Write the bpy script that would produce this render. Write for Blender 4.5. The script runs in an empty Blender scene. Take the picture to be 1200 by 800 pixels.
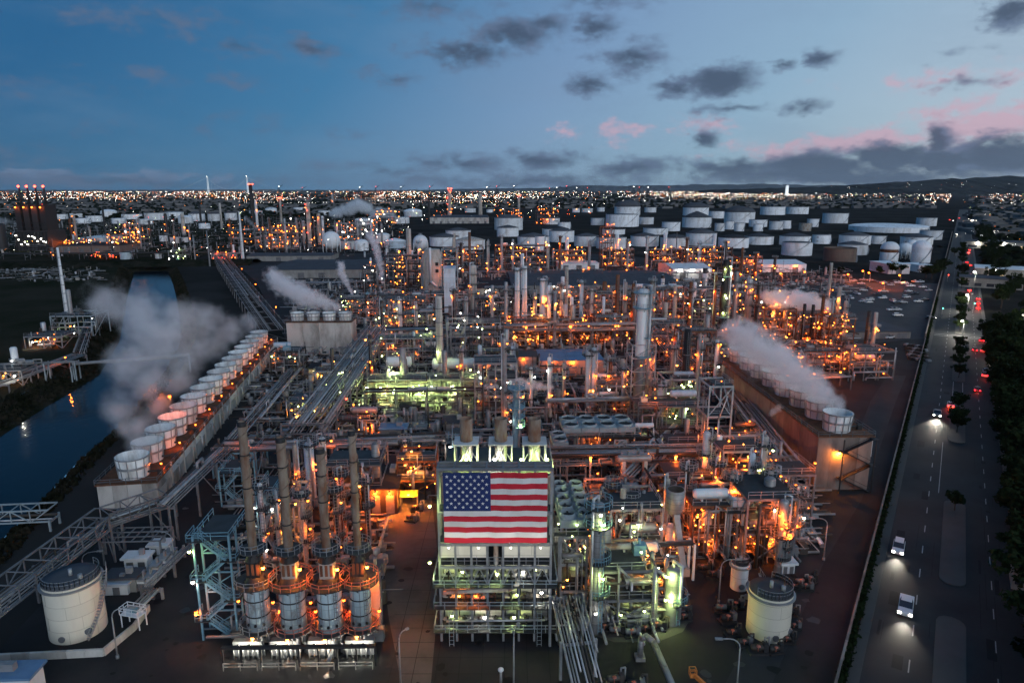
import bpy, math, random
from mathutils import Vector, Matrix
R=math.radians
scene=bpy.context.scene
C=scene.collection
# ---------------------------------------------------------------- camera
CAM_H=62.0; TILT=math.atan(178/800)
cam_d=bpy.data.cameras.new('camera'); cam_d.lens=24; cam_d.sensor_width=36; cam_d.sensor_fit='HORIZONTAL'
cam_d.clip_start=1; cam_d.clip_end=80000
cam=bpy.data.objects.new('camera',cam_d); C.objects.link(cam)
cam.location=(0,0,CAM_H); cam.rotation_euler=(math.pi/2-TILT,0,0); scene.camera=cam
# ---------------------------------------------------------------- world (dusk sky with clouds)
SUN_AZ,SUN_EL=R(75),R(6.0)          # afterglow beyond the right edge
world=bpy.data.worlds.new('World'); scene.world=world; world.use_nodes=True
def azel(px,py):
    u=(px-600)/800; v=(400-py)/800; s,c=math.sin(TILT),math.cos(TILT)
    dx,dy,dz=u,c+v*s,v*c-s
    return math.atan2(dx,dy),math.atan2(dz,math.hypot(dx,dy))
def build_world():
    nt=world.node_tree; N=nt.nodes; L=nt.links; N.clear()
    def nd(t,**k):
        n=N.new(t)
        for a,b in k.items(): setattr(n,a,b)
        return n
    def ma(op,a,b=None,c=None,clamp=False):
        n=nd('ShaderNodeMath',operation=op); n.use_clamp=clamp
        for i,x in enumerate((a,b,c)):
            if x is None: continue
            if isinstance(x,(int,float)): n.inputs[i].default_value=x
            else: L.new(x,n.inputs[i])
        return n.outputs[0]
    def vm(op,a,b=None):
        n=nd('ShaderNodeVectorMath',operation=op)
        for i,x in enumerate((a,b)):
            if x is None: continue
            if isinstance(x,tuple): n.inputs[i].default_value=x
            else: L.new(x,n.inputs[i])
        return n
    def mixc(f,a,b,mode='MIX'):
        n=nd('ShaderNodeMix',data_type='RGBA',blend_type=mode)
        for i,x in ((0,f),(6,a),(7,b)):
            if isinstance(x,(int,float)): n.inputs[i].default_value=x
            elif isinstance(x,tuple): n.inputs[i].default_value=x
            else: L.new(x,n.inputs[i])
        return n.outputs[2]
    def ss(x,a,b):
        n=nd('ShaderNodeMapRange',interpolation_type='SMOOTHSTEP'); L.new(x,n.inputs[0])
        n.inputs[1].default_value=a; n.inputs[2].default_value=b
        return n.outputs[0]
    sky=nd('ShaderNodeTexSky',sky_type='NISHITA'); sky.sun_disc=False
    sky.sun_elevation=SUN_EL; sky.sun_rotation=SUN_AZ
    sky.altitude=60; sky.air_density=1.0; sky.dust_density=0.3; sky.ozone_density=3.0
    tc=nd('ShaderNodeTexCoord'); d=tc.outputs['Generated']
    sep=nd('ShaderNodeSeparateXYZ'); L.new(d,sep.inputs[0])
    az=ma('ARCTAN2',sep.outputs[0],sep.outputs[1]); el=ma('ARCSINE',sep.outputs[2])
    cmb=nd('ShaderNodeCombineXYZ'); L.new(az,cmb.inputs[0]); L.new(el,cmb.inputs[1])
    mp=nd('ShaderNodeMapping'); mp.inputs['Scale'].default_value=(1,1,1.9); L.new(d,mp.inputs[0])
    nz=nd('ShaderNodeTexNoise'); nz.inputs['Scale'].default_value=17; nz.inputs['Detail'].default_value=8; nz.inputs['Roughness'].default_value=.62
    L.new(mp.outputs[0],nz.inputs['Vector'])
    nz2=nd('ShaderNodeTexNoise'); nz2.inputs['Scale'].default_value=60; nz2.inputs['Detail'].default_value=6; L.new(mp.outputs[0],nz2.inputs['Vector'])
    warp=vm('SUBTRACT',nz.outputs['Color'],(.5,.5,.5)); warp2=vm('MULTIPLY',warp.outputs[0],(.075,.04,0))
    P=vm('ADD',cmb.outputs[0],warp2.outputs[0]).outputs[0]
    def blobs(lst):
        acc=None
        for (px,py,rx,ry,w) in lst:
            a,e=azel(px,py); a2,_=azel(px+rx,py); _,e2=azel(px,py-ry)
            s=vm('SUBTRACT',P,(a,e,0)).outputs[0]
            s=vm('MULTIPLY',s,(1/abs(a2-a),1/abs(e2-e),0)).outputs[0]
            ln=vm('LENGTH',s).outputs['Value']
            m=ma('MULTIPLY_ADD',ln,-w,w)
            acc=m if acc is None else ma('MAXIMUM',acc,m)
        return acc
    n0=ma('SUBTRACT',nz.outputs['Fac'],.5); n1=ma('SUBTRACT',nz2.outputs['Fac'],.5)
    nn=ma('ADD',ma('MULTIPLY',n0,2.3),ma('MULTIPLY',n1,1.0))
    dark=blobs(CLOUDS)
    dm=ss(ma('ADD',dark,nn),-.05,1.0)
    pink=blobs(PINK); pm=ma('MULTIPLY',ss(ma('ADD',pink,ma('MULTIPLY',nn,1.3)),.0,.95),.8)
    pale=blobs(PALE); pl=ma('MULTIPLY',ss(ma('ADD',pale,nn),.05,.7),.55)
    # thin veil everywhere, cut out of broad noise
    nb=nd('ShaderNodeTexNoise'); nb.inputs['Scale'].default_value=3.2; nb.inputs['Detail'].default_value=7; nb.inputs['Roughness'].default_value=.6
    mp2=nd('ShaderNodeMapping'); mp2.inputs['Scale'].default_value=(1,1,3.2); L.new(d,mp2.inputs[0]); L.new(mp2.outputs[0],nb.inputs['Vector'])
    veil=ma('MULTIPLY',ss(nb.outputs['Fac'],.45,.72),.2)
    tint=mixc(1.0,sky.outputs[0],SKY_TINT,'MULTIPLY')
    # twilight colours run from the side away from the set sun to the side towards it
    t=ma('ADD',ma('COSINE',ma('SUBTRACT',az,SUN_AZ)),ma('MULTIPLY_ADD',el,-.8,.16))
    rp=nd('ShaderNodeValToRGB'); L.new(ma('MULTIPLY_ADD',t,1/1.8,.6/1.8),rp.inputs[0])
    st=[(-.6,(26,86,130)),(-.27,(38,90,133)),(.06,(62,115,156)),(.36,(118,147,181)),(.63,(142,170,192)),(.78,(164,182,196)),(1.15,(196,198,204))]
    lin=lambda c:(c/255/12.92) if c<10 else ((c/255+.055)/1.055)**2.4
    el_=rp.color_ramp.elements
    while len(el_)<len(st): el_.new(.5)
    for e_,(p_,c_) in zip(el_,st): e_.position=(p_+.6)/1.8; e_.color=(*[lin(x) for x in c_],1)
    tw=mixc(1.0,rp.outputs[0],(k,k,k,1),'MULTIPLY')
    col=mixc(.85,tint,tw)
    col=mixc(veil,col,VEIL)
    col=mixc(pm,col,PINKC)
    col=mixc(pl,col,PALEC)
    ccol=mixc(ss(ma('ADD',dark,ma('MULTIPLY',nn,-1.1)),.1,.9),CLOUD_LIT,CLOUD_DARK)
    col=mixc(ma('MULTIPLY',dm,.93),col,ccol)
    bg=nd('ShaderNodeBackground'); L.new(col,bg.inputs[0]); bg.inputs[1].default_value=SKY_STRENGTH
    out=nd('ShaderNodeOutputWorld'); L.new(bg.outputs[0],out.inputs[0])
SKY_STRENGTH=.09
k=1/SKY_STRENGTH
SKY_TINT=(.45,.9,1.3,1)
VEIL=(.16*k,.24*k,.36*k,1); PINKC=(.52*k,.34*k,.42*k,1); PALEC=(.19*k,.24*k,.36*k,1)
CLOUD_LIT=(.095*k,.135*k,.22*k,1); CLOUD_DARK=(.05*k,.075*k,.125*k,1)
CLOUDS=[(545,64,73.1,25.8,1.1875),(605,42,64.5,29.24,1.235),(640,30,43,20.64,0.95),(697,32,41.28,24.08,1.0925),(745,70,51.6,27.52,1.045),(795,104,47.3,12.04,1.045),(845,95,60.2,25.8,1.425),(862,128,51.6,12.04,0.9025),(690,100,44.72,16.34,1.045),
 (822,163,29.24,16.34,1.425),(916,76,25.8,11.18,0.95),(962,68,32.68,16.34,1.0925),(942,128,41.28,14.62,0.9025),(365,57,51.6,17.2,0.855),(275,52,49.88,17.2,0.665),(465,93,43,12.9,0.665),(1188,12,47.3,30.96,1.235),(1135,97,51.6,10.32,0.57),(1120,60,43,8.6,0.3325),
 (540,191,110,14,0.902),(640,187,75,17,1.066),(450,198,90,11,0.656),(740,198,90,17,0.984),(860,200,130,22,1.148),(960,196,120,25,1.6),(1040,188,90,26,1.7),(1102,164,30.96,27.52,1.425),(1115,190,80,26,1.7),(1175,180,75,31,1.7),(1260,186,110,28,1.6),
 (1000,208,330,16,1.4),(640,212,360,13,0.82),(150,213,360,12,0.656),(500,8,94.6,18.92,0.665),(700,2,86,17.2,0.665),(180,20,120.4,22.36,0.4275),(90,110,103.2,17.2,0.38),(300,150,137.6,13.76,0.3325),(250,95,94.6,12.04,0.3325),
 (1400,100,120,40,1.1),(1350,30,100,40,1),(-180,60,150,36,0.8),(-120,180,200,22,0.9),(560,-90,160,55,1.1),(880,-120,160,55,1),(180,-140,180,55,0.8)]
PINK=[(1165,146,150,28,1.35),(1040,164,130,18,1.15),(735,154,120,16,.7),(900,176,110,16,.9),(1280,140,150,34,1.3),(1110,92,140,14,.5)]
PALE=[(35,200,26,6,1),(65,203,36,5,.9),(180,204,22,7,1.1),(140,206,50,4,.7),(215,207,26,4,.8),(260,208,22,4,.8),(700,196,20,8,.7)]
build_world()
world.cycles.sampling_method='MANUAL'; world.cycles.sample_map_resolution=256
# ---------------------------------------------------------------- sun (soft afterglow)
SUN_D=(R(160),R(17))   # azimuth clockwise from +Y, elevation
sd=bpy.data.lights.new('sun','SUN'); sd.energy=1.3; sd.angle=R(50); sd.color=(.92,.95,1)
so=bpy.data.objects.new('sun',sd); C.objects.link(so)
_v=Vector((math.sin(SUN_D[0])*math.cos(SUN_D[1]),math.cos(SUN_D[0])*math.cos(SUN_D[1]),math.sin(SUN_D[1])))
so.rotation_euler=_v.to_track_quat('Z','Y').to_euler()
# ---------------------------------------------------------------- exposure and sampling
vs=scene.view_settings; vs.view_transform='Standard'; vs.look='None'; vs.exposure=.25; vs.gamma=1; vs.use_curve_mapping=False
cy=scene.cycles
cy.use_denoising=True; cy.denoiser='OPENIMAGEDENOISE'; cy.use_adaptive_sampling=True; cy.adaptive_threshold=.04
cy.max_bounces=5; cy.diffuse_bounces=2; cy.glossy_bounces=2; cy.transmission_bounces=2; cy.volume_bounces=4; cy.transparent_max_bounces=6
cy.sample_clamp_indirect=2.5; cy.sample_clamp_direct=0; cy.caustics_reflective=False; cy.caustics_refractive=False
cy.use_light_tree=True; cy.time_limit=900; cy.volume_step_rate=2.0; cy.volume_max_steps=128
# ---------------------------------------------------------------- geometry helpers
_s,_c=math.sin(TILT),math.cos(TILT)
def g(px,py,z=0.0):
    """world x,y of the spot on the level z that the photograph shows at this place"""
    u=(px-600)/800; v=(400-py)/800
    k=(z-CAM_H)/(v*_c-_s); return u*k,(_c+v*_s)*k
def hgt(px,pb,pt):
    x,y=g(px,pb); q=(400-pt)/800; return y*(q*_c-_s)/(_c+q*_s)+CAM_H
def dep(x,y,z=0): return y*_c-(z-CAM_H)*_s
def wid(px,py,w):
    x,y=g(px,py); return w*dep(x,y)/800
GR=R(3.0)            # the plant grid is turned a little against the camera
rnd=random.Random(7)
class MB:
    def __init__(s): s.v=[]; s.f=[]; s.sm=[]; s.mi=[]
    def add(s,vs,fs,sm=False,m=0):
        b=len(s.v); s.v+=vs
        for f in fs: s.f.append(tuple(i+b for i in f)); s.sm.append(sm); s.mi.append(m)
        return s
    def box(s,x0,y0,z0,x1,y1,z1,m=0):
        return s.add([(x0,y0,z0),(x1,y0,z0),(x1,y1,z0),(x0,y1,z0),(x0,y0,z1),(x1,y0,z1),(x1,y1,z1),(x0,y1,z1)],
            [(0,3,2,1),(4,5,6,7),(0,1,5,4),(1,2,6,5),(2,3,7,6),(3,0,4,7)],False,m)
    def cbox(s,x,y,z,sx,sy,sz,m=0): return s.box(x-sx/2,y-sy/2,z,x+sx/2,y+sy/2,z+sz,m)
    @staticmethod
    def frame(p,q):
        d=Vector(q)-Vector(p); l=d.length or 1e-6; d=d/l
        a=Vector((0,0,1)) if abs(d.z)<.95 else Vector((0,1,0))
        u=d.cross(a).normalized(); w=u.cross(d); return u,w
    def beam(s,p,q,w,h=None,m=0):
        h=h or w; u,v=s.frame(p,q); p=Vector(p); q=Vector(q)
        vs=[]
        for e in (p,q):
            for a,b in ((-1,-1),(1,-1),(1,1),(-1,1)): vs.append(tuple(e+u*(a*w/2)+v*(b*h/2)))
        return s.add(vs,[(0,1,2,3),(7,6,5,4),(0,4,5,1),(1,5,6,2),(2,6,7,3),(3,7,4,0)],False,m)
    def cyl(s,p,q,r,r2=None,n=12,cap=True,m=0):
        r2=r if r2 is None else r2; u,v=s.frame(p,q); p=Vector(p); q=Vector(q); vs=[]
        for e,rr in ((p,r),(q,r2)):
            for i in range(n):
                a=2*math.pi*i/n; vs.append(tuple(e+u*(rr*math.cos(a))+v*(rr*math.sin(a))))
        s.add(vs,[(i,(i+1)%n,n+(i+1)%n,n+i) for i in range(n)],True,m)
        if cap: b=len(s.v)-2*n; s.f+= [tuple(b+n-1-i for i in range(n)),tuple(b+n+i for i in range(n))]; s.sm+=[False,False]; s.mi+=[m,m]
        return s
    def lathe(s,prof,n=24,c=(0,0,0),m=0,sm=True,a0=0,a1=2*math.pi):
        full=abs(a1-a0-2*math.pi)<1e-6; k=n if full else n+1; vs=[]
        for r,z in prof:
            for i in range(k):
                a=a0+(a1-a0)*i/n; vs.append((c[0]+r*math.cos(a),c[1]+r*math.sin(a),c[2]+z))
        fs=[]
        for j in range(len(prof)-1):
            for i in range(n): i2=(i+1)%k; fs.append((j*k+i,j*k+i2,(j+1)*k+i2,(j+1)*k+i))
        return s.add(vs,fs,sm,m)
    def tube(s,pts,r,n=6,m=0):
        for i in range(len(pts)-1):
            s.cyl(pts[i],pts[i+1],r,n=n,m=m)
            if i: s.ball(pts[i],r*1.02,n,m)
        return s
    def ball(s,c,r,n=8,m=0,zs=1):
        k=max(3,n//2); return s.lathe([(r*math.sin(math.pi*j/k) if 0<j<k else 1e-4,-r*zs*math.cos(math.pi*j/k)) for j in range(k+1)],n,c,m)
    def rail(s,pts,h=1.1,t=.07,closed=False,step=2.0,m=0):
        P=[Vector(p) for p in pts]
        if closed: P.append(P[0])
        for a,b in zip(P,P[1:]):
            l=(b-a).length; k=max(1,round(l/step))
            for i in range(k+1 if not closed else k):
                q=a.lerp(b,i/k); s.beam(q,q+Vector((0,0,h)),t)
            for hh in (h,h*.55): s.beam(a+Vector((0,0,hh)),b+Vector((0,0,hh)),t)
        return s
    def ringdeck(s,r0,r1,z,n=20,a0=0,a1=2*math.pi,t=.12,m=0):
        return s.lathe([(r0,z),(r1,z),(r1,z+t),(r0,z+t),(r0,z)],n,m=m,sm=False,a0=a0,a1=a1)
    def ringrail(s,r,z,n=16,a0=0,a1=2*math.pi,h=1.1,t=.07):
        full=abs(a1-a0-2*math.pi)<1e-6
        pts=[(r*math.cos(a0+(a1-a0)*i/n),r*math.sin(a0+(a1-a0)*i/n),z) for i in range(n+(0 if full else 1))]
        return s.rail(pts,h,t,closed=full,step=9)
    def ladder(s,p,h,w=.5,dx=(1,0)):
        x,y,z=p; a=Vector((dx[0],dx[1],0))*w/2
        for sg in (-1,1): s.beam((x+sg*a.x,y+sg*a.y,z),(x+sg*a.x,y+sg*a.y,z+h),.07)
        for i in range(int(h/.6)): s.beam((x-a.x,y-a.y,z+.3+i*.6),(x+a.x,y+a.y,z+.3+i*.6),.05)
        return s
    def mesh(s,name,mats):
        me=bpy.data.meshes.new(name); me.from_pydata(s.v,[],s.f)
        me.polygons.foreach_set('use_smooth',s.sm)
        mats=mats if isinstance(mats,(list,tuple)) else [mats]
        for mt in mats: me.materials.append(M[mt] if isinstance(mt,str) else mt)
        if len(mats)>1: me.polygons.foreach_set('material_index',s.mi)
        me.update(); return me
    def build(s,name,mats,par=None,loc=None,rot=0):
        return link(s.mesh(name,mats),name,par,loc,rot)
def link(me,name,par=None,loc=None,rot=0):
    o=bpy.data.objects.new(name,me); C.objects.link(o)
    if par is not None: o.parent=par
    if loc is not None: o.location=loc
    if rot: o.rotation_euler[2]=rot
    return o
LABELS={}
def tag(o,label,cat,group=None,kind=None):
    o['label']=label; o['category']=cat
    if group: o['group']=group
    o['kind']=kind or 'thing'
    LABELS.setdefault(label,[]).append(o); return o
def thing(name,label,cat,x,y,z=0,rot=0,group=None):
    o=bpy.data.objects.new(name,None); C.objects.link(o); o.location=(x,y,z); o.rotation_euler[2]=rot
    o.empty_display_size=.5
    return tag(o,label,cat,group)
def struct(o,kind='structure'): o['kind']=kind; return o
def copy_tree(o,par=None):
    c=o.copy(); C.objects.link(c); c.parent=par
    for ch in list(o.children): copy_tree(ch,c)
    return c
# ---------------------------------------------------------------- materials
M={}
def mat(name,col,rough=.65,metal=0,col2=None,amt=.6,scale=.35,zs=1.0,lo=.42,hi=.72,rv=.12,bump=0,spec=.3,lines=None):
    m=bpy.data.materials.new(name); m.use_nodes=True; nt=m.node_tree; N=nt.nodes; L=nt.links
    b=N['Principled BSDF']; b.inputs['Roughness'].default_value=rough; b.inputs['Metallic'].default_value=metal
    b.inputs['Specular IOR Level'].default_value=spec
    tc=N.new('ShaderNodeTexCoord'); mp=N.new('ShaderNodeMapping'); mp.inputs['Scale'].default_value=(1,1,zs)
    oi=N.new('ShaderNodeObjectInfo'); L.new(tc.outputs['Object'],mp.inputs[0])
    ad=N.new('ShaderNodeVectorMath'); ad.operation='MULTIPLY_ADD'; ad.inputs[1].default_value=(1,1,1)
    cb=N.new('ShaderNodeCombineXYZ'); ml=N.new('ShaderNodeMath'); ml.operation='MULTIPLY'; ml.inputs[1].default_value=70
    L.new(oi.outputs['Random'],ml.inputs[0]); L.new(ml.outputs[0],cb.inputs[0]); L.new(ml.outputs[0],cb.inputs[1])
    L.new(mp.outputs[0],ad.inputs[0]); L.new(cb.outputs[0],ad.inputs[2])
    nz=N.new('ShaderNodeTexNoise'); nz.inputs['Scale'].default_value=scale; nz.inputs['Detail'].default_value=5; nz.inputs['Roughness'].default_value=.62
    L.new(ad.outputs[0],nz.inputs['Vector'])
    mr=N.new('ShaderNodeMapRange'); mr.inputs[1].default_value=lo; mr.inputs[2].default_value=hi; mr.inputs[4].default_value=amt
    L.new(nz.outputs['Fac'],mr.inputs[0])
    mx=N.new('ShaderNodeMix'); mx.data_type='RGBA'; L.new(mr.outputs[0],mx.inputs[0])
    c2=col2 or tuple(x*.5 for x in col)
    mx.inputs[6].default_value=(*col,1); mx.inputs[7].default_value=(*c2,1)
    last=mx.outputs[2]
    if lines:      # plate courses and seams: (course height, plate length)
        br=N.new('ShaderNodeTexBrick'); br.inputs['Scale'].default_value=1; br.inputs['Mortar Size'].default_value=.035
        br.inputs['Row Height'].default_value=lines[0]; br.inputs['Brick Width'].default_value=lines[1]
        br.inputs['Color1'].default_value=(1,1,1,1); br.inputs['Color2'].default_value=(.9,.9,.9,1); br.inputs['Mortar'].default_value=(.62,.6,.58,1)
        sp=N.new('ShaderNodeSeparateXYZ'); L.new(tc.outputs['Object'],sp.inputs[0])
        at=N.new('ShaderNodeMath'); at.operation='ADD'; L.new(sp.outputs[0],at.inputs[0]); L.new(sp.outputs[1],at.inputs[1])
        c3=N.new('ShaderNodeCombineXYZ'); L.new(at.outputs[0],c3.inputs[0]); L.new(sp.outputs[2],c3.inputs[1]); L.new(c3.outputs[0],br.inputs['Vector'])
        m3=N.new('ShaderNodeMix'); m3.data_type='RGBA'; m3.blend_type='MULTIPLY'; m3.inputs[0].default_value=1
        L.new(last,m3.inputs[6]); L.new(br.outputs['Color'],m3.inputs[7]); last=m3.outputs[2]
    hs=N.new('ShaderNodeHueSaturation'); mr2=N.new('ShaderNodeMapRange'); mr2.inputs[3].default_value=1-rv; mr2.inputs[4].default_value=1+rv
    L.new(oi.outputs['Random'],mr2.inputs[0]); L.new(mr2.outputs[0],hs.inputs['Value']); L.new(last,hs.inputs['Color'])
    L.new(hs.outputs[0],b.inputs['Base Color'])
    if bump:
        bp=N.new('ShaderNodeBump'); bp.inputs['Strength'].default_value=bump; bp.inputs['Distance'].default_value=.1
        n2=N.new('ShaderNodeTexNoise'); n2.inputs['Scale'].default_value=scale*6; n2.inputs['Detail'].default_value=4; L.new(ad.outputs[0],n2.inputs['Vector'])
        L.new(n2.outputs['Fac'],bp.inputs['Height']); L.new(bp.outputs[0],b.inputs['Normal'])
    M[name]=m; return m
def emit(name,col,st):
    m=bpy.data.materials.new(name); m.use_nodes=True; N=m.node_tree.nodes; L=m.node_tree.links
    N.remove(N['Principled BSDF']); e=N.new('ShaderNodeEmission'); e.inputs[0].default_value=(*col,1); e.inputs[1].default_value=st
    L.new(e.outputs[0],N['Material Output'].inputs[0]); m.cycles.emission_sampling='NONE'; M[name]=m
mat('earth',(.042,.041,.040),.95,col2=(.016,.017,.015),scale=.012,lo=.35,hi=.65,amt=.9,rv=0,bump=.3,spec=.0)
mat('grass_land',(.034,.032,.024),.95,col2=(.014,.018,.010),scale=.02,lo=.35,hi=.65,amt=1,rv=0,bump=.5,spec=.0)
mat('bank',(.028,.025,.019),.95,col2=(.008,.011,.006),scale=.16,lo=.35,hi=.62,amt=1,rv=0,bump=.8,spec=.0)
mat('yard',(.032,.032,.034),.82,col2=(.013,.013,.013),scale=.06,lo=.35,hi=.68,amt=.85,rv=0,bump=.15,spec=.12)
mat('yard_concrete',(.095,.09,.085),.82,col2=(.035,.033,.03),scale=.11,lo=.4,hi=.7,amt=.8,rv=.1,bump=.1,spec=.0)
mat('asphalt',(.036,.038,.041),.72,col2=(.019,.020,.022),scale=.09,lo=.35,hi=.68,amt=.8,rv=0,bump=.1,spec=.12)
mat('parking',(.065,.066,.07),.8,col2=(.035,.035,.037),scale=.04,lo=.35,hi=.68,amt=.8,rv=0,spec=.12)
mat('paving',(.075,.072,.068),.85,col2=(.055,.052,.047),scale=.2,rv=.1)
mat('tar',(.014,.014,.015),.7,col2=(.02,.02,.02),spec=.1)
mat('wet_patch',(.016,.016,.017),.35,col2=(.02,.02,.022),scale=1.2,spec=.4)
mat('road_paint',(.36,.36,.35),.6,col2=(.2,.2,.2),scale=.8,amt=.7)
mat('white',(.80,.82,.84),.5,col2=(.42,.38,.34),scale=.22,zs=.25,lo=.46,hi=.74,amt=.75,rv=.14,lines=(2.2,7))
mat('white_plain',(.70,.72,.73),.5,col2=(.34,.31,.28),scale=.4,zs=.2,lo=.5,hi=.8,amt=.5,rv=.1)
mat('cream',(.66,.62,.51),.55,col2=(.40,.34,.26),scale=.3,zs=.15,lo=.52,hi=.8,amt=.5,rv=.05,lines=(1.9,5))
mat('tank_roof',(.085,.09,.10),.75,col2=(.05,.05,.05),scale=.15,lo=.4,hi=.75,rv=.18,spec=.02)
mat('brown_tank',(.16,.12,.095),.75,col2=(.09,.06,.05),scale=.2,zs=.3,lo=.35,hi=.7,rv=.1,lines=(2.4,7))
mat('rust',(.19,.085,.045),.85,col2=(.09,.045,.03),scale=.6,zs=.4,lo=.35,hi=.65,amt=.9,spec=.1)
mat('rusty_grey',(.38,.345,.30),.75,col2=(.17,.075,.035),scale=.5,zs=.35,lo=.5,hi=.68,amt=.9)
mat('concrete_stack',(.46,.43,.39),.8,col2=(.20,.17,.14),scale=.35,zs=.2,lo=.45,hi=.75,amt=.8,lines=(2.5,30))
mat('concrete_wall',(.46,.45,.42),.85,col2=(.16,.145,.125),scale=.2,zs=.45,lo=.42,hi=.7,amt=.85,rv=.12,bump=.15,spec=.1)
mat('pale_wall',(.60,.59,.57),.85,col2=(.30,.28,.26),scale=.25,zs=.4,lo=.45,hi=.7,amt=.8,rv=.15)
mat('stained_wall',(.25,.215,.19),.85,col2=(.11,.09,.08),scale=.22,zs=.35,lo=.4,hi=.7,amt=.9,rv=.15,spec=.1)
mat('court_paving',(.32,.32,.29),.85,col2=(.17,.17,.15),scale=.2,rv=0,spec=.1)
mat('fan_white',(.68,.69,.68),.6,col2=(.30,.27,.235),scale=.5,zs=.2,lo=.44,hi=.7,amt=.8,rv=.16,spec=.15)
mat('galv',(.30,.31,.32),.5,.35,col2=(.12,.115,.11),scale=.7,rv=.15)
mat('pale_steel',(.27,.32,.34),.55,col2=(.15,.15,.14),scale=.6,rv=.12)
mat('blue_steel',(.16,.30,.37),.5,col2=(.10,.14,.155),scale=.6,rv=.12)
mat('grey_steel',(.16,.165,.175),.6,.2,col2=(.06,.05,.043),scale=.6,rv=.2)
mat('dark_steel',(.03,.03,.032),.6,.2,col2=(.05,.034,.026),scale=.5,rv=.25)
mat('black_steel',(.018,.018,.02),.6,.1,col2=(.04,.03,.025),scale=.5)
mat('grating',(.055,.058,.06),.7,.2,col2=(.03,.028,.026),scale=.6,rv=.2)
mat('pipe',(.25,.255,.26),.5,.3,col2=(.09,.08,.07),scale=.5,rv=.25)
mat('pipe_bright',(.44,.45,.46),.4,.5,col2=(.19,.18,.17),scale=.5,rv=.15)
mat('pipe_dark',(.05,.048,.045),.6,.2,col2=(.08,.045,.027),scale=.5,rv=.3)
mat('insulation',(.29,.29,.29),.5,.4,col2=(.13,.12,.105),scale=.5,zs=.4,rv=.12,lines=(.9,20))
mat('silver',(.36,.38,.39),.42,.45,col2=(.22,.21,.2),scale=.4,zs=.3,rv=.08)
mat('pale_blue',(.46,.55,.62),.5,col2=(.30,.30,.29),scale=.5,zs=.25,lo=.5,hi=.75,amt=.7,lines=(2.6,9))
mat('flue',(.25,.195,.15),.8,col2=(.15,.06,.03),scale=.6,zs=.35,lo=.4,hi=.66,amt=.95)
mat('heater_shell',(.42,.52,.56),.55,col2=(.15,.10,.075),scale=.55,zs=.6,lo=.52,hi=.7,amt=.85,lines=(2.4,6))
mat('red_steel',(.42,.13,.09),.6,col2=(.25,.10,.07),scale=.7)
mat('yellow',(.62,.42,.05),.55,col2=(.4,.22,.04),scale=.7)
mat('orange_paint',(.55,.17,.03),.55,col2=(.35,.11,.03),scale=.7)
mat('dark_roof',(.035,.036,.04),.75,col2=(.07,.065,.06),scale=.25,lo=.5,hi=.75,rv=.2,spec=.02)
mat('grey_roof',(.075,.08,.09),.7,col2=(.045,.046,.05),scale=.15,lo=.4,hi=.7,rv=.15,spec=.02)
mat('blue_roof',(.12,.21,.33),.5,col2=(.08,.13,.2),scale=.3,rv=.1,spec=.02)
mat('siding',(.26,.255,.24),.65,col2=(.14,.13,.115),scale=.3,zs=.3,rv=.15,lines=(3,2.2),spec=.1)
mat('brick_wall',(.20,.14,.115),.85,col2=(.12,.08,.07),scale=.3,rv=.1)
mat('window_glass',(.03,.035,.045),.12,col2=(.05,.05,.06),scale=.5,spec=.6)
mat('rubber',(.015,.015,.016),.8)
mat('bark',(.05,.037,.027),.9,col2=(.025,.02,.015),scale=2)
mat('leaf',(.022,.034,.014),.8,col2=(.010,.018,.007),scale=.6,lo=.35,hi=.65,amt=.9,rv=.3,spec=.0)
mat('leaf_far',(.018,.026,.014),.9,col2=(.009,.014,.008),scale=.03,lo=.35,hi=.65,amt=.9,rv=.2,spec=.0)
mat('city_wall',(.16,.155,.15),.85,col2=(.06,.06,.06),scale=.008,lo=.35,hi=.65,amt=.95,rv=.3,spec=.0)
mat('hill_land',(.032,.034,.03),1,col2=(.016,.018,.015),scale=.002,lo=.35,hi=.65,amt=.9,rv=0,spec=.0)
mat('mountain',(.045,.047,.045),1,col2=(.035,.036,.034),scale=.001,rv=0,spec=.0)
mat('flag_red',(.52,.018,.035),.75,col2=(.42,.012,.025),scale=.25,amt=.7)
mat('flag_white',(.66,.63,.60),.75,col2=(.56,.51,.45),scale=.25,amt=.7)
mat('flag_blue',(.016,.032,.12),.75,col2=(.012,.022,.09),scale=.25,amt=.7)
for nm,cl in (('car_white',(.62,.63,.64)),('car_silver',(.36,.37,.39)),('car_grey',(.13,.135,.14)),('car_black',(.018,.018,.02)),('car_red',(.32,.03,.03)),('car_blue',(.04,.08,.2))):
    mat(nm,cl,.3,.1,col2=tuple(x*.9 for x in cl),spec=.6,rv=.04)
emit('glow_sodium',(1,.19,.02),10); emit('glow_amber',(1,.30,.04),18); emit('glow_white',(1,.95,.82),26); emit('glow_green',(.82,1,.36),20); emit('glow_red',(1,.06,.03),14)
emit('tail_red',(1,.02,.03),9); emit('head_white',(1,.93,.78),40); emit('window_lit',(1,.72,.38),3.0); emit('window_cool',(.85,.95,1),3.0)
emit('signal_green',(.1,1,.55),10)
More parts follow.
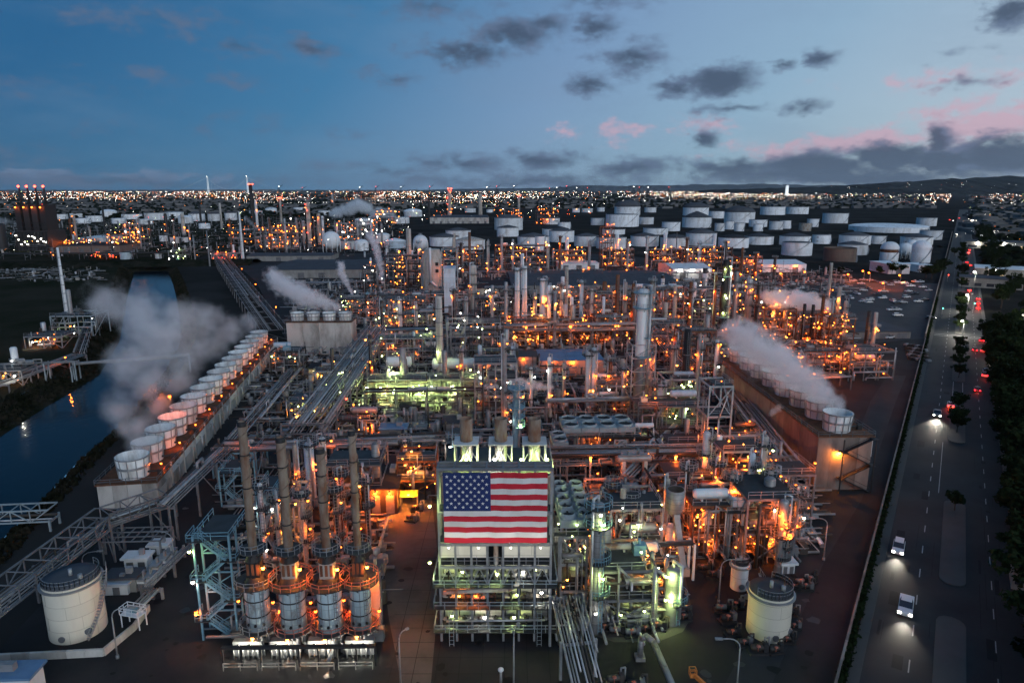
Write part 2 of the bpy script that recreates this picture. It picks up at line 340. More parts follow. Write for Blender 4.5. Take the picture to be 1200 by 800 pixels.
def water_mat():
    m=bpy.data.materials.new('water'); m.use_nodes=True; N=m.node_tree.nodes; L=m.node_tree.links; b=N['Principled BSDF']
    b.inputs['Base Color'].default_value=(.004,.009,.013,1); b.inputs['Roughness'].default_value=.12; b.inputs['Specular IOR Level'].default_value=.13
    tc=N.new('ShaderNodeTexCoord'); mp=N.new('ShaderNodeMapping'); mp.inputs['Scale'].default_value=(1,.55,1); L.new(tc.outputs['Object'],mp.inputs[0])
    nz=N.new('ShaderNodeTexNoise'); nz.inputs['Scale'].default_value=.55; nz.inputs['Detail'].default_value=5; L.new(mp.outputs[0],nz.inputs['Vector'])
    bp=N.new('ShaderNodeBump'); bp.inputs['Strength'].default_value=.35; bp.inputs['Distance'].default_value=.25; L.new(nz.outputs['Fac'],bp.inputs['Height']); L.new(bp.outputs[0],b.inputs['Normal'])
    M['water']=m
water_mat()
# ---------------------------------------------------------------- lamps: a small fixture with a glowing globe and its own light
SOD=(1,.145,.011); AMB=(1,.27,.025); WHT=(1,.93,.76); GRN=(.78,1,.30); RED=(1,.05,.02)
KIND={'o':('glow_sodium',SOD,1.0),'a':('glow_amber',AMB,1.0),'w':('glow_white',WHT,.9),'n':('glow_green',GRN,.9),'r':('glow_red',RED,.12)}
_lm={}; _ld={}
LIGHT_K=1.7
def lamp(par,loc,kind='o',r=.26,power=420,light=True,arm=.5,name='lamp'):
    gm,col,kp=KIND[kind]; key=(gm,round(r,2),arm)
    if key not in _lm:
        mb=MB(); mb.ball((0,0,0),r,8,0); mb.cyl((0,0,r*.7),(0,0,r*1.25),r*.75,r*.35,8,m=1)
        if arm: mb.beam((0,0,r),(0,arm,r),.08,m=1); mb.beam((0,arm,r),(0,arm,r-.9),.07,m=1)
        _lm[key]=mb.mesh('lamp',[gm,'dark_steel'])
    o=link(_lm[key],name,par,loc)
    if light and power>0: point(o,(0,0,-r-.05),power*kp,col)
    return o
def point(par,loc,power,col,rad=.3):
    p=round(power*LIGHT_K,-1); k=(p,col)
    if k not in _ld:
        l=bpy.data.lights.new('lamp_light','POINT'); l.energy=p; l.color=col; l.shadow_soft_size=.12; _ld[k]=l
    return link(_ld[k],'lamp_light',par,loc)
# ================================================================ the setting
def sheet(name,pts,z,mt,par=None):
    m=MB(); m.add([(x,y,z) for x,y in pts],[tuple(range(len(pts)))]); return m.build(name,mt,par)
ROWS=[(1000,-760,-330),(700,-330,-60),(640,-210,-6),(583,-105,52),(540,-42,92),(512,0,126),(476,55,158),(440,116,190),(400,140,212),(370,146,210),(350,149,207),(334,153,203),(318,158,197)]
LW=[g(l,p,-3) for p,l,r in ROWS]; RW=[g(r,p,-3) for p,l,r in ROWS]
LT=[(x-9,y) for x,y in LW]; RT=[(x+5.5,y) for x,y in RW]
EX,EY=(LW[-1][0]+RW[-1][0])/2,LW[-1][1]+22
def fan(name,pts,mt):
    m=MB(); m.add([(x,y,0) for x,y in pts],[tuple(range(len(pts)))]); return struct(m.build(name,mt))
FAR=70000
fan('ground_west',LT[::-1]+[(-FAR,LT[0][1]),(-FAR,FAR),(EX,FAR),(EX,EY)],'grass_land')
fan('ground',RT+[(EX,EY),(EX,FAR),(FAR,FAR),(FAR,-3000),(RT[0][0],-3000)],'earth')
m=MB()
rr=random.Random(3)
def bankstrip(top,wat):
    for i in range(len(top)-1):
        K=10
        for k in range(K):
            a,b=k/K,(k+1)/K
            def P(t,f):
                x=(top[i][0]*(1-t)+top[i+1][0]*t)*(1-f)+(wat[i][0]*(1-t)+wat[i+1][0]*t)*f
                y=(top[i][1]*(1-t)+top[i+1][1]*t)*(1-f)+(wat[i][1]*(1-t)+wat[i+1][1]*t)*f
                return (x,y,-.02 if f==0 else -3.6*f)
            for f0,f1 in ((0,.5),(.5,1)): m.add([P(a,f0),P(b,f0),P(b,f1),P(a,f1)],[(0,1,2,3)])
bankstrip(LT,LW); bankstrip(RT,RW)
e=(EX,EY,0); m.add([(*LT[-1],-.02),(*RT[-1],-.02),e,(*LW[-1],-3.6),(*RW[-1],-3.6)],[(0,2,3),(2,4,3),(2,1,4)])
struct(m.build('channel_bank','bank'))
m=MB()
for i in range(len(LW)-1): m.add([(*LW[i],-3),(*RW[i],-3),(*RW[i+1],-3),(*LW[i+1],-3)],[(0,1,2,3)])
struct(m.build('channel_water','water'))
# reeds and scrub on the banks
m=MB()
for i in range(len(LT)-1):
    for side,(T,W) in enumerate(((LT,LW),(RT,RW))):
        L_=math.dist(T[i],T[i+1])
        for k in range(int(min(L_*14,900))):
            t=rr.random(); f=rr.uniform(-.35,.85)
            x=(T[i][0]*(1-t)+T[i+1][0]*t)*(1-f)+(W[i][0]*(1-t)+W[i+1][0]*t)*f; y=(T[i][1]*(1-t)+T[i+1][1]*t)*(1-f)+(W[i][1]*(1-t)+W[i+1][1]*t)*f
            z=-3.4*max(f,0); a=rr.uniform(0,6.28); w=rr.uniform(.3,.9); h=rr.uniform(.3,1.3)
            dx,dy=math.cos(a)*w,math.sin(a)*w
            m.add([(x-dx,y-dy,z),(x+dx,y+dy,z),(x+dx*.5+dy*.4,y+dy*.5,z+h),(x-dx*.6,y-dy*.6+dx*.3,z+h*.8)],[(0,1,2,3)])
struct(m.build('bank_scrub','bank'),'stuff')
# levee across the far end of the field
m=MB(); a=g(-260,317); b=g(300,309)
prof=[(-16,0.01),(-5,4.2),(4,4.2),(15,0.01)]; K=26
vs=[]
for i in range(K+1):
    t=i/K; x=a[0]+(b[0]-a[0])*t; y=a[1]+(b[1]-a[1])*t+rr.uniform(-1,1)
    for d_,z_ in prof: vs.append((x,y+d_+rr.uniform(-1,1),z_*(1+rr.uniform(-.12,.12))))
m.add(vs,[(i*4+j,(i+1)*4+j,(i+1)*4+j+1,i*4+j+1) for i in range(K) for j in range(3)],True)
struct(m.build('levee','bank'))
struct(sheet('plant_yard',[g(*p) for p in [(-130,900),(-10,770),(112,640),(235,510),(336,400),(300,330),(268,302),(420,297),(700,296),(900,318),(1098,334),(1076,470),(1040,620),(985,800),(960,900)]],.004,'yard'))
struct(sheet('parking_lot',[g(*p) for p in [(868,330),(1100,332),(1088,396),(1000,404),(985,398),(900,376)]],.010,'parking'))
struct(sheet('service_road',[g(*p) for p in [(470,800),(455,720),(447,640),(452,575),(505,575),(512,640),(512,720),(505,800)]],.011,'yard_concrete'))
struct(sheet('east_service_road',[g(*p) for p in [(905,800),(965,660),(1010,585),(1050,470),(1062,440),(1040,440),(1020,470),(985,560),(935,640),(850,800)]],.012,'asphalt'))
struct(sheet('process_pad',[g(*p) for p in [(690,742),(690,660),(800,660),(812,720),(800,740),(770,752),(720,752)]],.014,'yard_concrete'))
struct(sheet('compound_pad',[g(*p) for p in [(465,500),(440,470),(450,455),(560,455),(575,500)]],.014,'court_paving'))
# ---------------------------------------------------------------- avenue on the right
RA=math.atan(.6467); RS,RC=math.sin(RA),math.cos(RA)
def rd(s,l,z=0): return (s*RS+l*RC,s*RC-l*RS,z)
def strip(m,s0,s1,l0,l1,z,mi=0): m.add([rd(s0,l0,z),rd(s0,l1,z),rd(s1,l1,z),rd(s1,l0,z)],[(0,1,2,3)],False,mi)
def slab(m,s0,s1,l0,l1,z0,z1,mi=0):
    v=[rd(s,l,z) for z in (z0,z1) for s,l in ((s0,l0),(s0,l1),(s1,l1),(s1,l0))]
    m.add(v,[(4,5,6,7),(0,1,5,4),(1,2,6,5),(2,3,7,6),(3,0,4,7)],False,mi)
m=MB(); strip(m,30,2600,-3.9,14.8,.016); struct(m.build('road','asphalt'))
m=MB(); slab(m,30,2600,-5.3,-3.9,0,.15); struct(m.build('sidewalk_west','paving'))
m=MB(); slab(m,30,2600,14.8,16.2,0,.15); struct(m.build('sidewalk_east','paving'))
MED=[(40,111),(121,157),(196,232),(262,330),(352,480),(505,640),(670,900),(930,1300)]
for a,b in MED:
    m=MB(); n=6
    ring=[rd(b-1.85+1.85*math.sin(t),5.85+1.85*math.cos(t)) for t in [math.pi*i/n for i in range(n+1)]]+[rd(a+1.85-1.85*math.sin(t),5.85-1.85*math.cos(t)) for t in [math.pi*i/n for i in range(n+1)]]
    k=len(ring); m.add([(x,y,.01) for x,y,_ in ring]+[(x,y,.16) for x,y,_ in ring],[tuple(range(2*k-1,k-1,-1))]+[((i+1)%k,i,k+i,k+(i+1)%k) for i in range(k)])
    struct(m.build('median','paving'))
m=MB()
for s_ in range(40,900,9):
    strip(m,s_,s_+3,1.22,1.38,.021); strip(m,s_+2,s_+5,11.1,11.24,.021)

strip(m,160,195,2.9,3.03,.021); strip(m,236,262,4.4,4.53,.021); strip(m,236,262,7.0,7.13,.021)
for s_ in (345,348.5): strip(m,s_,s_+.5,-3.6,14.6,.0215)
struct(m.build('road_markings','road_paint'))
# ---------------------------------------------------------------- far land: hills, mountains, city
def ridge(name,y,pts,mt,thick):
    m=MB(); vs=[]; r2=random.Random(len(pts)*7+1); n=len(pts)
    P=[]
    for i in range(n-1):
        for k in range(14):
            t=k/14; P.append((pts[i][0]+(pts[i+1][0]-pts[i][0])*t,(pts[i][1]+(pts[i+1][1]-pts[i][1])*t)*(1+r2.uniform(-.05,.05))))
    for i,(x,h) in enumerate(P):
        for j,f in enumerate((0,.35,.75,1,.8,0)):
            vs.append((x+r2.uniform(-.01,.01)*y,y+thick*(j/5)+r2.uniform(-.03,.03)*thick,max(0.05,h*f*(1+r2.uniform(-.08,.08))) if f else -1))
    m.add(vs,[(i*6+j,i*6+6+j,i*6+7+j,i*6+j+1) for i in range(len(P)-1) for j in range(5)],True); struct(m.build(name,mt))
def hp(px,py,Y):   # height of a ridge top at distance Y that reaches this row
    q=(400-py)/800; return Y*(q*_c-_s)/(_c+q*_s)+CAM_H
Y1=8200
ridge('hills',Y1,[((px-600)/800*Y1*1.0245,hp(px,py,Y1)) for px,py in [(880,222.5),(940,221),(1000,219),(1060,216.5),(1100,214),(1150,210.5),(1200,207.5),(1290,203),(1400,203),(1600,212)]],'hill_land',3200)
Y2=30000
ridge('mountains',Y2,[((px-600)/800*Y2*1.0245,hp(px,py,Y2)) for px,py in [(500,222.5),(560,221),(650,220),(690,216.5),(730,218),(770,217),(830,216),(900,215.5),(980,217),(1080,216),(1300,212)]],'mountain',4000)
rc=random.Random(11)
def keepout(px,py):   # keep the tank farm, the plant and the avenue free
    if 470<px<1118 and py>244.5: return True
    if px<300 and py>257: return True
    if py>262 and px<1130: return True
    if 250<px<500 and py>256: return True
    return 1092<px<1136
m=MB(); n=0
while n<5200:
    px=rc.uniform(-160,1380); py=223.2+rc.random()**1.7*(52 if px>1130 else 30)
    if keepout(px,py): continue
    x,y=g(px,py); w=rc.uniform(8,26)+y*.004; d_=rc.uniform(8,26)+y*.004; h=rc.choice((3.5,4,5,6,8))*rc.uniform(.8,1.2)+(y*.0012 if rc.random()<.3 else 0)
    m.cbox(x,y,.02,w,d_,h); n+=1
struct(m.build('city_blocks','city_wall'),'stuff')
m=MB(); n=0
while n<5200:
    px=rc.uniform(-160,1380); py=223.6+rc.random()**1.4*(95 if px>1150 else 34)
    if keepout(px,py): continue
    x,y=g(px,py)
    if px>1150 and py>262 and rc.random()<.4: continue
    r_=rc.uniform(2.5,5)+y*.0022; h=rc.uniform(4,9)+y*.0012
    k=6; vs=[]
    for z_,f in ((0.02,.75),(h*.45,1.05),(h*.8,.75),(h,.1)):
        for i in range(k): a=6.283*i/k+z_; q=r_*f*rc.uniform(.7,1.25); vs.append((x+q*math.cos(a),y+q*math.sin(a),z_+rc.uniform(-.3,.3)*(z_>1)))
    m.add(vs,[(j*k+i,j*k+(i+1)%k,j*k+k+(i+1)%k,j*k+k+i) for j in range(3) for i in range(k)],True); n+=1
struct(m.build('far_treetops','leaf_far'),'stuff')
CL=['glow_white','glow_amber','glow_sodium','glow_green','glow_red']
m=MB(); n=0
def octa(m,x,y,z,r,mi): m.add([(x+r,y,z),(x,y+r,z),(x-r,y,z),(x,y-r,z),(x,y,z+r),(x,y,z-r)],[(0,1,4),(1,2,4),(2,3,4),(3,0,4),(1,0,5),(2,1,5),(3,2,5),(0,3,5)],False,mi)
centres=[(rc.uniform(0,1150),rc.uniform(226,236),rc.uniform(10,40)) for _ in range(46)]
while n<5600:
    if rc.random()<.55:
        c_=rc.choice(centres); px=rc.gauss(c_[0],c_[2]); py=rc.gauss(c_[1],2.2)
    else:
        px=rc.uniform(-160,1380); py=224+abs(rc.gauss(0,1))*7
    if px>1060: py+=rc.random()*6
    if py<223.6 or keepout(px,py): continue
    x,y=g(px,py); y=min(y,14000); x=(px-600)/800*y*1.0245
    w=(.62,.2,.1,.06,.02) if px>480 else (.45,.22,.27,.04,.02)
    octa(m,x,y,rc.uniform(4,14)+y*.0006,y/800*rc.choice((.06,.07,.09,.11,.14,.2)),rc.choices(range(5),w)[0]); n+=1
for i in range(30):       # street lines of lamps
    px=rc.uniform(-60,1150); py=rc.uniform(225.5,241); ln=rc.uniform(60,240); dy=rc.uniform(-3,3); mi=rc.choice((0,0,1,2))
    for k in range(int(ln/3.2)):
        qx,qy=px+k*3.2,py+dy*k*3.2/ln
        if keepout(qx,qy) or qy<224.5: continue
        x,y=g(qx,qy); octa(m,x,y,9,y/800*rc.choice((.08,.1,.12)),mi)
for i in range(150):      # lights on the hill
    px=rc.uniform(960,1330); f=rc.random(); top=222-(px-880)/320*14.5
    x=(px-600)/800*Y1*1.0245; q=222.5+(top-222.5)*f*.8
    octa(m,x,Y1-30+f*500,max(4,hp(px,q,Y1)+6),rc.uniform(.5,1.1),rc.choices(range(5),(.6,.25,.1,.02,.03))[0])
for i in range(330):      # lights among the trees beyond the avenue
    px=rc.uniform(1128,1330); py=226+rc.random()**1.3*70
    x,y=g(px,py); octa(m,x,y,rc.uniform(4,9),y/800*rc.choice((.08,.11,.16)),rc.choices(range(5),(.6,.2,.15,.03,.02))[0])
struct(m.build('city_lights',CL),'stuff')
m=MB()
for i in range(420):      # scattered small lamps of the far refinery
    px=rc.uniform(-60,500) if i<330 else rc.uniform(480,700); py=rc.uniform(243,304) if px<480 else rc.uniform(240,262)
    x,y=g(px,py); octa(m,x,y,rc.uniform(3,16),y/800*rc.choice((.12,.16,.2,.28)),rc.choices(range(5),(.36,.14,.36,.05,.09))[0])
struct(m.build('far_plant_lamps',CL),'stuff')
m=MB(); r8=random.Random(88)      # tar patches, sealed cracks and covers on the avenue
for i in range(46):
    s_=50+r8.random()**1.4*420; l=r8.choice((r8.uniform(-3.2,3.2),r8.uniform(8.2,14))); a,b=r8.uniform(.8,6),r8.uniform(.3,1.6)
    strip(m,s_,s_+a,l,l+b,.0185)
for i in range(60):
    s_=50+r8.random()*400; l=r8.choice((r8.uniform(-3.2,3.4),r8.uniform(8.2,14))); strip(m,s_,s_+r8.uniform(3,14),l,l+.07,.019)
struct(m.build('road_patches','tar'))
m=MB()       # stains and puddle marks on the yard
for i in range(150):
    x,y=g(r8.uniform(130,960),r8.uniform(560,815)); q=r8.uniform(.25,1.1); k=9; m.add([(x+q*r8.uniform(.55,1.2)*math.cos(6.283*j/k),y+q*r8.uniform(.5,1.1)*math.sin(6.283*j/k),.0165+i*.00002) for j in range(k)],[tuple(range(k))],False,r8.choice((0,0,0,1)))
struct(m.build('yard_stains',['tar','wet_patch']))
m=MB()       # slab joints
for i in range(34):
    yy=78+i*3.2
    x0,x1=(g(450,800)[0]-1,g(515,800)[0]+9) if i<26 else (-30,-12); m.box(x0,yy-.04,.0172,x1,yy+.04,.0178)
for i in range(9): xx=-16+i*3; m.box(xx-.04,76,.0179,xx+.04,150,.0184)
struct(m.build('slab_joints','tar'))
# ================================================================ builders
def away(x,y,r):
    l=math.hypot(x,y); return x*(1+r/l),y*(1+r/l)
def tank(label,cx,yb,w,sh,roof='cone',shell='white',roofm='tank_roof',rise=None,near=False,group='storage tanks of the tank farm',name='storage_tank',rust=False,stair_a=None):
    fx,fy=g(cx,yb); r=w/2*dep(fx,fy)/800*fy/math.hypot(fx,fy); x,y=away(fx,fy,r)
    h=sh*(1 if near else 1.14)*dep(x,y)/800/math.cos(math.atan2(CAM_H,y)); n=40 if near else 28
    t=thing(name,label,'tank',x,y,0,rnd.uniform(-.3,.3) if not near else 0,group)
    m=MB(); m.lathe([(r,0.01),(r,h)],n); m.build('shell',shell,t)
    k=r*(.23 if roof=='cone' else .3 if roof=='dome' else .95 if roof=='hemi' else .02)
    if rise: k=rise*dep(x,y)/800
    m=MB()
    if roof=='flat': m.lathe([(r*.985,h-.05),(r*.985,h+.02),(r*.5,h+.12),(.01,h+.2)],n)
    elif roof=='float': m.lathe([(r*.985,h*.8),(r*.5,h*.8+.05),(.01,h*.8+.1)],n)
    elif roof=='cone': m.lathe([(r*1.006,h),(r*1.006,h+.15),(r*.55,h+.15+k*.52),(r*.03,h+.15+k),(.01,h+k+.15)],n)
    else: m.lathe([(r*1.006*math.cos(a),h+k*math.sin(a)) for a in [math.pi/2*i/8 for i in range(8)]]+[(.01,h+k)],n)
    m.build('roof',roofm,t)
    m=MB(); m.lathe([(r+.02,h-.5),(r+.35,h-.5),(r+.35,h-.3),(r+.02,h-.3)],n,sm=False); m.build('wind_girder',shell if not near else 'galv',t)
    if r>2.6:
        a0=stair_a if stair_a is not None else rnd.uniform(-2.6,-.6); turn=min(1.2,h*1.35/r); m=MB(); K=max(8,int(h/.36)) if near else 10
        for i in range(K):
            a=a0+turn*i/K; b=a0+turn*(i+1)/K; z=h*i/K; z2=h*(i+1)/K; ro=r+(1.0 if near else 1.2)
            if near:
                c_=(a+b)/2; m.beam(((r+.08)*math.cos(c_),(r+.08)*math.sin(c_),z+.3),((r+.75)*math.cos(c_),(r+.75)*math.sin(c_),z+.3),.26,.05); m.beam(((r+.78)*math.cos(a),(r+.78)*math.sin(a),z+.25),((r+.78)*math.cos(b),(r+.78)*math.sin(b),z2+.25),.05,.2); m.beam(((r+.78)*math.cos(a),(r+.78)*math.sin(a),z+1.3),((r+.78)*math.cos(b),(r+.78)*math.sin(b),z2+1.3),.05); m.beam(((r+.78)*math.cos(a),(r+.78)*math.sin(a),z+.3),((r+.78)*math.cos(a),(r+.78)*math.sin(a),z+1.3),.04); continue
            m.add([(r*math.cos(a),r*math.sin(a),z+.3),(ro*math.cos(a),ro*math.sin(a),z+.3),(ro*math.cos(b),ro*math.sin(b),z2+.3),(r*math.cos(b),r*math.sin(b),z2+.3)],[(0,1,2,3)])
            m.beam((ro*math.cos(a),ro*math.sin(a),z+1.3),(ro*math.cos(b),ro*math.sin(b),z2+1.3),.08)
            if near: m.beam((ro*math.cos(a),ro*math.sin(a),z+.3),(ro*math.cos(a),ro*math.sin(a),z+1.3),.06)
        m.build('stair','galv',t)
    if near:
        m=MB(); m.ringrail(r-.1,h+.1,22,-2.6,1.2); m.build('roof_rail','galv',t)
        m=MB(); m.cyl((0,0,h),(0,0,h+k+1.1),.25); m.cyl((r*.5,-r*.2,h),(r*.5,-r*.2,h+.9),.3); m.build('vent','galv',t)
        m=MB(); m.cyl((0,-r-.15,.9),(0,-r+.1,.9),.45,n=14); m.cyl((r*.8,-r*.6-.4,1.3),(r*.8,-r*.6+.2,1.3),.4,n=14); m.build('manway','grey_steel',t)
    if rust: m=MB(); m.lathe([(r+.01,h*.72),(r+.01,h*.99)],n); m.build('rust_band','rust',t)
    return t
def sphere_tank(label,cx,yb,w,hpx,mt='white_plain'):
    fx,fy=g(cx,yb); r=w/2*dep(fx,fy)/800*fy/math.hypot(fx,fy); x,y=away(fx,fy,r); zc=max(r*1.12,hpx*dep(x,y)/800-r)
    t=thing('sphere_tank',label,'tank',x,y,0,0,'spherical pressure tanks')
    m=MB(); m.ball((0,0,zc),r,28); m.build('sphere',mt,t)
    for i in range(10):
        a=6.283*i/10; m=MB(); m.cyl((r*.98*math.cos(a),r*.98*math.sin(a),0.01),(r*.98*math.cos(a),r*.98*math.sin(a),zc),.35,n=8); m.build('leg','white_plain',t)
    m=MB(); m.cyl((0,0,zc+r-.2),(0,0,zc+r+1),.9,n=12); m.ringdeck(.9,2.2,zc+r+.3,12); m.ringrail(2.1,zc+r+.4,10); m.build('top_platform','galv',t)
    return t
def ladder_and_lamps(t,r,h,lamps,kind,power,far):
    for i in range(lamps):
        a=-math.pi/2+rnd.uniform(-1.1,1.1); z=h*rnd.uniform(.15,.97)
        lamp(t,((r+.9)*math.cos(a),(r+.9)*math.sin(a),z),kind[i%len(kind)],r=.17+.0004*far,power=power*(.5+.002*far),light=i%2==0)
def place(px,yb): x,y=g(px,yb); return x,y
def stack(label,px,yb,yt,w,mt='concrete_stack',name='stack',cat='chimney',z0=0,taper=.85,rings=3,plats=(),lamps=0,kind='o',power=500,beacon=False,strake=False,cap=None,group='chimneys of the plant'):
    x,y=place(px,yb); h=hgt(px,yb,yt); r=w/2*dep(x,y,h*.5)/800*y/math.hypot(x,y)
    t=thing(name,label,cat,x,y,0,GR,group); n=18
    m=MB(); m.lathe([(r,z0+.01),(r*(1+taper)/2,h*.5),(r*taper,h),(r*taper*.8,h),(r*taper*.8,h-1.2)],n); m.build('shaft',mt,t)
    for i in range(rings):
        z=h*(i+1)/(rings+1)+rnd.uniform(-.4,.4); q=r*(1-(1-taper)*z/h); m=MB(); m.lathe([(q+.01,z),(q+.14,z),(q+.14,z+.25),(q+.01,z+.25)],n,sm=False); m.build('band','grey_steel',t)
    if cap: m=MB(); m.lathe([(r*taper*1.04,h*.9),(r*taper*1.04,h+.02),(r*taper*.8,h+.03)],n); m.build('rim',cap,t)
    for f in plats: platform(t,r*(1-(1-taper)*f)+.02,h*f)
    m=MB(); m.ladder((0,-r-.25,.5),h-1); m.build('ladder','grey_steel',t)
    if strake: m=MB(); helix(m,r,r*taper,z0,h); m.build('strake',mt,t)
    ladder_and_lamps(t,r,h,lamps,kind,power,y)
    if beacon:
        for a in (0,2.1,4.2): lamp(t,((r*taper+.4)*math.cos(a),(r*taper+.4)*math.sin(a),h+.3),'r',r=.3+.0008*y,power=150,light=False,arm=0,name='beacon')
    return t
def helix(m,r0,r1,z0,h,turns=3.0):
    N=int(turns*14); prev=None
    for i in range(N+1):
        f=i/N; z=z0+(h-z0)*(.45+.53*f); r=r0+(r1-r0)*z/h; a=turns*6.283*f
        for ph in (0,):
            p=((r)*math.cos(a),(r)*math.sin(a),z); q=((r+.22)*math.cos(a),(r+.22)*math.sin(a),z)
            if prev: m.add([prev[0],prev[1],q,p],[(0,1,2,3)])
            prev=(p,q)
def platform(t,r,z,mt='grating',rm='galv',w=1.2,a0=None,a1=None):
    full=a0 is None; a0,a1=(0,2*math.pi) if full else (a0,a1)
    m=MB(); m.ringdeck(r,r+w,z,16,a0,a1,.15)
    for i in range(6 if full else 3):
        a=a0+(a1-a0)*(i+.5)/(6 if full else 3); m.beam((r*math.cos(a),r*math.sin(a),z-.9),((r+w*.9)*math.cos(a),(r+w*.9)*math.sin(a),z),.1)
    o=m.build('platform',mt,t)
    m=MB(); m.ringrail(r+w-.05,z+.15,14,a0,a1); m.build('handrail',rm,o)
def column(label,px,yb,yt,w,mt='silver',plats=(.3,.55,.8),lamps=3,kind='o',power=420,skirt=.08,neck=None,pipe=True,cage=False,group='process columns of the plant',name='process_column',rm='galv',base_h=None,top='dish',pm='grating'):
    x,y=place(px,yb); h=hgt(px,yb,yt); r=w/2*dep(x,y,h*.5)/800*y/math.hypot(x,y)
    t=thing(name,label,'column',x,y,0,GR,group); n=18 if y<260 else 14
    hs=h*skirt
    m=MB(); m.lathe([(r*1.12,.01),(r*1.02,hs)],n); m.build('skirt','grey_steel',t)
    prof=[(r,hs)]
    if neck: prof+=[(r,h*neck[0]-r*.6),(r*neck[1],h*neck[0]),(r*neck[1],h-r*.5)]; rt=r*neck[1]
    else: prof+=[(r,h-r*.6)]; rt=r
    prof+=[(rt*.9,h-rt*.3),(rt*.6,h-rt*.1),(.01,h)]
    m=MB(); m.lathe(prof,n); m.build('shell',mt,t)
    for i,f in enumerate(plats):
        q=rt if neck and f>neck[0] else r; a=rnd.uniform(-2.4,-1.4)
        platform(t,q+.02,h*f,pm,rm,1.1,*((None,None) if i%3==2 or f>.9 else (a,a+2.9)))
    m=MB(); m.ladder((r*.55,-r*1.02-.25,.3),h*.93); m.build('ladder',rm,t)
    if pipe:
        m=MB(); q=max(.16,r*.22); a=rnd.choice((-2.3,-.8,-1.1)); s_=r+q+.25
        m.tube([(0,0,h-.1),(0,0,h+.9),(s_*math.cos(a),s_*math.sin(a),h+.9),(s_*math.cos(a),s_*math.sin(a),1.5)],q,8); m.build('overhead_pipe','pipe_bright',t)
    if cage:
        m=MB(); e=r+1.5; hh=h*.6
        for sx in (-1,1):
            for sy in (-1,1): m.beam((sx*e,sy*e,0),(sx*e,sy*e,hh),.3)
        k=6
        for i in range(1,k+1):
            z=hh*i/k; z0=hh*(i-1)/k
            for a,b in (((-e,-e),(e,-e)),((e,-e),(e,e)),((e,e),(-e,e)),((-e,e),(-e,-e))):
                m.beam((*a,z),(*b,z),.2)
            m.beam((-e,-e,z0),(e,-e,z),.14); m.beam((e,-e,z0),(e,e,z),.14)
        m.build('support_frame','galv',t)
    ladder_and_lamps(t,r,h,lamps,kind,power,y)
    return t
def drum_mesh(m,p,q,r,n=14,mi=0):
    p=Vector(p); q=Vector(q); d=(q-p).normalized(); m.cyl(p,q,r,n=n,cap=False,m=mi)
    for e,s_ in ((p,-1),(q,1)):
        m.cyl(e,e+d*(s_*r*.28),r,r*.8,n,False,mi) if s_>0 else m.cyl(e+d*(s_*r*.28),e,r*.8,r,n,False,mi)
        a=e+d*(s_*r*.28); b=e+d*(s_*r*.42)
        m.cyl(a,b,r*.8,r*.35,n,True,mi) if s_>0 else m.cyl(b,a,r*.35,r*.8,n,True,mi)
def drum(label,px0,px1,yb,w,mt='white_plain',z=2.0,name='horizontal_drum'):
    a=g(px0,yb); b=g(px1,yb); r=w/2*dep(*a)/800; L_=abs(b[0]-a[0])
    t=thing(name,label,'drum',(a[0]+b[0])/2,a[1]+r,0,GR,'horizontal storage drums')
    m=MB(); drum_mesh(m,(-L_/2+r*.4,0,z+r),(L_/2-r*.4,0,z+r),r,20); m.build('shell',mt,t)
    for s_ in (-.32,.32): m=MB(); m.cbox(L_*s_,0,.01,.7,r*1.7,z+r*.5); m.build('saddle','concrete_wall',t)
    m=MB(); m.box(-L_*.4,-.6,z+2*r+.05,L_*.4,.6,z+2*r+.15); m.rail([(-L_*.4,-.6,z+2*r+.1),(L_*.4,-.6,z+2*r+.1)],1,.07); m.build('top_walkway','galv',t)
    m=MB(); m.cyl((L_*.1,0,z+2*r-.1),(L_*.1,0,z+2*r+1.3),.3); m.cyl((-L_*.2,0,z+2*r-.1),(-L_*.2,0,z+2*r+1),.2); m.build('nozzle','pipe',t)
    return t
_pm={}
def post_mesh(h,w,mt):
    k=(round(h,1),w,mt)
    if k not in _pm: m=MB(); m.box(-w/2,-w/2,.01,w/2,w/2,k[0]); _pm[k]=m.mesh('post',mt)
    return _pm[k]
STEEL=['galv','grey_steel','grey_steel','pale_steel','dark_steel']
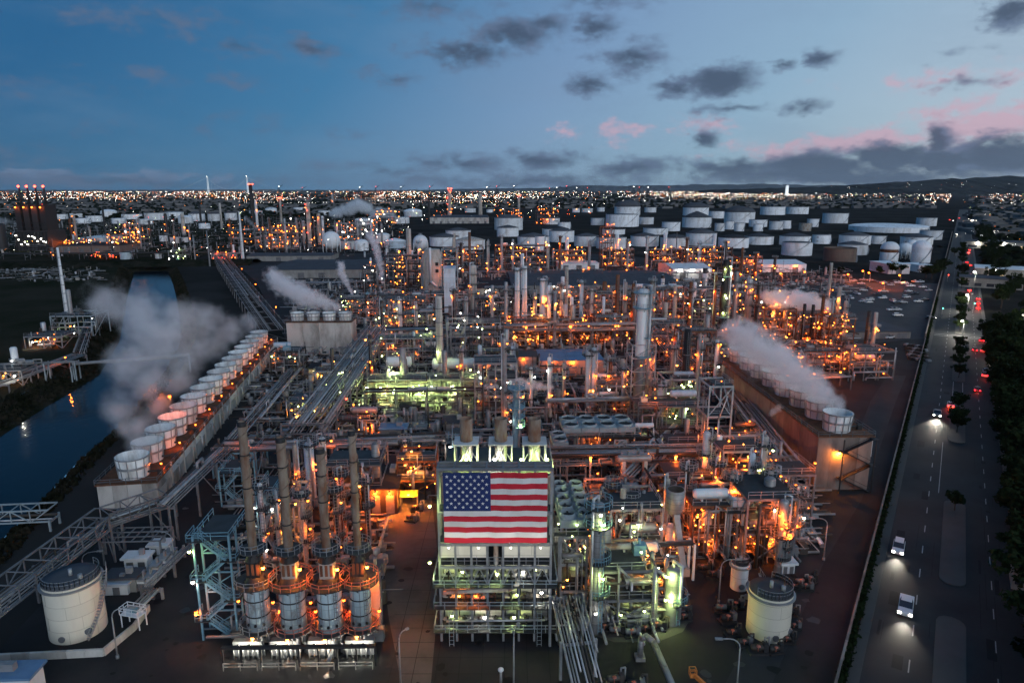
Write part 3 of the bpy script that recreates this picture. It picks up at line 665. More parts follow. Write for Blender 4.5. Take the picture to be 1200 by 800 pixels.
def unit(label,px0,px1,yb,yt,dp,kinds='o',nl=6,steel=None,power=420,vessels=None,pipes=None,seed=None,name='process_structure',cat='structure',levels=None,rail='galv',lampr=None,deck='grating',tops=True):
    """an open steel process structure: posts, floors, railings, vessels, piping and lamps"""
    a=g(px0,yb); b=g(px1,yb); W=b[0]-a[0]; h=hgt((px0+px1)/2,yb,yt); x=(a[0]+b[0])/2; y=a[1]+dp/2
    r_=random.Random(seed if seed is not None else int(px0*13+yb*7)); power*=1.0
    t=thing(name,label,cat,x,y,0,GR,'open steel process structures')
    steel=steel or r_.choice(STEEL); far=y>330; nx=max(1,min(5,round(W/6))); ny=max(1,min(2,round(dp/8)))
    lv=levels or max(1,min(5,round(h/4.6))); zs=[h*(i+1)/lv for i in range(lv)]
    X=[-W/2+W*i/nx for i in range(nx+1)]; Y=[-dp/2+dp*i/ny for i in range(ny+1)]; pw=.32 if not far else .42
    pm=post_mesh(h,pw,steel)
    for xx in X:
        for j,yy in enumerate(Y):
            if j==0 or j==ny: link(pm,'post',t,(xx,yy,0))
    for i,z in enumerate(zs):
        m=MB(); bw=.26 if not far else .36
        for yy in Y: m.beam((-W/2,yy,z-.2),(W/2,yy,z-.2),bw,.4)
        for xx in X: m.beam((xx,-dp/2,z-.24),(xx,dp/2,z-.24),bw,.4)
        if i%2==0:
            k=r_.randrange(nx); z0=zs[i-1] if i else 0
            m.beam((X[k],-dp/2,z0),(X[k+1],-dp/2,z-.2),.18); m.beam((X[k+1],-dp/2,z0),(X[k],-dp/2,z-.2),.18)
            m.beam((W/2,-dp/2,z0),(W/2,dp/2,z-.2),.18)
        m.build('floor_frame',steel,t)
        x0,x1=-W/2,W/2
        if r_.random()<.55:
            if r_.random()<.5: x0+=W*r_.uniform(.1,.4)
            else: x1-=W*r_.uniform(.1,.4)
        m=MB(); m.box(x0,-dp/2,z+.02,x1,-dp/2+dp*r_.uniform(.55,1),z+.1); o=m.build('deck',deck,t)
        m=MB(); m.rail([(x0,-dp/2+.06,z+.1),(x1,-dp/2+.06,z+.1)],1.1,.08 if not far else .13,step=2.2); m.rail([(x1,-dp/2+.06,z+.1),(x1,dp/2,z+.1)],1.1,.08 if not far else .13,step=2.5); m.build('handrail',rail,o)
    nv=vessels if vessels is not None else 3+int(W*dp/60); zz=[0]+zs
    for i in range(min(nv,9)):
        z=r_.choice(zz if tops else zz[:-1])+.12; gap=h/lv; m=MB(); q=r_.random(); xx=r_.uniform(-W*.4,W*.4); yy=r_.uniform(-dp*.35,dp*.3)
        mt=r_.choice(('silver','pipe','insulation','pale_blue','rusty_grey','white_plain','pipe_dark','insulation'))
        if q<.45:
            rr_=r_.uniform(.45,.9); l=min(W*.6,r_.uniform(3,7)); xx=max(-W/2+l/2+.3,min(W/2-l/2-.3,xx)); drum_mesh(m,(xx-l/2,yy,z+rr_+.3),(xx+l/2,yy,z+rr_+.3),rr_,10)
            for s_ in (-.3,.3): m.cbox(xx+l*s_,yy,z,.3,rr_*1.4,.6)
            m.build('exchanger',mt,t)
        elif q<.8:
            rr_=r_.uniform(.5,1.1); hh=gap*r_.uniform(.6,1.5); m.lathe([(rr_,z+.5),(rr_,z+hh),(rr_*.7,z+hh+rr_*.3),(.01,z+hh+rr_*.4)],12,(xx,yy,0))
            for a_ in range(3): m.beam((xx+rr_*.8*math.cos(a_*2.1),yy+rr_*.8*math.sin(a_*2.1),z),(xx+rr_*.8*math.cos(a_*2.1),yy+rr_*.8*math.sin(a_*2.1),z+.6),.15)
            m.build('vessel',mt,t)
        else:
            m.cbox(xx,yy,z,r_.uniform(1,2.4),r_.uniform(1,2),r_.uniform(.9,1.8)); m.cyl((xx,yy,z+1),(xx,yy,z+2.4),.25,n=8); m.build('pump_skid',r_.choice(('pipe_dark','grey_steel','blue_steel')),t)
    npp=pipes if pipes is not None else 7+int(W/3)
    for i in range(min(npp,16)):
        m=MB(); q=r_.choice((.1,.14,.18,.24,.32))*(1 if not far else 1.35); z=r_.uniform(.6,h*1.04); s_=r_.random()
        x0,x1=sorted((r_.uniform(-W*.55,W*.55),r_.uniform(-W*.55,W*.55))); yy=r_.choice((-dp/2-.45,r_.uniform(-dp/2,dp/2))); z2=r_.choice(zz)+r_.uniform(.4,2.2)
        if s_<.4: pts=[(x0,yy,.3),(x0,yy,z),(x1,yy,z),(x1,yy,z2)]
        elif s_<.7: pts=[(x0,yy,z),(x1,yy,z),(x1,min(yy+r_.uniform(1,5),dp*.6),z)]
        else: pts=[(x0,yy,.2),(x0,yy,h*r_.uniform(.6,1.12)),(x0+r_.uniform(.6,2),yy,h*.9)]
        m.tube(pts,q,7); m.build('pipe',r_.choice(('pipe','pipe_bright','pipe','pipe_dark','insulation')),t)
    m=MB(); xs=r_.choice((-1,1))*(W/2+.5); m.ladder((xs,-dp*.2,.1),h,.6,(0,1)); m.build('ladder',rail,t)
    for i in range(nl):
        lz=r_.choice(zz if i%3==0 else zz[:-1])+r_.uniform(2.0,3.2); lr=lampr or (.13+.0005*y)
        lamp(t,(r_.uniform(-W/2,W/2),r_.choice((-dp/2-.5,r_.uniform(-dp/2,dp*.3),r_.uniform(-dp/2,dp*.3))),min(lz,h+2.4)),kinds[i%len(kinds)],r=lr,power=power*.95*(.5+.0022*y)*(.34 if kinds[i%len(kinds)] in 'wn' and y<200 else .6 if kinds[i%len(kinds)] in 'wn' else 1),light=i%2==0)
    for kk in sorted(set(kinds)):
        m=MB(); q=.08+.00032*y
        for i in range(nl if kk not in 'wn' else (nl+2)//3):
            xx,yy,zq=r_.uniform(-W/2,W/2),r_.choice((-dp/2-.4,r_.uniform(-dp/2,dp*.3))),r_.uniform(.1,1.02)*h+1; m.ball((xx,yy,zq),q,6); m.beam((xx,yy,zq-1.4),(xx,yy,zq),.06,m=1)
        struct(m.build('small_lamps',[KIND[kk][0],'dark_steel'],t),'stuff')
    return t
def rack(label,p0,p1,w,z,n,levels=1,bent=9,steel='grey_steel',pr=(.12,.16,.22,.3),lamps=0,kind='o',z1=None,walk=False,mats=('pipe','pipe_bright','pipe','pipe_dark','insulation'),name='pipe_rack',truss=False,seed=1,power=420):
    """a pipe rack from p0 to p1 (world), pipes on steel bents"""
    r_=random.Random(seed); p0=Vector((*p0,0)); p1=Vector((*p1,0)); L_=(p1-p0).length; rot=math.atan2(p1.y-p0.y,p1.x-p0.x)
    t=thing(name,label,'pipe rack',p0.x,p0.y,0,rot,'pipe racks of the plant'); z1=z if z1 is None else z1
    k=max(1,round(L_/bent)); Z=lambda s_: z+(z1-z)*s_/L_
    for i in range(k+1):
        s_=min(L_*i/k,L_-.1); zz=Z(s_); m=MB()
        for sd_ in (-1,1): m.beam((s_,sd_*w/2,.01),(s_,sd_*w/2,zz+(levels-1)*2.2+.3),.34)
        for lv in range(levels): m.beam((s_,-w/2,zz-.2+lv*2.2),(s_,w/2,zz-.2+lv*2.2),.3)
        if i%2==0: m.beam((s_,-w/2,0),(s_,w/2,zz-.4),.16)
        m.build('bent',steel,t)
    for lv in range(levels):
        for i in range(n):
            q=r_.choice(pr); yy=-w/2+w*(i+.5)/n+r_.uniform(-.05,.05); m=MB(); s0=0 if r_.random()<.75 else L_*r_.uniform(0,.4); s1=L_ if r_.random()<.8 else L_*r_.uniform(.6,1)
            pts=[(s0,yy,Z(s0)+q+lv*2.2),(s1,yy,Z(s1)+q+lv*2.2)]
            if s1-s0>20 and r_.random()<.35:
                sm_=s0+(s1-s0)*r_.uniform(.3,.6); e=2.5; pts=[pts[0],(sm_,yy,Z(sm_)+q+lv*2.2),(sm_,yy,Z(sm_)+1.6+lv*2.2),(sm_+e,yy,Z(sm_)+1.6+lv*2.2),(sm_+e,yy,Z(sm_+e)+q+lv*2.2),pts[1]]
            m.tube(pts,q,8); m.build('pipe',r_.choice(mats),t)
    if truss:
        for sd_ in (-1,1):
            m=MB(); yy=sd_*w/2; hh=2.3; kk=max(2,round(L_/3.2))
            m.beam((0,yy,Z(0)),(L_,yy,Z(L_)),.24); m.beam((0,yy,Z(0)+hh),(L_,yy,Z(L_)+hh),.24)
            for i in range(kk):
                a,b=L_*i/kk,L_*(i+1)/kk; m.beam((a,yy,Z(a)),(a,yy,Z(a)+hh),.16); m.beam((a,yy,Z(a)+(0 if i%2 else hh)),(b,yy,Z(b)+(hh if i%2 else 0)),.16)
            m.build('truss_side',steel,t)
        m=MB()
        for i in range(kk+1): a=L_*i/kk; m.beam((a,-w/2,Z(a)+hh),(a,w/2,Z(a)+hh),.14)
        m.build('cross_members',steel,t)
    if walk:
        m=MB(); m.beam((0,w/2+.6,Z(0)+.1),(L_,w/2+.6,Z(L_)+.1),1.0,.12); o=m.build('walkway','grating',t)
        m=MB(); m.rail([(0,w/2+1.1,Z(0)+.15),(L_,w/2+1.1,Z(L_)+.15)],1.1,.08,step=2.4); m.build('handrail','galv',o)
    for i in range(lamps):
        s_=L_*(i+.5)/lamps; lamp(t,(s_,-w/2-.4,Z(s_)+2.2),kind[i%len(kind)],r=.2+.0005*p0.y,power=power)
    return t
def fan_stack(t,x,y,z,r,h,n=24):
    o=MB(); o.lathe([(r*.9,z),(r*.88,z+h*.3),(r,z+h),(r*.96,z+h),(r*.84,z+h*.3)],n,(x,y,0)); o=o.build('fan_stack','fan_white',t)
    m=MB()
    for i in range(n//2):
        a=6.283*i/(n//2); m.beam((x+r*.89*math.cos(a),y+r*.89*math.sin(a),z+.05),(x+(r+.04)*math.cos(a),y+(r+.04)*math.sin(a),z+h),.14)
    m.lathe([(r+.01,z+h-.25),(r+.12,z+h-.25),(r+.12,z+h),(r+.01,z+h)],n,(x,y,0),sm=False); m.lathe([(r*.92,z+h*.45),(r*.99,z+h*.45),(r*.99,z+h*.55),(r*.92,z+h*.55)],n,(x,y,0),sm=False)
    m.build('ribs','galv',o)
    m=MB(); m.cyl((x,y,z+.2),(x,y,z+h*.45),.45,n=10)
    for i in range(6): a=i*1.047; m.beam((x,y,z+h*.4),(x+r*.8*math.cos(a),y+r*.8*math.sin(a),z+h*.4),.5,.08)
    m.build('fan','dark_steel',o)
def cooling_tower(label,x,y,rot,W,L_,h,ns,rs,hs,z=0,rows=1,wallm='concrete_wall',lamps=0,seed=1,stairs=False,bays=None):
    """x,y is the near right corner of the block, which runs away from it by L_ and to the left by W"""
    t=thing('cooling_tower',label,'cooling tower',x,y,z,rot,'cooling towers of the plant'); r_=random.Random(seed)
    nb=bays or ns
    m=MB(); m.box(-W+.25,.25,.01,-.25,L_-.25,h-.3); m.build('core','dark_steel',t)
    for i in range(nb):          # the long walls are made of one panel for each bay
        a,b=L_*i/nb+.04,L_*(i+1)/nb-.04; e=r_.uniform(-.03,.03)
        m=MB(); m.box(-.2,a,.02,.05+e,b,h*.62-.03); m.build('wall_panel',wallm,t)
        m=MB(); m.box(-.2,a,h*.62+.03,.12+e,b,h-.02); m.build('wall_panel',r_.choice((wallm,wallm,'pale_wall')),t)
        m=MB(); q_=r_.uniform(.12,.2); ym=(a+b)/2+r_.uniform(-1,1); m.tube([(.6,ym,.1),(.6,ym,h*.8),(.1,ym,h*.8)],q_,7); m.build('riser_pipe',r_.choice(('pipe','pipe_bright','rusty_grey')),t)
        m=MB(); m.box(-W-.05-e,a,.02,-W+.2,b,h-.02); m.build('wall_panel',wallm,t)
        m=MB(); m.beam((.25,b+.04,.02),(.25,b+.04,h+1.0),.28); m.build('buttress',wallm,t)
    nf=max(2,round(W/3))
    for i in range(nf):
        for y0,y1 in ((-.05,.2),(L_-.2,L_+.05)): m=MB(); m.box(-W+W*i/nf+.03,y0,.02,-W+W*(i+1)/nf-.03,y1,h-.02); m.build('wall_panel',wallm,t)
    m=MB(); m.box(-W-.35,-.35,h,.35,L_+.35,h+.18); m.build('fan_deck','rust' if W>7 else 'dark_roof',t)
    m=MB(); m.rail([(.3,-.3,h+.18),(.3,L_+.3,h+.18),(-W-.3,L_+.3,h+.18),(-W-.3,-.3,h+.18)],1.1,.09,closed=True,step=2.6); m.build('handrail','grey_steel',t)
    for j in range(rows):
        for i in range(ns):
            fan_stack(t,-W*(j+.5)/rows,L_*(i+.5)/ns,h+.19,rs,hs)
            m=MB(); xx=-W*(j+.5)/rows+rs*.5; m.cyl((xx,L_*(i+.5)/ns-rs*.1,h+.9),(xx+rs*1.1,L_*(i+.5)/ns-rs*.1,h+.9),.22,n=8); m.cbox(xx+rs*1.1,L_*(i+.5)/ns-rs*.1,h+.2,.9,.7,1.1); m.build('fan_motor','dark_steel',t)
    for i in range(lamps): lamp(t,(-.9,L_*(i+.5)/lamps,h+1.6),'o',r=.16+.0004*y,power=170)
    if stairs:
        m=MB(); k=4
        for i in range(k):
            za,zb=h*i/k,h*(i+1)/k; xa,xb=(-W*.55,-.3) if i%2 else (-.3,-W*.55)
            m.beam((xa,-1.0,za),(xb,-1.0,zb),.9,.12); m.beam((xa,-1.5,za+1),(xb,-1.5,zb+1),.08); m.box(min(xb-.6,xb+.6),-1.9,zb-.06,max(xb-.6,xb+.6),-.1,zb+.04)
        for xx in (-W*.6,-.1): m.beam((xx,-1.7,.01),(xx,-1.7,h),.2)
        m.build('stair','dark_steel',t)
        lamp(t,(-W*.62,-.6,h*.72),'a',r=.34,power=1300)
    return t
def air_cooler(label,px,yb,rot,nx,ny,cs,z,mt='pale_steel',leg='galv',fh=.5,plen=1.2):
    x,y=g(px,yb,z+plen); t=thing('air_cooler',label,'air cooler',x,y,0,rot,'air cooled exchangers'); W,D=nx*cs,ny*cs
    for xx in (-W/2+.2,0,W/2-.2):
        for yy in (-D/2+.2,D/2-.2): link(post_mesh(z,.3,leg),'leg',t,(xx,yy,0))
    for i in range(nx):
        for j in range(ny):
            cx,cy_=-W/2+cs*(i+.5),-D/2+cs*(j+.5)
            m=MB(); m.box(cx-cs/2+.05,cy_-cs/2+.05,z,cx+cs/2-.05,cy_+cs/2-.05,z+plen); o=m.build('plenum',mt,t)
            m=MB(); m.lathe([(cs*.44,z+plen),(cs*.42,z+plen+fh),(cs*.40,z+plen+fh),(cs*.40,z+plen+.03)],20,(cx,cy_,0)); m.build('fan_ring',mt,o)
            m=MB(); m.lathe([(cs*.4,z+plen+.04),(.01,z+plen+.05)],20,(cx,cy_,0)); m.cyl((cx,cy_,z+plen+.06),(cx,cy_,z+plen+fh*.7),cs*.08,n=8)
            for q in range(4): a=q*1.571+.4*i; m.beam((cx,cy_,z+plen+fh*.5),(cx+cs*.36*math.cos(a),cy_+cs*.36*math.sin(a),z+plen+fh*.5),.25,.05)
            m.build('fan','black_steel',o)
    m=MB(); m.box(-W/2-1,-D/2-1,z-.7,W/2+1,-D/2-.05,z-.6); o=m.build('walkway','grating',t); m=MB(); m.rail([(-W/2-1,-D/2-.95,z-.6),(W/2+1,-D/2-.95,z-.6)],1.1,.07); m.build('handrail',leg,o)
    return t
def building(label,px0,px1,yb,h,dp,roof='flat',wall='siding',roofm='grey_roof',name='building',cat='building',rot=None,doors=1,wins=0,lit=0,over=.4,rise=2.2,lamps=0,kind='w',group='sheds and buildings of the plant',power=420,win_m=None):
    a=g(px0,yb); b=g(px1,yb); W=math.dist(a,b); x=(a[0]+b[0])/2; y=(a[1]+b[1])/2; r_=random.Random(int(px0*3+yb))
    t=thing(name,label,cat,x,y,0,GR if rot is None else rot,group)
    m=MB(); m.box(-W/2,0,.01,W/2,dp,h); m.build('wall',wall,t); m=MB()
    if roof=='flat':
        m.box(-W/2-over,-over,h+.003,W/2+over,dp+over,h+.35); m.build('roof',roofm,t)
        m=MB(); m.cbox(W*.2,dp*.5,h+.352,min(3,W*.2),min(2.5,dp*.3),1.0); m.build('roof_unit','galv',t)
    else:
        e=over; v=[(-W/2-e,-e,h),(W/2+e,-e,h),(W/2+e,dp+e,h),(-W/2-e,dp+e,h)]
        if roof=='gable': v+=[(-W/2-e,dp/2,h+rise),(W/2+e,dp/2,h+rise)]
        elif roof=='hip': q=min(W*.3,dp*.5); v+=[(-W/2+q,dp/2,h+rise),(W/2-q,dp/2,h+rise)]
        else: v+=[(-W/2-e,dp+e,h+rise),(W/2+e,dp+e,h+rise)]
        v=[(p[0],p[1],p[2]+.01) for p in v]
        if roof=='mono': m.add(v,[(0,1,5,4),(0,4,3),(1,2,5),(2,3,4,5),(3,2,1,0)])
        else: m.add(v,[(0,1,5,4),(2,3,4,5),(1,2,5),(3,0,4),(3,2,1,0)])
        m.build('roof',roofm,t)
        m=MB(); k=max(3,int(W/3))
        yr=dp/2 if roof!='mono' else dp+e
        for i in range(1,k):
            xx=-W/2+W*i/k
            if roof=='hip' and abs(xx)>W/2-min(W*.3,dp*.5): continue
            m.beam((xx,-e,h+.06),(xx,yr,h+rise+.06),.12,.08)
        m.build('roof_seam',roofm,t)
    for i in range(doors):
        xx=-W/2+W*(i+.5)/doors; m=MB(); q=min(2.2,W*.15); m.box(xx-q,-.06,.02,xx+q,-.003,min(h*.75,4)); m.build('door','grey_steel',t)
    for i in range(wins):
        xx=-W/2+W*(i+.5)/wins; m=MB(); m.box(xx-.7,-.05,h*.55,xx+.7,-.004,h*.8); m.build('window',(win_m or ('window_lit' if r_.random()<lit else 'window_glass')),t)
    for i in range(lamps): lamp(t,(-W/2+W*(i+.5)/lamps,-.7,h*.9),kind[i%len(kind)],r=.2+.0005*y,power=power)
    return t
def street_lamp(label,px,yb,yt,arm=(1,0),lit=None,mt='galv',hook=True,group='street lamps',head=.9,power=900):
    x,y=g(px,yb); h=hgt(px,yb,yt); t=thing('street_lamp',label,'street lamp',x,y,0,0,group); ax,ay=arm
    m=MB(); m.cyl((0,0,.01),(0,0,.5),.22,n=8); m.cyl((0,0,.4),(0,0,h-1.2),.12,.09,8); m.build('pole',mt,t)
    m=MB(); pts=[(0,0,h-1.25)]+[(ax*1.4*(1-math.cos(a)),ay*1.4*(1-math.cos(a)),h-1.2+1.2*math.sin(a)) for a in (.4,.8,1.2,1.57)]+[(ax*2.4,ay*2.4,h)]
    m.tube(pts,.075,7); m.build('arm',mt,t)
    m=MB(); m.beam((ax*2.2,ay*2.2,h),(ax*(2.2+head),ay*(2.2+head),h+.02),.36,.18); o=m.build('lamp_head',mt,t)
    if lit: lamp(t,(ax*2.6,ay*2.6,h-.2),lit,r=.2+.0009*y,power=power*(1+.003*y),arm=0)
    return t
# ---------------------------------------------------------------- cars
_cm={}
def car_parts(style,paint):
    k=(style,paint)
    if k in _cm: return _cm[k]
    m=MB()
    P={'sedan':[(-2.25,.35),(-2.25,.8),(-2.1,.92),(-1.5,.98),(1.1,.95),(2.05,.82),(2.25,.62),(2.25,.35)],
       'suv':[(-2.3,.4),(-2.3,1.0),(-2.2,1.08),(-1.6,1.12),(1.05,1.08),(2.1,.98),(2.3,.78),(2.3,.4)],
       'pickup':[(-2.7,.45),(-2.7,1.05),(-2.6,1.08),(-.7,1.1),(1.3,1.1),(2.4,1.02),(2.65,.85),(2.65,.45)]}[style]
    Cb={'sedan':[(-1.6,.96),(-1.05,1.40),(.25,1.43),(1.05,.94)],'suv':[(-2.2,1.09),(-1.95,1.66),(.3,1.7),(1.1,1.07)],'pickup':[(-.75,1.09),(-.55,1.72),(.6,1.74),(1.35,1.09)]}[style]
    hw=.92 if style!='pickup' else .98
    def ext(m,P,w0,w1,top=None):
        n=len(P); zs=[p[1] for p in P]; zt=max(zs); zb=min(zs)
        ww=[w0+(w1-w0)*((z-zb)/(zt-zb)) for x,z in P]
        m.add([(x,-w,z) for (x,z),w in zip(P,ww)]+[(x,w,z) for (x,z),w in zip(P,ww)],[tuple(range(n)),tuple(range(2*n-1,n-1,-1))]+[(i,n+i,n+(i+1)%n,(i+1)%n) for i in range(n)])
    ext(m,P,hw,hw*.96); body=m.mesh('body',paint)
    m=MB(); ext(m,Cb,hw*.92,hw*.74); glass=m.mesh('cabin_glass','window_glass')
    m=MB(); (x1,z1),(x2,z2)=Cb[1],Cb[2]; m.box(x1+.05,-hw*.73,z1-.02,x2-.05,hw*.73,z2+.04); roof=m.mesh('cabin_roof',paint)
    m=MB(); m.cyl((0,-.11,0),(0,.11,0),.34,n=14); wheel=m.mesh('wheel','rubber')
    m=MB(); m.box(-.05,-.2,-.09,.05,.2,.09); hl=m.mesh('headlight','head_white'); 
    m=MB(); m.box(-.05,-.2,-.1,.05,.2,.1); tl=m.mesh('tail_light','tail_red')
    _cm[k]=(body,glass,roof,wheel,hl,tl,P,hw); return _cm[k]
_cj={}
def car(label,x,y,rot,style='sedan',paint='car_white',detail=True,lights='',name='car',group=None,beam=0):
    body,glass,roof,wheel,hl,tl,P,hw=car_parts(style,paint)
    t=thing(name,label,'car' if style!='pickup' else 'pickup truck',x,y,.02,rot,group)
    if detail:
        link(body,'body',t); link(glass,'cabin_glass',t); link(roof,'cabin_roof',t)
        for wx in (-1.4,1.4):
            for wy in (-hw+.06,hw-.06): link(wheel,'wheel',t,(wx,wy,.34))
    else:
        k=(style,paint)
        if k not in _cj:
            m=MB(); 
            for mi,me in ((0,body),(1,glass),(0,roof)): m.add([tuple(v.co) for v in me.vertices],[tuple(p.vertices) for p in me.polygons],False,mi)
            for wx in (-1.4,1.4):
                for wy in (-hw+.06,hw-.06): m.cyl((wx,wy-.11,.34),(wx,wy+.11,.34),.34,n=8,m=2)
            _cj[k]=m.mesh('car_body',[paint,'window_glass','rubber'])
        link(_cj[k],'body',t)
    xf,xb=P[-1][0],P[0][0]; zf=P[-2][1]-.02; zb=P[1][1]-.05
    if 'h' in lights:
        for s_ in (-1,1):
            o=link(hl,'headlight',t,(xf+.02,s_*(hw-.25),zf))
        if beam:
            sp=bpy.data.lights.new('headlight_beam','SPOT'); sp.energy=beam; sp.color=(1,.92,.75); sp.spot_size=R(62); sp.spot_blend=.8; sp.shadow_soft_size=.1
            q=link(sp,'headlight_beam',t,(xf+.15,0,zf)); q.rotation_euler=(0,R(-72),0); q.rotation_euler=Vector((1,0,-.22)).to_track_quat('-Z','Y').to_euler()
    if 't' in lights:
        for s_ in (-1,1):
            o=link(tl,'tail_light',t,(xb-.03,s_*(hw-.25),zb))
            if y>250: q=1+(y-250)*.002; o.scale=(1,min(q,1.25),min(q,2.2))
        if beam: point(t,(xb-.5,0,zb),beam,RED)
    return t
# ---------------------------------------------------------------- trees
def tree_meshes(seed,h,r,n=3000,ls=.42):
    r_=random.Random(seed); t=MB()
    t.cyl((0,0,0),(.1,.05,h*.35),.28,.2,9,False); tips=[]
    for i in range(9):
        a=6.283*i/9+r_.uniform(-.3,.3); e=r_.uniform(.45,.85)*r; z=h*r_.uniform(.5,.85)
        p=(e*math.cos(a)*.45,e*math.sin(a)*.45,h*.35+(z-h*.35)*.55); q=(e*math.cos(a),e*math.sin(a),z)
        t.cyl((.1,.05,h*r_.uniform(.25,.36)),p,.13,.08,6,False); t.cyl(p,q,.08,.03,5,False); tips+= [p,q]
    tips.append((0,0,h*.9)); c=MB(); cl=[]
    for p in tips:
        for k in range(3): cl.append((p[0]+r_.gauss(0,r*.16),p[1]+r_.gauss(0,r*.16),min(h,p[2]+r_.gauss(.3,h*.06)),r_.uniform(.16,.32)*r))
    for i in range(n):
        x,y,z,q=r_.choice(cl); u=Vector((r_.gauss(0,1),r_.gauss(0,1),r_.gauss(0,.8))).normalized()*q*r_.uniform(.55,1.05)
        ctr=Vector((x,y,z))+u; d=Vector((r_.gauss(0,1),r_.gauss(0,1),r_.gauss(0,.6))).normalized(); e=d.cross(u if u.length>.01 else Vector((0,0,1)))
        if e.length<.01: continue
        e.normalize(); s_=ls*r_.uniform(.6,1.4); d=d*s_; e=e*s_*.6
        c.add([tuple(ctr-d),tuple(ctr+e),tuple(ctr+d),tuple(ctr-e)],[(0,1,2,3)])
    return t.mesh('trunk','bark'),c.mesh('crown','leaf')
TREES=[tree_meshes(i,9+i*.7,4.2+.35*i) for i in range(4)]
def tree(label,x,y,sc,var,group,rot=None):
    t=thing('street_tree',label,'tree',x,y,0,rnd.uniform(0,6.28) if rot is None else rot,group); t.scale=(sc,sc,sc)
    link(TREES[var][0],'trunk',t); link(TREES[var][1],'crown',t); return t
# ---------------------------------------------------------------- steam
def plume(label,pts,dens=.35,noise=.25,col=(.9,.9,.92),thr=.25,name='steam_plume',seed=0,path=True,soft=1.2):
    """pts: (x,y,z,r) balls that the steam fills"""
    if path:
        q=[]
        for a,b in zip(pts,pts[1:]): q+=[a,tuple((u+v)/2 for u,v in zip(a,b))]
        pts=q+[pts[-1]]
    c0=Vector(pts[0][:3]); me=bpy.data.meshes.new(name); m=MB()
    for x,y,z,r in pts: m.ball((x-c0.x,y-c0.y,z-c0.z),r,16)
    mt=bpy.data.materials.new('steam'); mt.use_nodes=True; N=mt.node_tree.nodes; L=mt.node_tree.links; N.clear()
    out=N.new('ShaderNodeOutputMaterial'); pv=N.new('ShaderNodeVolumePrincipled'); L.new(pv.outputs[0],out.inputs['Volume'])
    pv.inputs['Color'].default_value=(.985,.985,.99,1); pv.inputs['Anisotropy'].default_value=0
    tc=N.new('ShaderNodeTexCoord'); nz=N.new('ShaderNodeTexNoise'); nz.inputs['Scale'].default_value=noise; nz.inputs['Detail'].default_value=6; nz.inputs['Roughness'].default_value=.65
    nz.noise_dimensions='4D'; nz.inputs['W'].default_value=seed
    L.new(tc.outputs['Object'],nz.inputs['Vector'])
    acc=None
    for x,y,z,r in pts:
        s_=N.new('ShaderNodeVectorMath'); s_.operation='DISTANCE'; L.new(tc.outputs['Object'],s_.inputs[0]); s_.inputs[1].default_value=(x-c0.x,y-c0.y,z-c0.z)
        q=N.new('ShaderNodeMath'); q.operation='MULTIPLY_ADD'; L.new(s_.outputs['Value'],q.inputs[0]); q.inputs[1].default_value=-1/r; q.inputs[2].default_value=1
        if acc is None: acc=q.outputs[0]
        else: w=N.new('ShaderNodeMath'); w.operation='MAXIMUM'; L.new(acc,w.inputs[0]); L.new(q.outputs[0],w.inputs[1]); acc=w.outputs[0]
    a=N.new('ShaderNodeMath'); a.operation='MULTIPLY_ADD'; L.new(nz.outputs['Fac'],a.inputs[0]); a.inputs[1].default_value=3.0
    ac=N.new('ShaderNodeMath'); ac.operation='MULTIPLY'; ac.inputs[1].default_value=1.7; L.new(acc,ac.inputs[0]); L.new(ac.outputs[0],a.inputs[2])
    mr=N.new('ShaderNodeMapRange'); mr.interpolation_type='SMOOTHSTEP'; L.new(a.outputs[0],mr.inputs[0]); mr.inputs[1].default_value=1.8+thr; mr.inputs[2].default_value=1.8+thr+soft; mr.inputs[4].default_value=dens
    L.new(mr.outputs[0],pv.inputs['Density'])
    me=m.mesh(name,mt); o=link(me,name,None,c0); tag(o,label,'steam','steam plumes')
    md=o.modifiers.new('union','REMESH'); md.mode='VOXEL'; md.voxel_size=max(.3,min(p[3] for p in pts)*.28)
    return o
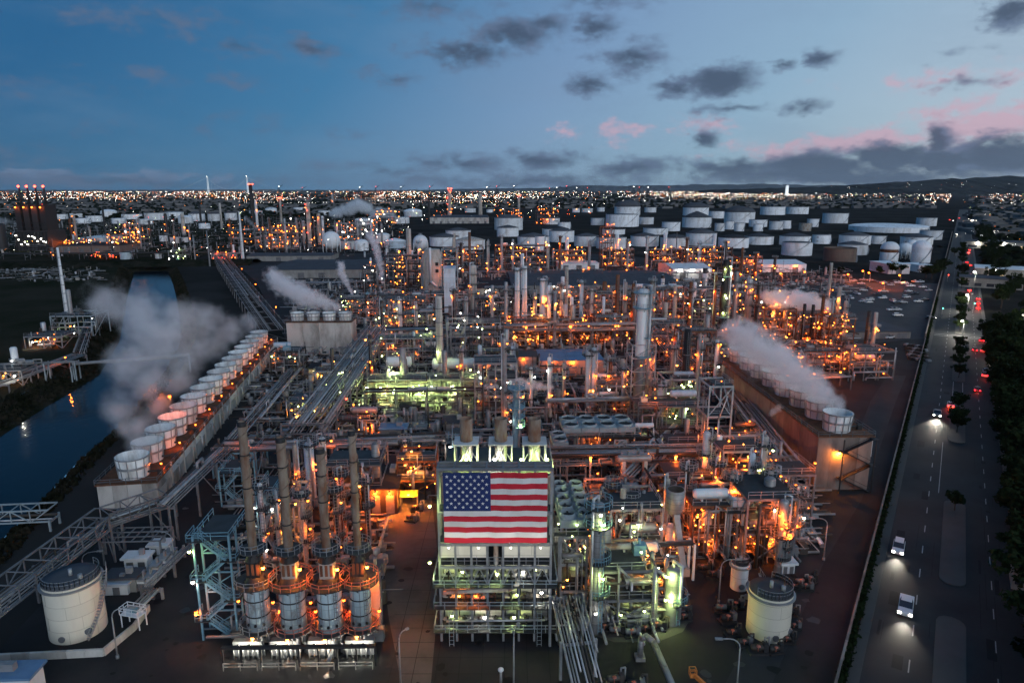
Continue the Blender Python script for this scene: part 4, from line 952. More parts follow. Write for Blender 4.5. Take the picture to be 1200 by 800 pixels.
# ================================================================ tank farm
W_='white'
TF=[ # label, cx, ybottom, width, shell px, roof, extra
('pale cone-roofed tank behind the two small ones left of the pink-lit vertical tank',596,270,34,12,'cone',{}),
('small cone-roofed tank directly in front of a taller pale tank',595,279,26,10,'cone',{}),
('wide cone-roofed tank next to the concrete furnace, nearer of two',521,289,36,9,'cone',{}),
('cone-roofed tank peeping out behind the one next to the concrete furnace',537,280,30,8,'cone',{}),
('low tank with a rust-dark conical roof behind the rusty stack',551,293,36,9,'cone',{'roofm':'rusty_grey'}),
('wide cone-roofed tank right behind the pink-lit vertical tank',625,290,38,10,'cone',{}),
('slim vertical white tank lit pink in front of wide cone roofs',632.5,297,11,17,'flat',{}),
('flat-topped white tank at the back, left of three stepped ones',646,263,20,6,'flat',{}),
('narrow flat-topped tank at the back, right of three stepped ones',661,270,15,8,'flat',{}),
('dark-roofed cone tank between the stepped flat tanks and a nearer one',651,277,32,7,'cone',{'roofm':'dark_roof'}),
('cone-roofed tank left of the gap behind the first small furnace stack',658,284,30,11,'cone',{}),
('bluish cone-roofed tank right of the first small furnace stack',687,289,29,10,'cone',{}),
('cone-roofed tank behind the tall tower strung with orange lamps',716,292,36,11,'cone',{}),
('great dome-roofed tank rising above the flat white tank, left dome of the farm',735,252,31,8,'dome',{'rise':8}),
('broad flat white tank with a pole leaning on it below the great dome',729,266,40,12,'flat',{}),
('small flat tank left of the broad flat white tank',700,264,16,7,'flat',{}),
('dark cone-roofed tank in front of the broad flat white tank',719,275,27,5,'cone',{'roofm':'dark_roof'}),
('low flat tank right of the broad flat white tank',757,263,18,7,'flat',{}),
('wide bluish cone tank behind the second small furnace stack',755,289,34,10,'cone',{}),
('flat tank half hidden behind the wide bluish cone tank',768,275,30,6,'flat',{}),
('clean flat white tank left of the paired domes',786,271,22,9,'flat',{}),
('cone-roofed white tank behind the thin mast',790,292,34,11,'cone',{}),
('dome-roofed tank at the back, upper of the paired domes',815,253,31,8,'dome',{'rise':6}),
('dome-roofed tank, lower of the paired domes one behind the other',816,267,35,10,'cone',{'rise':7}),
('cone-roofed tank with a bluish shell below the paired domes',821,288,37,12,'cone',{'rise':6}),
('large pale dome-roofed tank right of the paired domes',866,262,37,11,'dome',{'rise':7}),
('far tank between the paired domes and the large pale dome',840,256,20,7,'flat',{}),
('small drum-like tank, first of the row under the large pale dome',843,271,12,8,'flat',{}),
('small drum-like tank, second of the row under the large pale dome',854,269,12,8,'flat',{}),
('small drum-like tank, third of the row under the large pale dome',866,271,12,8,'flat',{}),
('wide low tank behind the fourth small drum-like tank',888,266,22,7,'flat',{}),
('small drum-like tank, fourth of the row under the large pale dome',888,271,12,7,'flat',{}),
('squat white tank, nearer of the pair right of the drum-like row',909,270,17,9,'flat',{}),
('squat white tank, farther of the pair right of the drum-like row',920,268,13,8,'flat',{}),
('small tank with a rusty shell in front of a white one',943,271,15,8,'flat',{'shell':'rusty_grey'}),
('white tank behind the small rusty one',952,266,14,8,'flat',{}),
('broad flat tank at the back edge of the farm, left of two',905,252,30,8,'flat',{}),
('broad flat tank at the back edge of the farm, right of two',934,251,27,7,'flat',{}),
('flat white tank with a dark slanting stair left of the long low reservoir',978,262,31,10,'flat',{}),
('dark cone-roofed tank beside the orange furnace lights on the right',859,291,37,10,'cone',{'roofm':'dark_roof'}),
('low cone-roofed tank behind the dark cone beside the orange furnace lights',889,287,35,8,'cone',{}),
('low cone-roofed tank hidden behind a clean flat white tank',931,288,38,9,'cone',{}),
('clean flat white tank standing in front of a low cone roof',933,300,37,13,'flat',{}),
('flat tank in the second row right of the clean flat white tank',962,286,22,9,'flat',{}),
('grey cone-roofed tank behind the brown tank, farther of two',1001,287,39,9,'cone',{}),
('grey cone-roofed tank behind the brown tank, nearer of two',998,299,37,10,'cone',{}),
('brown flat-topped tank in front of grey cone roofs',983,309,40,15,'float',{'shell':'brown_tank'}),
('small flat tank left of the rust-banded dome tank',1029,286,18,8,'flat',{}),
('very wide low white reservoir at the back of the farm',1040,273,100,5,'dome',{'rise':3,'roofm':'white'}),
('dark cone-roofed tank behind the white spheres',1073,289,40,9,'cone',{}),
('flat tank at the far right end of the long low reservoir',1085,265,25,8,'flat',{}),
('white flat tank behind the dark cone near the avenue',1090,281,28,9,'flat',{}),
('domed white tank with a rust band round its top',1041,307,23,13,'hemi',{'rust':True,'roofm':'white_plain','rise':8}),
('domed white tank without rust nearest the avenue wall',1078,308,24,15,'hemi',{'roofm':'white_plain','rise':8}),
('tiny far tank left of the lone dome on the horizon',675,249,9,4,'flat',{}),('tiny far tank second left of the great dome',688,249,13,4,'flat',{}),
('tiny far tank next to the great dome on its left',704,248,9,4,'flat',{}),('far flat tank next to the great dome on its right',762,249,14,5,'flat',{}),
('small far tank right of the long concrete reservoir wall',574,249,8,3,'flat',{}),('small far tank above the long concrete reservoir wall',551,249,13,4,'flat',{}),
# left
('far pale tank next to the dark power station',71,257,19,5,'flat',{}),('far pale tank second from the dark power station',90,255,16,4,'flat',{}),
('far bluish tank third from the dark power station',112,260,22,6,'flat',{}),('far pale tank above the orange pyramid of lamps',155,257,25,5,'flat',{}),
('wide far tank between orange lamps and three domes',184,258,30,7,'flat',{}),('far dome-roofed tank, left of three',231,259,20,7,'dome',{}),
('far dome-roofed tank, middle of three',252,259,16,7,'dome',{}),('far dome-roofed tank, right of three by the tall dark chimney',271,258,15,7,'dome',{}),
('small white tank beyond the levee, left of three',192,283,10,6,'flat',{}),('small white tank beyond the levee, middle of three',206,285,13,6,'flat',{}),('small white tank beyond the levee, right of three',217,284,8,5,'flat',{}),
('greenish tank standing on the levee edge by orange lamps',148,304,14,7,'flat',{'shell':'pale_blue'}),('tiny tank on the levee edge left of the green-lit skid',186,303,8,5,'flat',{}),
('wide pale blue flat tank left of the white sphere',332,291,38,8,'flat',{'shell':'pale_blue','roofm':'white_plain'}),
('flat white tank between the white sphere and the low dome',411,292,26,8,'flat',{}),('low domed white tank right of the flat white one',424,294,17,7,'dome',{'roofm':'white_plain','rise':5}),
('pale dome tank behind the thick steam jet',449,285,16,8,'dome',{'roofm':'white_plain'}),('low bluish cone tank right of the thick steam jet',463,291,26,7,'cone',{'shell':'pale_blue','roofm':'white_plain'}),
]
for lb,cx,yb,w,sh,rf,ex in TF: tank(lb,cx,yb,w,sh,rf,**ex)
for i,(cx,yb,w,sh) in enumerate([(128,254,20,5),(140,262,18,5),(205,256,22,6),(218,262,18,6),(170,263,20,5),(300,252,16,4),(318,250,14,4),(352,248,16,4),(98,262,18,5),(484,254,22,5),(470,262,20,6),(380,252,14,4),(425,264,18,5),(240,268,14,5)]):
    tank('%s pale tank from the left in the far field of low tanks'%['first','second','third','fourth','fifth','sixth','seventh','eighth','ninth','tenth','eleventh','twelfth','thirteenth','fourteenth'][sorted([128,140,205,218,170,300,318,352,98,484,470,380,425,240]).index(cx)],cx,yb,w,sh,'flat' if i%3 else 'dome',roofm='white',group='low pale tanks of the far field')
sphere_tank('big white sphere tank with a cap behind the long grey shed',389,296,22,24)
sphere_tank('white sphere tank right of the fat furnace stack',493,296,18,20)
sphere_tank('white sphere between the two domed tanks near the avenue, nearer one',1059,304,18,19)
sphere_tank('white sphere between the two domed tanks near the avenue, farther one',1067,298,15,17)
# bund walls between the tanks
for i,(a,b) in enumerate([((500,297),(870,297)),((560,279),(760,279)),((760,278),(1100,279)),((880,303),(1090,315)),((900,292),(1100,296)),((640,270),(1100,271)),((800,262),(1000,263)),((1010,276),(1100,290))]):
    p,q=g(*a),g(*b); m=MB(); L_=math.dist(p,q); d=Vector((q[0]-p[0],q[1]-p[1],0)).normalized(); n_=Vector((-d.y,d.x,0))
    vs=[]
    for e in (p,q):
        for o_,z in ((-5,.015),(-1,1.8),(1,1.8),(5,.015)): vs.append((e[0]+n_.x*o_,e[1]+n_.y*o_,z))
    m.add(vs,[(0,4,5,1),(1,5,6,2),(2,6,7,3)]); struct(m.build('bund_embankment','earth'))
# ================================================================ cooling towers and steam
_h=hgt(185,592,565)
CTL=cooling_tower('long concrete cooling tower row along the channel with sixteen fan stacks',-71,126.9,R(8.7),11,133,_h,16,3.15,4.3,lamps=11,seed=2)
lamp(CTL,(-6,30,14),'o',r=.34,power=700)
_h2=hgt(1015,570,509)
cooling_tower('cooling tower block with steaming white fan stacks beside the bare lot',75.2,134.5,R(1.5),11.4,68,_h2,8,3.0,3.9,lamps=0,seed=5,stairs=True,wallm='stained_wall')
_h3=hgt(412,412,378)
cooling_tower('short concrete cooling tower with four fan stacks in a row',-62.8,270,R(91),9.5,25,_h3,4,2.6,3.0,seed=8)
def fz(px,py,Y,rpx):
    q=(400-py)/800; d=Y*(_c-_s*(q*_c-_s)/(_c+q*_s)); return ((px-600)/800*d,Y,Y*(q*_c-_s)/(_c+q*_s)+CAM_H,rpx*d/800)
def pz(px,py,z,r): x,y=g(px,py,z); return (x,y,z,r)
plume('drifting steam veil over the channel from the long cooling tower',[pz(*p) for p in [(158,520,11,3.4),(150,500,14,4.6),(172,498,12,4),(140,478,18,5.5),(186,474,13,5),(172,450,18,7),(210,444,15,6),(150,430,22,7.5),(217,412,19,8.5),(184,404,23,9),(248,404,15,7.5),(270,388,15,7.5),(290,380,15,5.5),(208,380,26,9.5),(165,372,28,10),(240,372,22,8),(125,352,28,9)]],.17,.17,thr=-.1,path=False,soft=1.5)
plume('white steam cloud blowing off the short four-stack cooling tower',[pz(*p) for p in [(394,361,15,3),(376,353,17,5.4),(356,347,20,7),(336,337,23,7),(320,324,27,5.6)]],.5,.36,thr=.05,soft=1.2)
plume('narrow steam jet rising left of the thick one',[pz(*p) for p in [(412,344,12,1.3),(409,337,15,2),(405,329,18,2.5),(400,320,22,3.1),(399,310,26,3.2)]],.8,.5,thr=.02)
plume('thick white steam jet rising in front of pale dome tanks',[pz(*p) for p in [(448,331,14,1.4),(447,321,18,2.3),(445,309,22,2.9),(442,297,27,3.6),(439,285,32,3.9),(433,276,36,3.8)]],.9,.45,thr=.0)
plume('big pinkish steam cloud streaming off the cooling tower beside the bare lot',[pz(*p) for p in [(981,476,16,2.6),(966,463,18,4.2),(948,447,20,5.6),(928,434,22,6.6),(906,420,24,7.2),(884,406,26,7.2),(864,392,28,6)]],.5,.3,thr=.05,soft=1.2)
plume('steam bank lying over the orange-lit units before the parking lot',[pz(*p) for p in [(966,361,12,5),(947,355,15,6),(926,352,17,5.6),(908,350,19,4.4),(896,347,19,3)]],.7,.32,thr=-.2)
plume('distant double steam cloud above the far refinery lights',[fz(px,py,1500,q) for px,py,q in [(388,251,5),(398,249,8),(410,244,10),(420,240,10),(430,244,9)]],.12,.05,thr=-.3)
plume('second distant steam cloud right of the double one',[fz(px,py,1400,q) for px,py,q in [(436,252,5),(446,249,8),(456,251,8),(462,255,5)]],.12,.05,thr=-.3)
plume('low steam drifting past the far columns',[fz(px,py,1000,q) for px,py,q in [(300,268,4),(294,262,5),(288,256,5)]],.07,.1,thr=.1)
plume('small pink steam puff behind the blue-green platforms',[pz(*p) for p in [(646,454,10,1.2),(632,452,11,1.9),(617,450,12,2.2),(607,447,13,1.7)]],.8,.6,thr=.03)
plume('far steam smudge at the edge beside the dark power station',[fz(px,py,900,q) for px,py,q in [(-10,259,9),(6,259,8),(18,261,5)]],.06,.06,thr=.1)
plume('small steam wisp against the cooling tower wall beside the bare lot',[pz(*p) for p in [(903,486,9,.9),(908,481,11,1.5),(914,478,12,1.4)]],.8,.7,thr=.03)
# ================================================================ chimneys and process columns
S=stack
S('pale concrete chimney standing alone, its foot lit green',516,441,347,9.5,'concrete_stack',rings=5,taper=.8,lamps=1,kind='n')
S('white twin chimney, left of the pair rising from orange lamps',606,392,314,6,'white_plain',rings=2,taper=.95,plats=(.97,))
S('white twin chimney, right of the pair rising from orange lamps',614.5,392,312,6,'white_plain',rings=2,taper=.95,plats=(.97,))
S('slender white chimney just behind the white twins',612,345,297,4.5,'white_plain',rings=1)
S('thin grey chimney with an amber lamp right of the orange column',649.5,408,342,4,'galv',rings=2,lamps=1,kind='a',power=900)
S('thin white chimney beside the hip-roofed shed',669,402,348,4.6,'white_plain',rings=2)
S('dark chimney behind the thin white one',663,378,313,5,'rusty_grey',rings=3,lamps=1)
S('rust-red chimney, left of the rusty pair left of the white reactor',707,385,330,6,'rust',rings=2)
S('rust-red chimney, right of the rusty pair left of the white reactor',722,385,322,5.4,'rust',rings=2)
S('white banded chimney on the back row left of the regenerator',775,362,322,5,'white_plain',rings=3,cap='dark_steel')
S('short grey chimney next to the white banded one',781,362,335,4.5,'galv',rings=1)
S('tall white chimney left of the dark regenerator',823,375,314,6.5,'white_plain',rings=3,cap='dark_steel')
S('black chimney standing before the regenerator',800,497,386,9,'black_steel',rings=3,taper=.95)
S('rust-topped thin flue beside the domed grey column',551,345,272,3.6,'rust',rings=2,lamps=1,power=700)
S('fat pale furnace stack rising behind orange lamps',480.5,330,268,6.5,'concrete_stack',rings=2,taper=.9,plats=(.5,))
S('small furnace stack, left one of the three on the back row',664,312,276,5,'white_plain',rings=1,plats=(.35,),lamps=2)
S('small furnace stack beside the lamp-strung tower',722,312,274,5.2,'white_plain',rings=1,plats=(.3,),lamps=2)
S('small furnace stack, middle one on the back row',778,312,273,5.2,'white_plain',rings=1,plats=(.35,),lamps=2)
S('small furnace stack, right one on the back row',835,312,274,5.2,'white_plain',rings=1,plats=(.3,),lamps=2)
S('thin steel mast in front of the cone-roofed white tank',791,318,272,1.6,'grey_steel',rings=1,taper=.5,name='mast',cat='mast')
S('pale flare stack standing in the field beyond the channel',78,366,290,5.5,'white_plain',rings=6,taper=.55)
S('tall pale flare stack beside the pipe corridor',285,306,248,4,'white_plain',rings=4,taper=.5)
S('thin lightning mast left of the pale flare stack',246,312,270,2.2,'galv',rings=1,taper=.5,name='mast',cat='mast')
S('thin lightning mast at the levee end',229,306,276,1.8,'galv',rings=1,taper=.5,name='mast',cat='mast')
S('very tall dark chimney with red beacons on the skyline',297,262,216,5,'dark_steel',rings=2,beacon=True,taper=.85)
S('red-lit chimney among the far columns',330,262,232,3,'rusty_grey',rings=2,beacon=True,taper=.85)
S('dark chimney beyond the levee',124,275,243,3,'dark_steel',rings=1)
S('far dark chimney left of the three domes',236,265,240,3,'dark_steel',rings=1)
S('far pale chimney between the dome-roofed tanks',260,268,238,3,'concrete_stack',rings=1)
S('rust chimney behind the steam bank before the parking lot',978,396,336,6,'rusty_grey',rings=2,lamps=2,kind='a',power=700)
S('rusty chimney by the parking lot edge',968,372,308,4.5,'rusty_grey',rings=1,lamps=1)
S('lamp-lit chimney, right of the pair on the bare lot edge',1022,408,366,5.5,'concrete_stack',rings=1,lamps=2,kind='a',power=800)
S('dark chimney, left of the pair on the bare lot edge',1014,408,364,5.5,'dark_steel',rings=1)
S('black chimney with a hooped top, left of two in the orange glare',939,402,356,4.6,'black_steel',rings=1)
S('black chimney with a hooped top, right of two in the orange glare',949,402,357,4.6,'black_steel',rings=1)
S('distant lamp-strung chimney on the skyline by the orange units',527,258,221,5,'rusty_grey',rings=2,lamps=10,kind='or',power=0,beacon=True)
S('far dark chimney left of the long concrete reservoir wall',503,256,228,3,'dark_steel',rings=1)
S('far twin-flue chimney above the concrete reservoir wall',563,256,227,5,'rusty_grey',rings=1)
S('far chimney above the orange far units',608,256,229,3,'rusty_grey',rings=1,beacon=True)
K=column
K('tall white reactor column held in a braced steel frame',748,492,338,14.5,'white_plain',plats=(.5,.64,.86,.97),lamps=2,skirt=.5,cage=True,pm='blue_steel')
K('orange-lit column with a dark ring platform',636,378,326,8,'white_plain',plats=(.45,.95),lamps=3,kind='oa',power=900)
K('dark towering regenerator column with green-lit platforms',845,402,304,10,'dark_steel',plats=(.12,.2,.32,.45,.8),lamps=7,kind='nnw',power=800,neck=(.72,.8),pm='blue_steel')
K('white column with a dark scaffolded top behind the regenerator',874,388,326,8,'silver',plats=(.5,.7,.8,.9),lamps=3,pm='dark_steel')
K('slim grey column right of the scaffolded one',893,395,338,5.6,'galv',plats=(.4,.75),lamps=2)
K('pale bluish double column behind the flat fan bank, left half',688,482,410,6,'pale_blue',plats=(.92,),lamps=1)
K('pale bluish double column behind the flat fan bank, right half',694.5,482,407,6,'pale_blue',plats=(.95,),lamps=1)
K('smooth pale blue column with a lattice tip',772.5,502,450,9,'pale_blue',plats=(.97,),lamps=1,kind='a')
K('domed grey column beside the rust-topped flue',555,366,310,8,'concrete_stack',plats=(.4,.6,.8),lamps=1)
K('thin grey column near the white drums',572,470,420,4,'galv',plats=(.8,),lamps=2)
K('pale green vessel column among orange lamps',504,384,358,7,'pale_blue',plats=(.9,),lamps=2,kind='on')
K('round capped blue-grey vessel with a swan neck pipe',466,378,358,9,'pale_blue',plats=(.8,),lamps=2,kind='on')
K('insulated grey column with three blue ring platforms beside the fan rows',697,738,588,15,'insulation',plats=(.30,.56,.83,.97),lamps=4,kind='nw',rm='blue_steel',pm='grating',power=500)
K('stout vessel above a brightly lit platform at the pad corner',786,728,664,19,'insulation',plats=(.42,),lamps=3,kind='n',rm='blue_steel',power=900,skirt=.4)
K('pale slim column with many small platforms left of the derrick',823,592,505,9,'pale_blue',plats=(.3,.5,.7,.9),lamps=3)
K('greenish-lit column beside the derrick platform',888,612,510,9.5,'concrete_stack',plats=(.35,.65,.9),lamps=4,kind='noa',power=700)
K('ringed grey column by the stacked pipes',912,668,585,11,'silver',plats=(.2,.35,.5,.65),lamps=5,kind='o',power=800)
K('slim pale green column behind the ringed one',903,630,550,6,'pale_blue',plats=(.7,),lamps=1)
K('thin column at the outer corner of the orange cluster',922,600,545,5,'rusty_grey',plats=(.6,),lamps=1)
K('white silo, left of two behind the furnace stacks',366,590,518,12,'pale_blue',plats=(.97,),lamps=1)
K('white silo, right of two behind the furnace stacks',381,575,512,9,'white_plain',plats=(.97,),lamps=1,kind='r')
K('narrow flue column between the two furnace stacks on the left',352,612,520,7,'rusty_grey',plats=(.6,),lamps=1)
K('blue-green scaffold column behind the three grey exhausts',605,545,452,9,'blue_steel',plats=(.5,.62,.74,.86,.97),lamps=3,kind='own',rm='blue_steel',pm='blue_steel')
K('slim grey column at the left of the blue-green one',591,520,395,5.5,'galv',plats=(.5,.9),lamps=2)
K('dark slim column by the diagonal pipe rack',789,440,392,5,'rust',plats=(.8,),lamps=1)
K('tall pipe-wrapped column in the orange block right of the rusty pair',731,384,330,5,'pipe',plats=(.6,),lamps=2)
for i,(px,yb,yt,w,mt,lb) in enumerate([(349,287,255,3,'galv','far pale column, first of the group left of the white sphere'),(357,288,258,4,'silver','far silver column, second of the group left of the white sphere'),(363.5,289,237,5,'rusty_grey','far column strung with red lamps, tallest left of the white sphere'),(369,288,252,3.5,'dark_steel','far dark column right of the tallest one'),(375,287,250,4.5,'rusty_grey','far brown column next to a pale slab'),(379.5,286,253,3,'white_plain','far white column at the end of the group'),
    (62,300,290,3,'galv','short far column under the power station')]):
    K(lb,px,yb,yt,w,mt,plats=(.6,.9),lamps=6 if i==2 else 2,kind='or' if i==2 else 'o',power=300,pipe=False,group='columns of the far refinery')
for i,(px,yb,yt,w) in enumerate([(86,288,256,4),(91,289,252,3.4),(196,275,250,4),(216,276,250,4.5),(390,240,226,3),(302,268,235,3),(405,292,280,3)]):
    K(['rust far column left of the white shed, first','rust far column left of the white shed, second','dark far column above the small white tanks, left','pale far column above the small white tanks, right','tiny far column below the steam cloud','far column right of the very tall dark chimney','pinkish far column behind the flat white tank'][i],px,yb,yt,w,['rust','rusty_grey','dark_steel','concrete_stack','galv','white_plain','white_plain'][i],plats=(.8,),lamps=2,power=250,pipe=False,group='columns of the far refinery')

# slim columns and flues that stand close together in three rows
COLS=[]
def slim(row,fmt,lst):
    r_=random.Random(row*17); n=0
    for i,(px,yb,yt,w) in enumerate(sorted(lst)):
        mt=r_.choice(('galv','silver','rusty_grey','white_plain','insulation','concrete_stack','pale_blue','rust','dark_steel'))
        K(fmt%i,px,yb,yt,w,mt,plats=r_.choice(((.6,.95),(.85,),(.4,.7,.96))),lamps=2,kind=r_.choice(('o','oa','ow')),power=380,pipe=r_.random()<.5,name='slim_column'); COLS.append((row,px))
slim(1,'slim column %d in the row around the white drums',[(436,452,392,4.5),(455,470,430,4),(541,470,408,4.5),(563,480,404,5),(600,478,405,5.5),(622,476,430,4),(643,482,418,4.5),(660,472,425,4),(713,478,420,5),(729,486,430,4.5),(760,478,412,5),(785,486,404,5),(815,480,396,5.5),(836,470,398,4.5)])
slim(2,'slim column %d in the row of orange blocks',[(449,400,352,4),(470,396,350,4.5),(489,402,356,3.6),(533,400,338,4.5),(546,398,350,4),(577,396,334,4.5),(593,398,330,4),(626,396,342,4),(643,398,334,4.5),(657,394,332,4),(680,398,328,4.6),(692,396,338,4),(740,400,332,4.5),(762,398,326,4.6),(788,402,334,4.5),(806,404,330,4.5),(834,400,322,5),(858,398,318,5),(884,400,330,4.5),(904,398,336,4.5),(917,400,342,4),(960,402,344,4.5),(986,406,352,4.5)])
slim(3,'slim column %d in the row before the tank farm',[(455,330,288,3.4),(467,334,292,3.6),(492,330,282,3.4),(541,330,284,3.6),(572,322,282,3.4),(588,320,276,3.2),(601,322,280,3),(642,320,284,3.2),(656,318,276,3),(690,320,282,3.2),(735,318,280,3),(757,320,276,3.2),(803,322,278,3.2),(818,320,284,3),(848,324,282,3.6),(868,326,290,3.4),(884,328,296,3.4),(906,332,300,3.4)])
slim(4,'slim column %d among the orange cluster',[(778,640,560,7),(802,632,545,7.5),(836,622,540,7),(853,640,556,7),(874,628,530,8),(896,640,552,7),(930,640,575,6),(716,640,566,7.5),(737,650,580,7),(758,654,590,6.5)])
slim(5,'slim flue %d behind the foreground furnaces',[(312,660,566,6),(330,668,580,5.5),(360,668,575,6),(397,662,570,6),(405,640,552,6),(432,640,560,5.5),(445,560,520,4.5),(476,560,515,5)])
slim(6,'slim column %d on the far left plant',[(150,292,262,2.4),(166,292,256,2.2),(178,290,258,2.4),(206,292,262,2),(224,296,264,2),(272,296,256,2.6),(310,294,250,3),(318,292,256,2.6),(336,296,256,2.6),(343,292,248,3),(396,290,262,2.6),(420,288,258,2.6),(436,284,256,2.4),(448,290,262,2.6),(108,294,266,2.4),(132,296,264,2.2)])
# ================================================================ open steel process structures
U=unit
U('dense grey pipe manifold with looping pipes at the pad front',702,766,735,668,9,'nnw',8,'grey_steel',350,6,16)
U('narrow steel bay between flag structure and insulated column',652,684,722,628,9,'nwa',7,'galv',500)
U('platform carrying large grey exchangers behind the insulated column',712,772,668,596,9,'wwn',6,'galv',600,7)
U('bright amber-lit burner bay next to the lit platform vessel',752,777,700,662,6,'aa',4,'dark_steel',1300,3,8)
U('orange bay behind the insulated column low down',664,690,668,612,7,'oa',6,'rusty_grey',700,4,10)
U('open frame of railings behind the lit platform vessel',775,803,668,650,8,'ow',2,'blue_steel')
U('orange-glowing pump row behind the dark lot',690,748,612,580,8,'oo',7,'rusty_grey',650,4)
U('orange unit with a grey hopper vessel left of the fan pair',760,832,606,560,9,'oao',9,'dark_steel',800)
U('blazing orange pipe structure at the heart of the right cluster',806,868,652,592,10,'oaoo',12,'rust',600,6,16)
U('tall open frame with a bare top over the orange glare',868,926,664,584,11,'oo',11,'grey_steel',600,5,14,levels=2)
U('low decked structure with slim tanks at the right of the orange cluster',900,948,620,556,9,'oo',7,'grey_steel',700)
U('steel floors with white beam under the dark flat roof',842,905,585,528,9,'ooa',8,'pale_steel',700)
U('orange-lit ladder frame behind the fan pair',768,826,560,518,9,'oo',7,'dark_steel',600)
U('braced pale derrick tower with an open top left of the cooling block',824,851,556,452,7,'oo',3,'pale_steel',600,1,4,levels=3,name='derrick')
U('low pump bay under the diagonal rack beside the cooling block',852,892,548,512,8,'oo',5,'grey_steel',600)
U('brown steel bay below the flat fan bank, left',650,700,548,508,8,'o',3,'galv',400)
U('brown steel bay below the flat fan bank, right',702,770,550,512,9,'o',4,'dark_steel',400)
U('grey pipe hall right of the flat fan bank',745,822,520,476,9,'onn',7,'grey_steel',450)
U('green-lit valve platform beside the black chimney',776,812,502,444,8,'nn',7,'galv',600)
U('orange-lit bay behind the double bluish column',700,742,486,450,8,'oo',5,'grey_steel',600)
U('long low shelter with bright green-white lamps and an open court',432,556,472,444,7,'nnn',7,'galv',4200,6,14,levels=1)
_t=bpy.data.objects[[o.name for o in bpy.data.objects if o.get('label','').startswith('long low shelter')][0]]
for q in (-16,-12,-2.5,3,9):
    lamp(_t,(q,-4.4,5.2),'n',r=.3,power=1500,arm=0)
m=MB(); m.box(-17,3.2,.02,17,3.4,6.2); m.build('back_wall','siding',_t)
U('grey tangled frame right of the green-lit shelter',556,604,500,425,9,'oow',6,'galv',450)
U('dark frame with orange glow left of the hip-roofed shed',560,606,452,412,8,'oo',5,'dark_steel',500)
U('pipe galleries behind the white drums, left',444,512,425,396,9,'noo',7,'galv',600)
U('pipe galleries behind the white drums, right',524,586,425,378,10,'won',7,'galv',500)
U('pipe bridge structure behind the galleries',440,512,392,368,9,'nno',7,'grey_steel',600)
U('grey boxed frame with black tank right of the lone chimney',556,600,392,350,10,'o',4,'dark_steel',400)
U('blazing amber block at the foot of the white twin chimneys',588,640,404,376,10,'aaoo',14,'rust',1000,6,14)
U('orange block behind the hip-roofed shed',640,696,404,376,10,'oaoo',12,'rust',800,6,14)
U('orange block left of the white reactor column',696,738,404,372,10,'oooa',10,'rust',800)
U('grey tower of floors behind the orange blocks',684,716,392,344,9,'oo',6,'grey_steel',600)
U('dim structure right of the white reactor column',760,800,420,378,10,'oo',5,'grey_steel',600)
U('orange lit frame behind the black chimney',796,836,440,388,9,'oo',7,'rust',700)
U('steam-veiled frame below the regenerator',836,872,436,392,9,'oon',8,'grey_steel',600)
U('frame with pink and orange lamps behind the white reactor column',762,806,378,340,9,'ooo',9,'rust',700)
U('frame carrying the overhead pipe of the regenerator',806,842,385,338,9,'no',6,'pale_steel',600)
U('scaffold block right of the regenerator',852,890,380,328,9,'ooa',9,'dark_steel',800)
U('orange piping block under the steam bank, left',892,930,402,362,10,'oaoo',11,'rust',900)
U('orange piping block under the steam bank, right',930,972,402,368,10,'oaoo',11,'rust',900)
U('last orange block before the bare lot',968,998,412,372,10,'oao',7,'rust',800)
U('low furnace row in front of the steam bank',922,985,440,412,10,'oo',9,'rust',800)
U('lamp-edged raised deck at the corner of the bare lot',992,1046,446,412,11,'oo',9,'grey_steel',900,4,10,levels=2)
U('dark frame on the back left of the white twin chimneys',568,602,372,338,10,'w',3,'dark_steel',500)
U('frame under the lamps left of the rusty pair',652,700,374,338,10,'ooo',7,'grey_steel',600)
U('maze of pipes behind the rusty pair',700,758,366,340,10,'oo',7,'dark_steel',500)
U('low pipework between the warehouse and the white banded chimney',790,830,352,332,10,'oaw',6,'grey_steel',600)
# back row, orange furnaces in front of the tank farm
U('furnace row bright with orange lamps in front of the pink-lit tank',580,640,316,288,12,'oaoo',14,'rust',900)
U('small furnace ringed by orange lamps, left one of the back row',648,686,313,294,12,'oaoo',11,'rust',900)
U('tower strung with orange lamps from foot to top on the back row',704,718,313,266,10,'ooo',13,'rust',600,2,6)
U('furnace bay ringed by orange lamps beside the lamp-strung tower',718,742,313,293,11,'oaoo',9,'rust',900)
U('furnace ringed by orange lamps, middle of the back row',762,798,313,293,12,'oaoo',10,'rust',900)
U('wide furnace ringed by orange lamps, right of the back row',800,856,314,290,12,'oaoo',14,'rust',900)
U('lower orange-lit block at the right end of the back row',856,892,322,302,11,'oo',9,'rust',900)
U('furnace with glowing slanted ducts behind the rust-topped flue',534,566,312,290,11,'aao',8,'rust',1400)
U('open white frame beside the blue slab tower',518,536,350,292,8,'oo',6,'pale_steel',600)
U('orange scattered lamps left of the great concrete furnace',452,498,336,300,11,'oooa',11,'dark_steel',700)
U('dark frame behind the thick steam jet',426,452,340,312,9,'ow',4,'dark_steel',500)
U('colourful valve yard in front of the narrow steam jet',396,440,372,350,10,'oonw',9,'grey_steel',700)
U('orange-lit grids in front of the great concrete furnace, left',450,498,376,350,10,'oooo',9,'grey_steel',700)
U('orange-lit grids in front of the great concrete furnace, right',486,548,366,344,10,'oo',6,'galv',600)
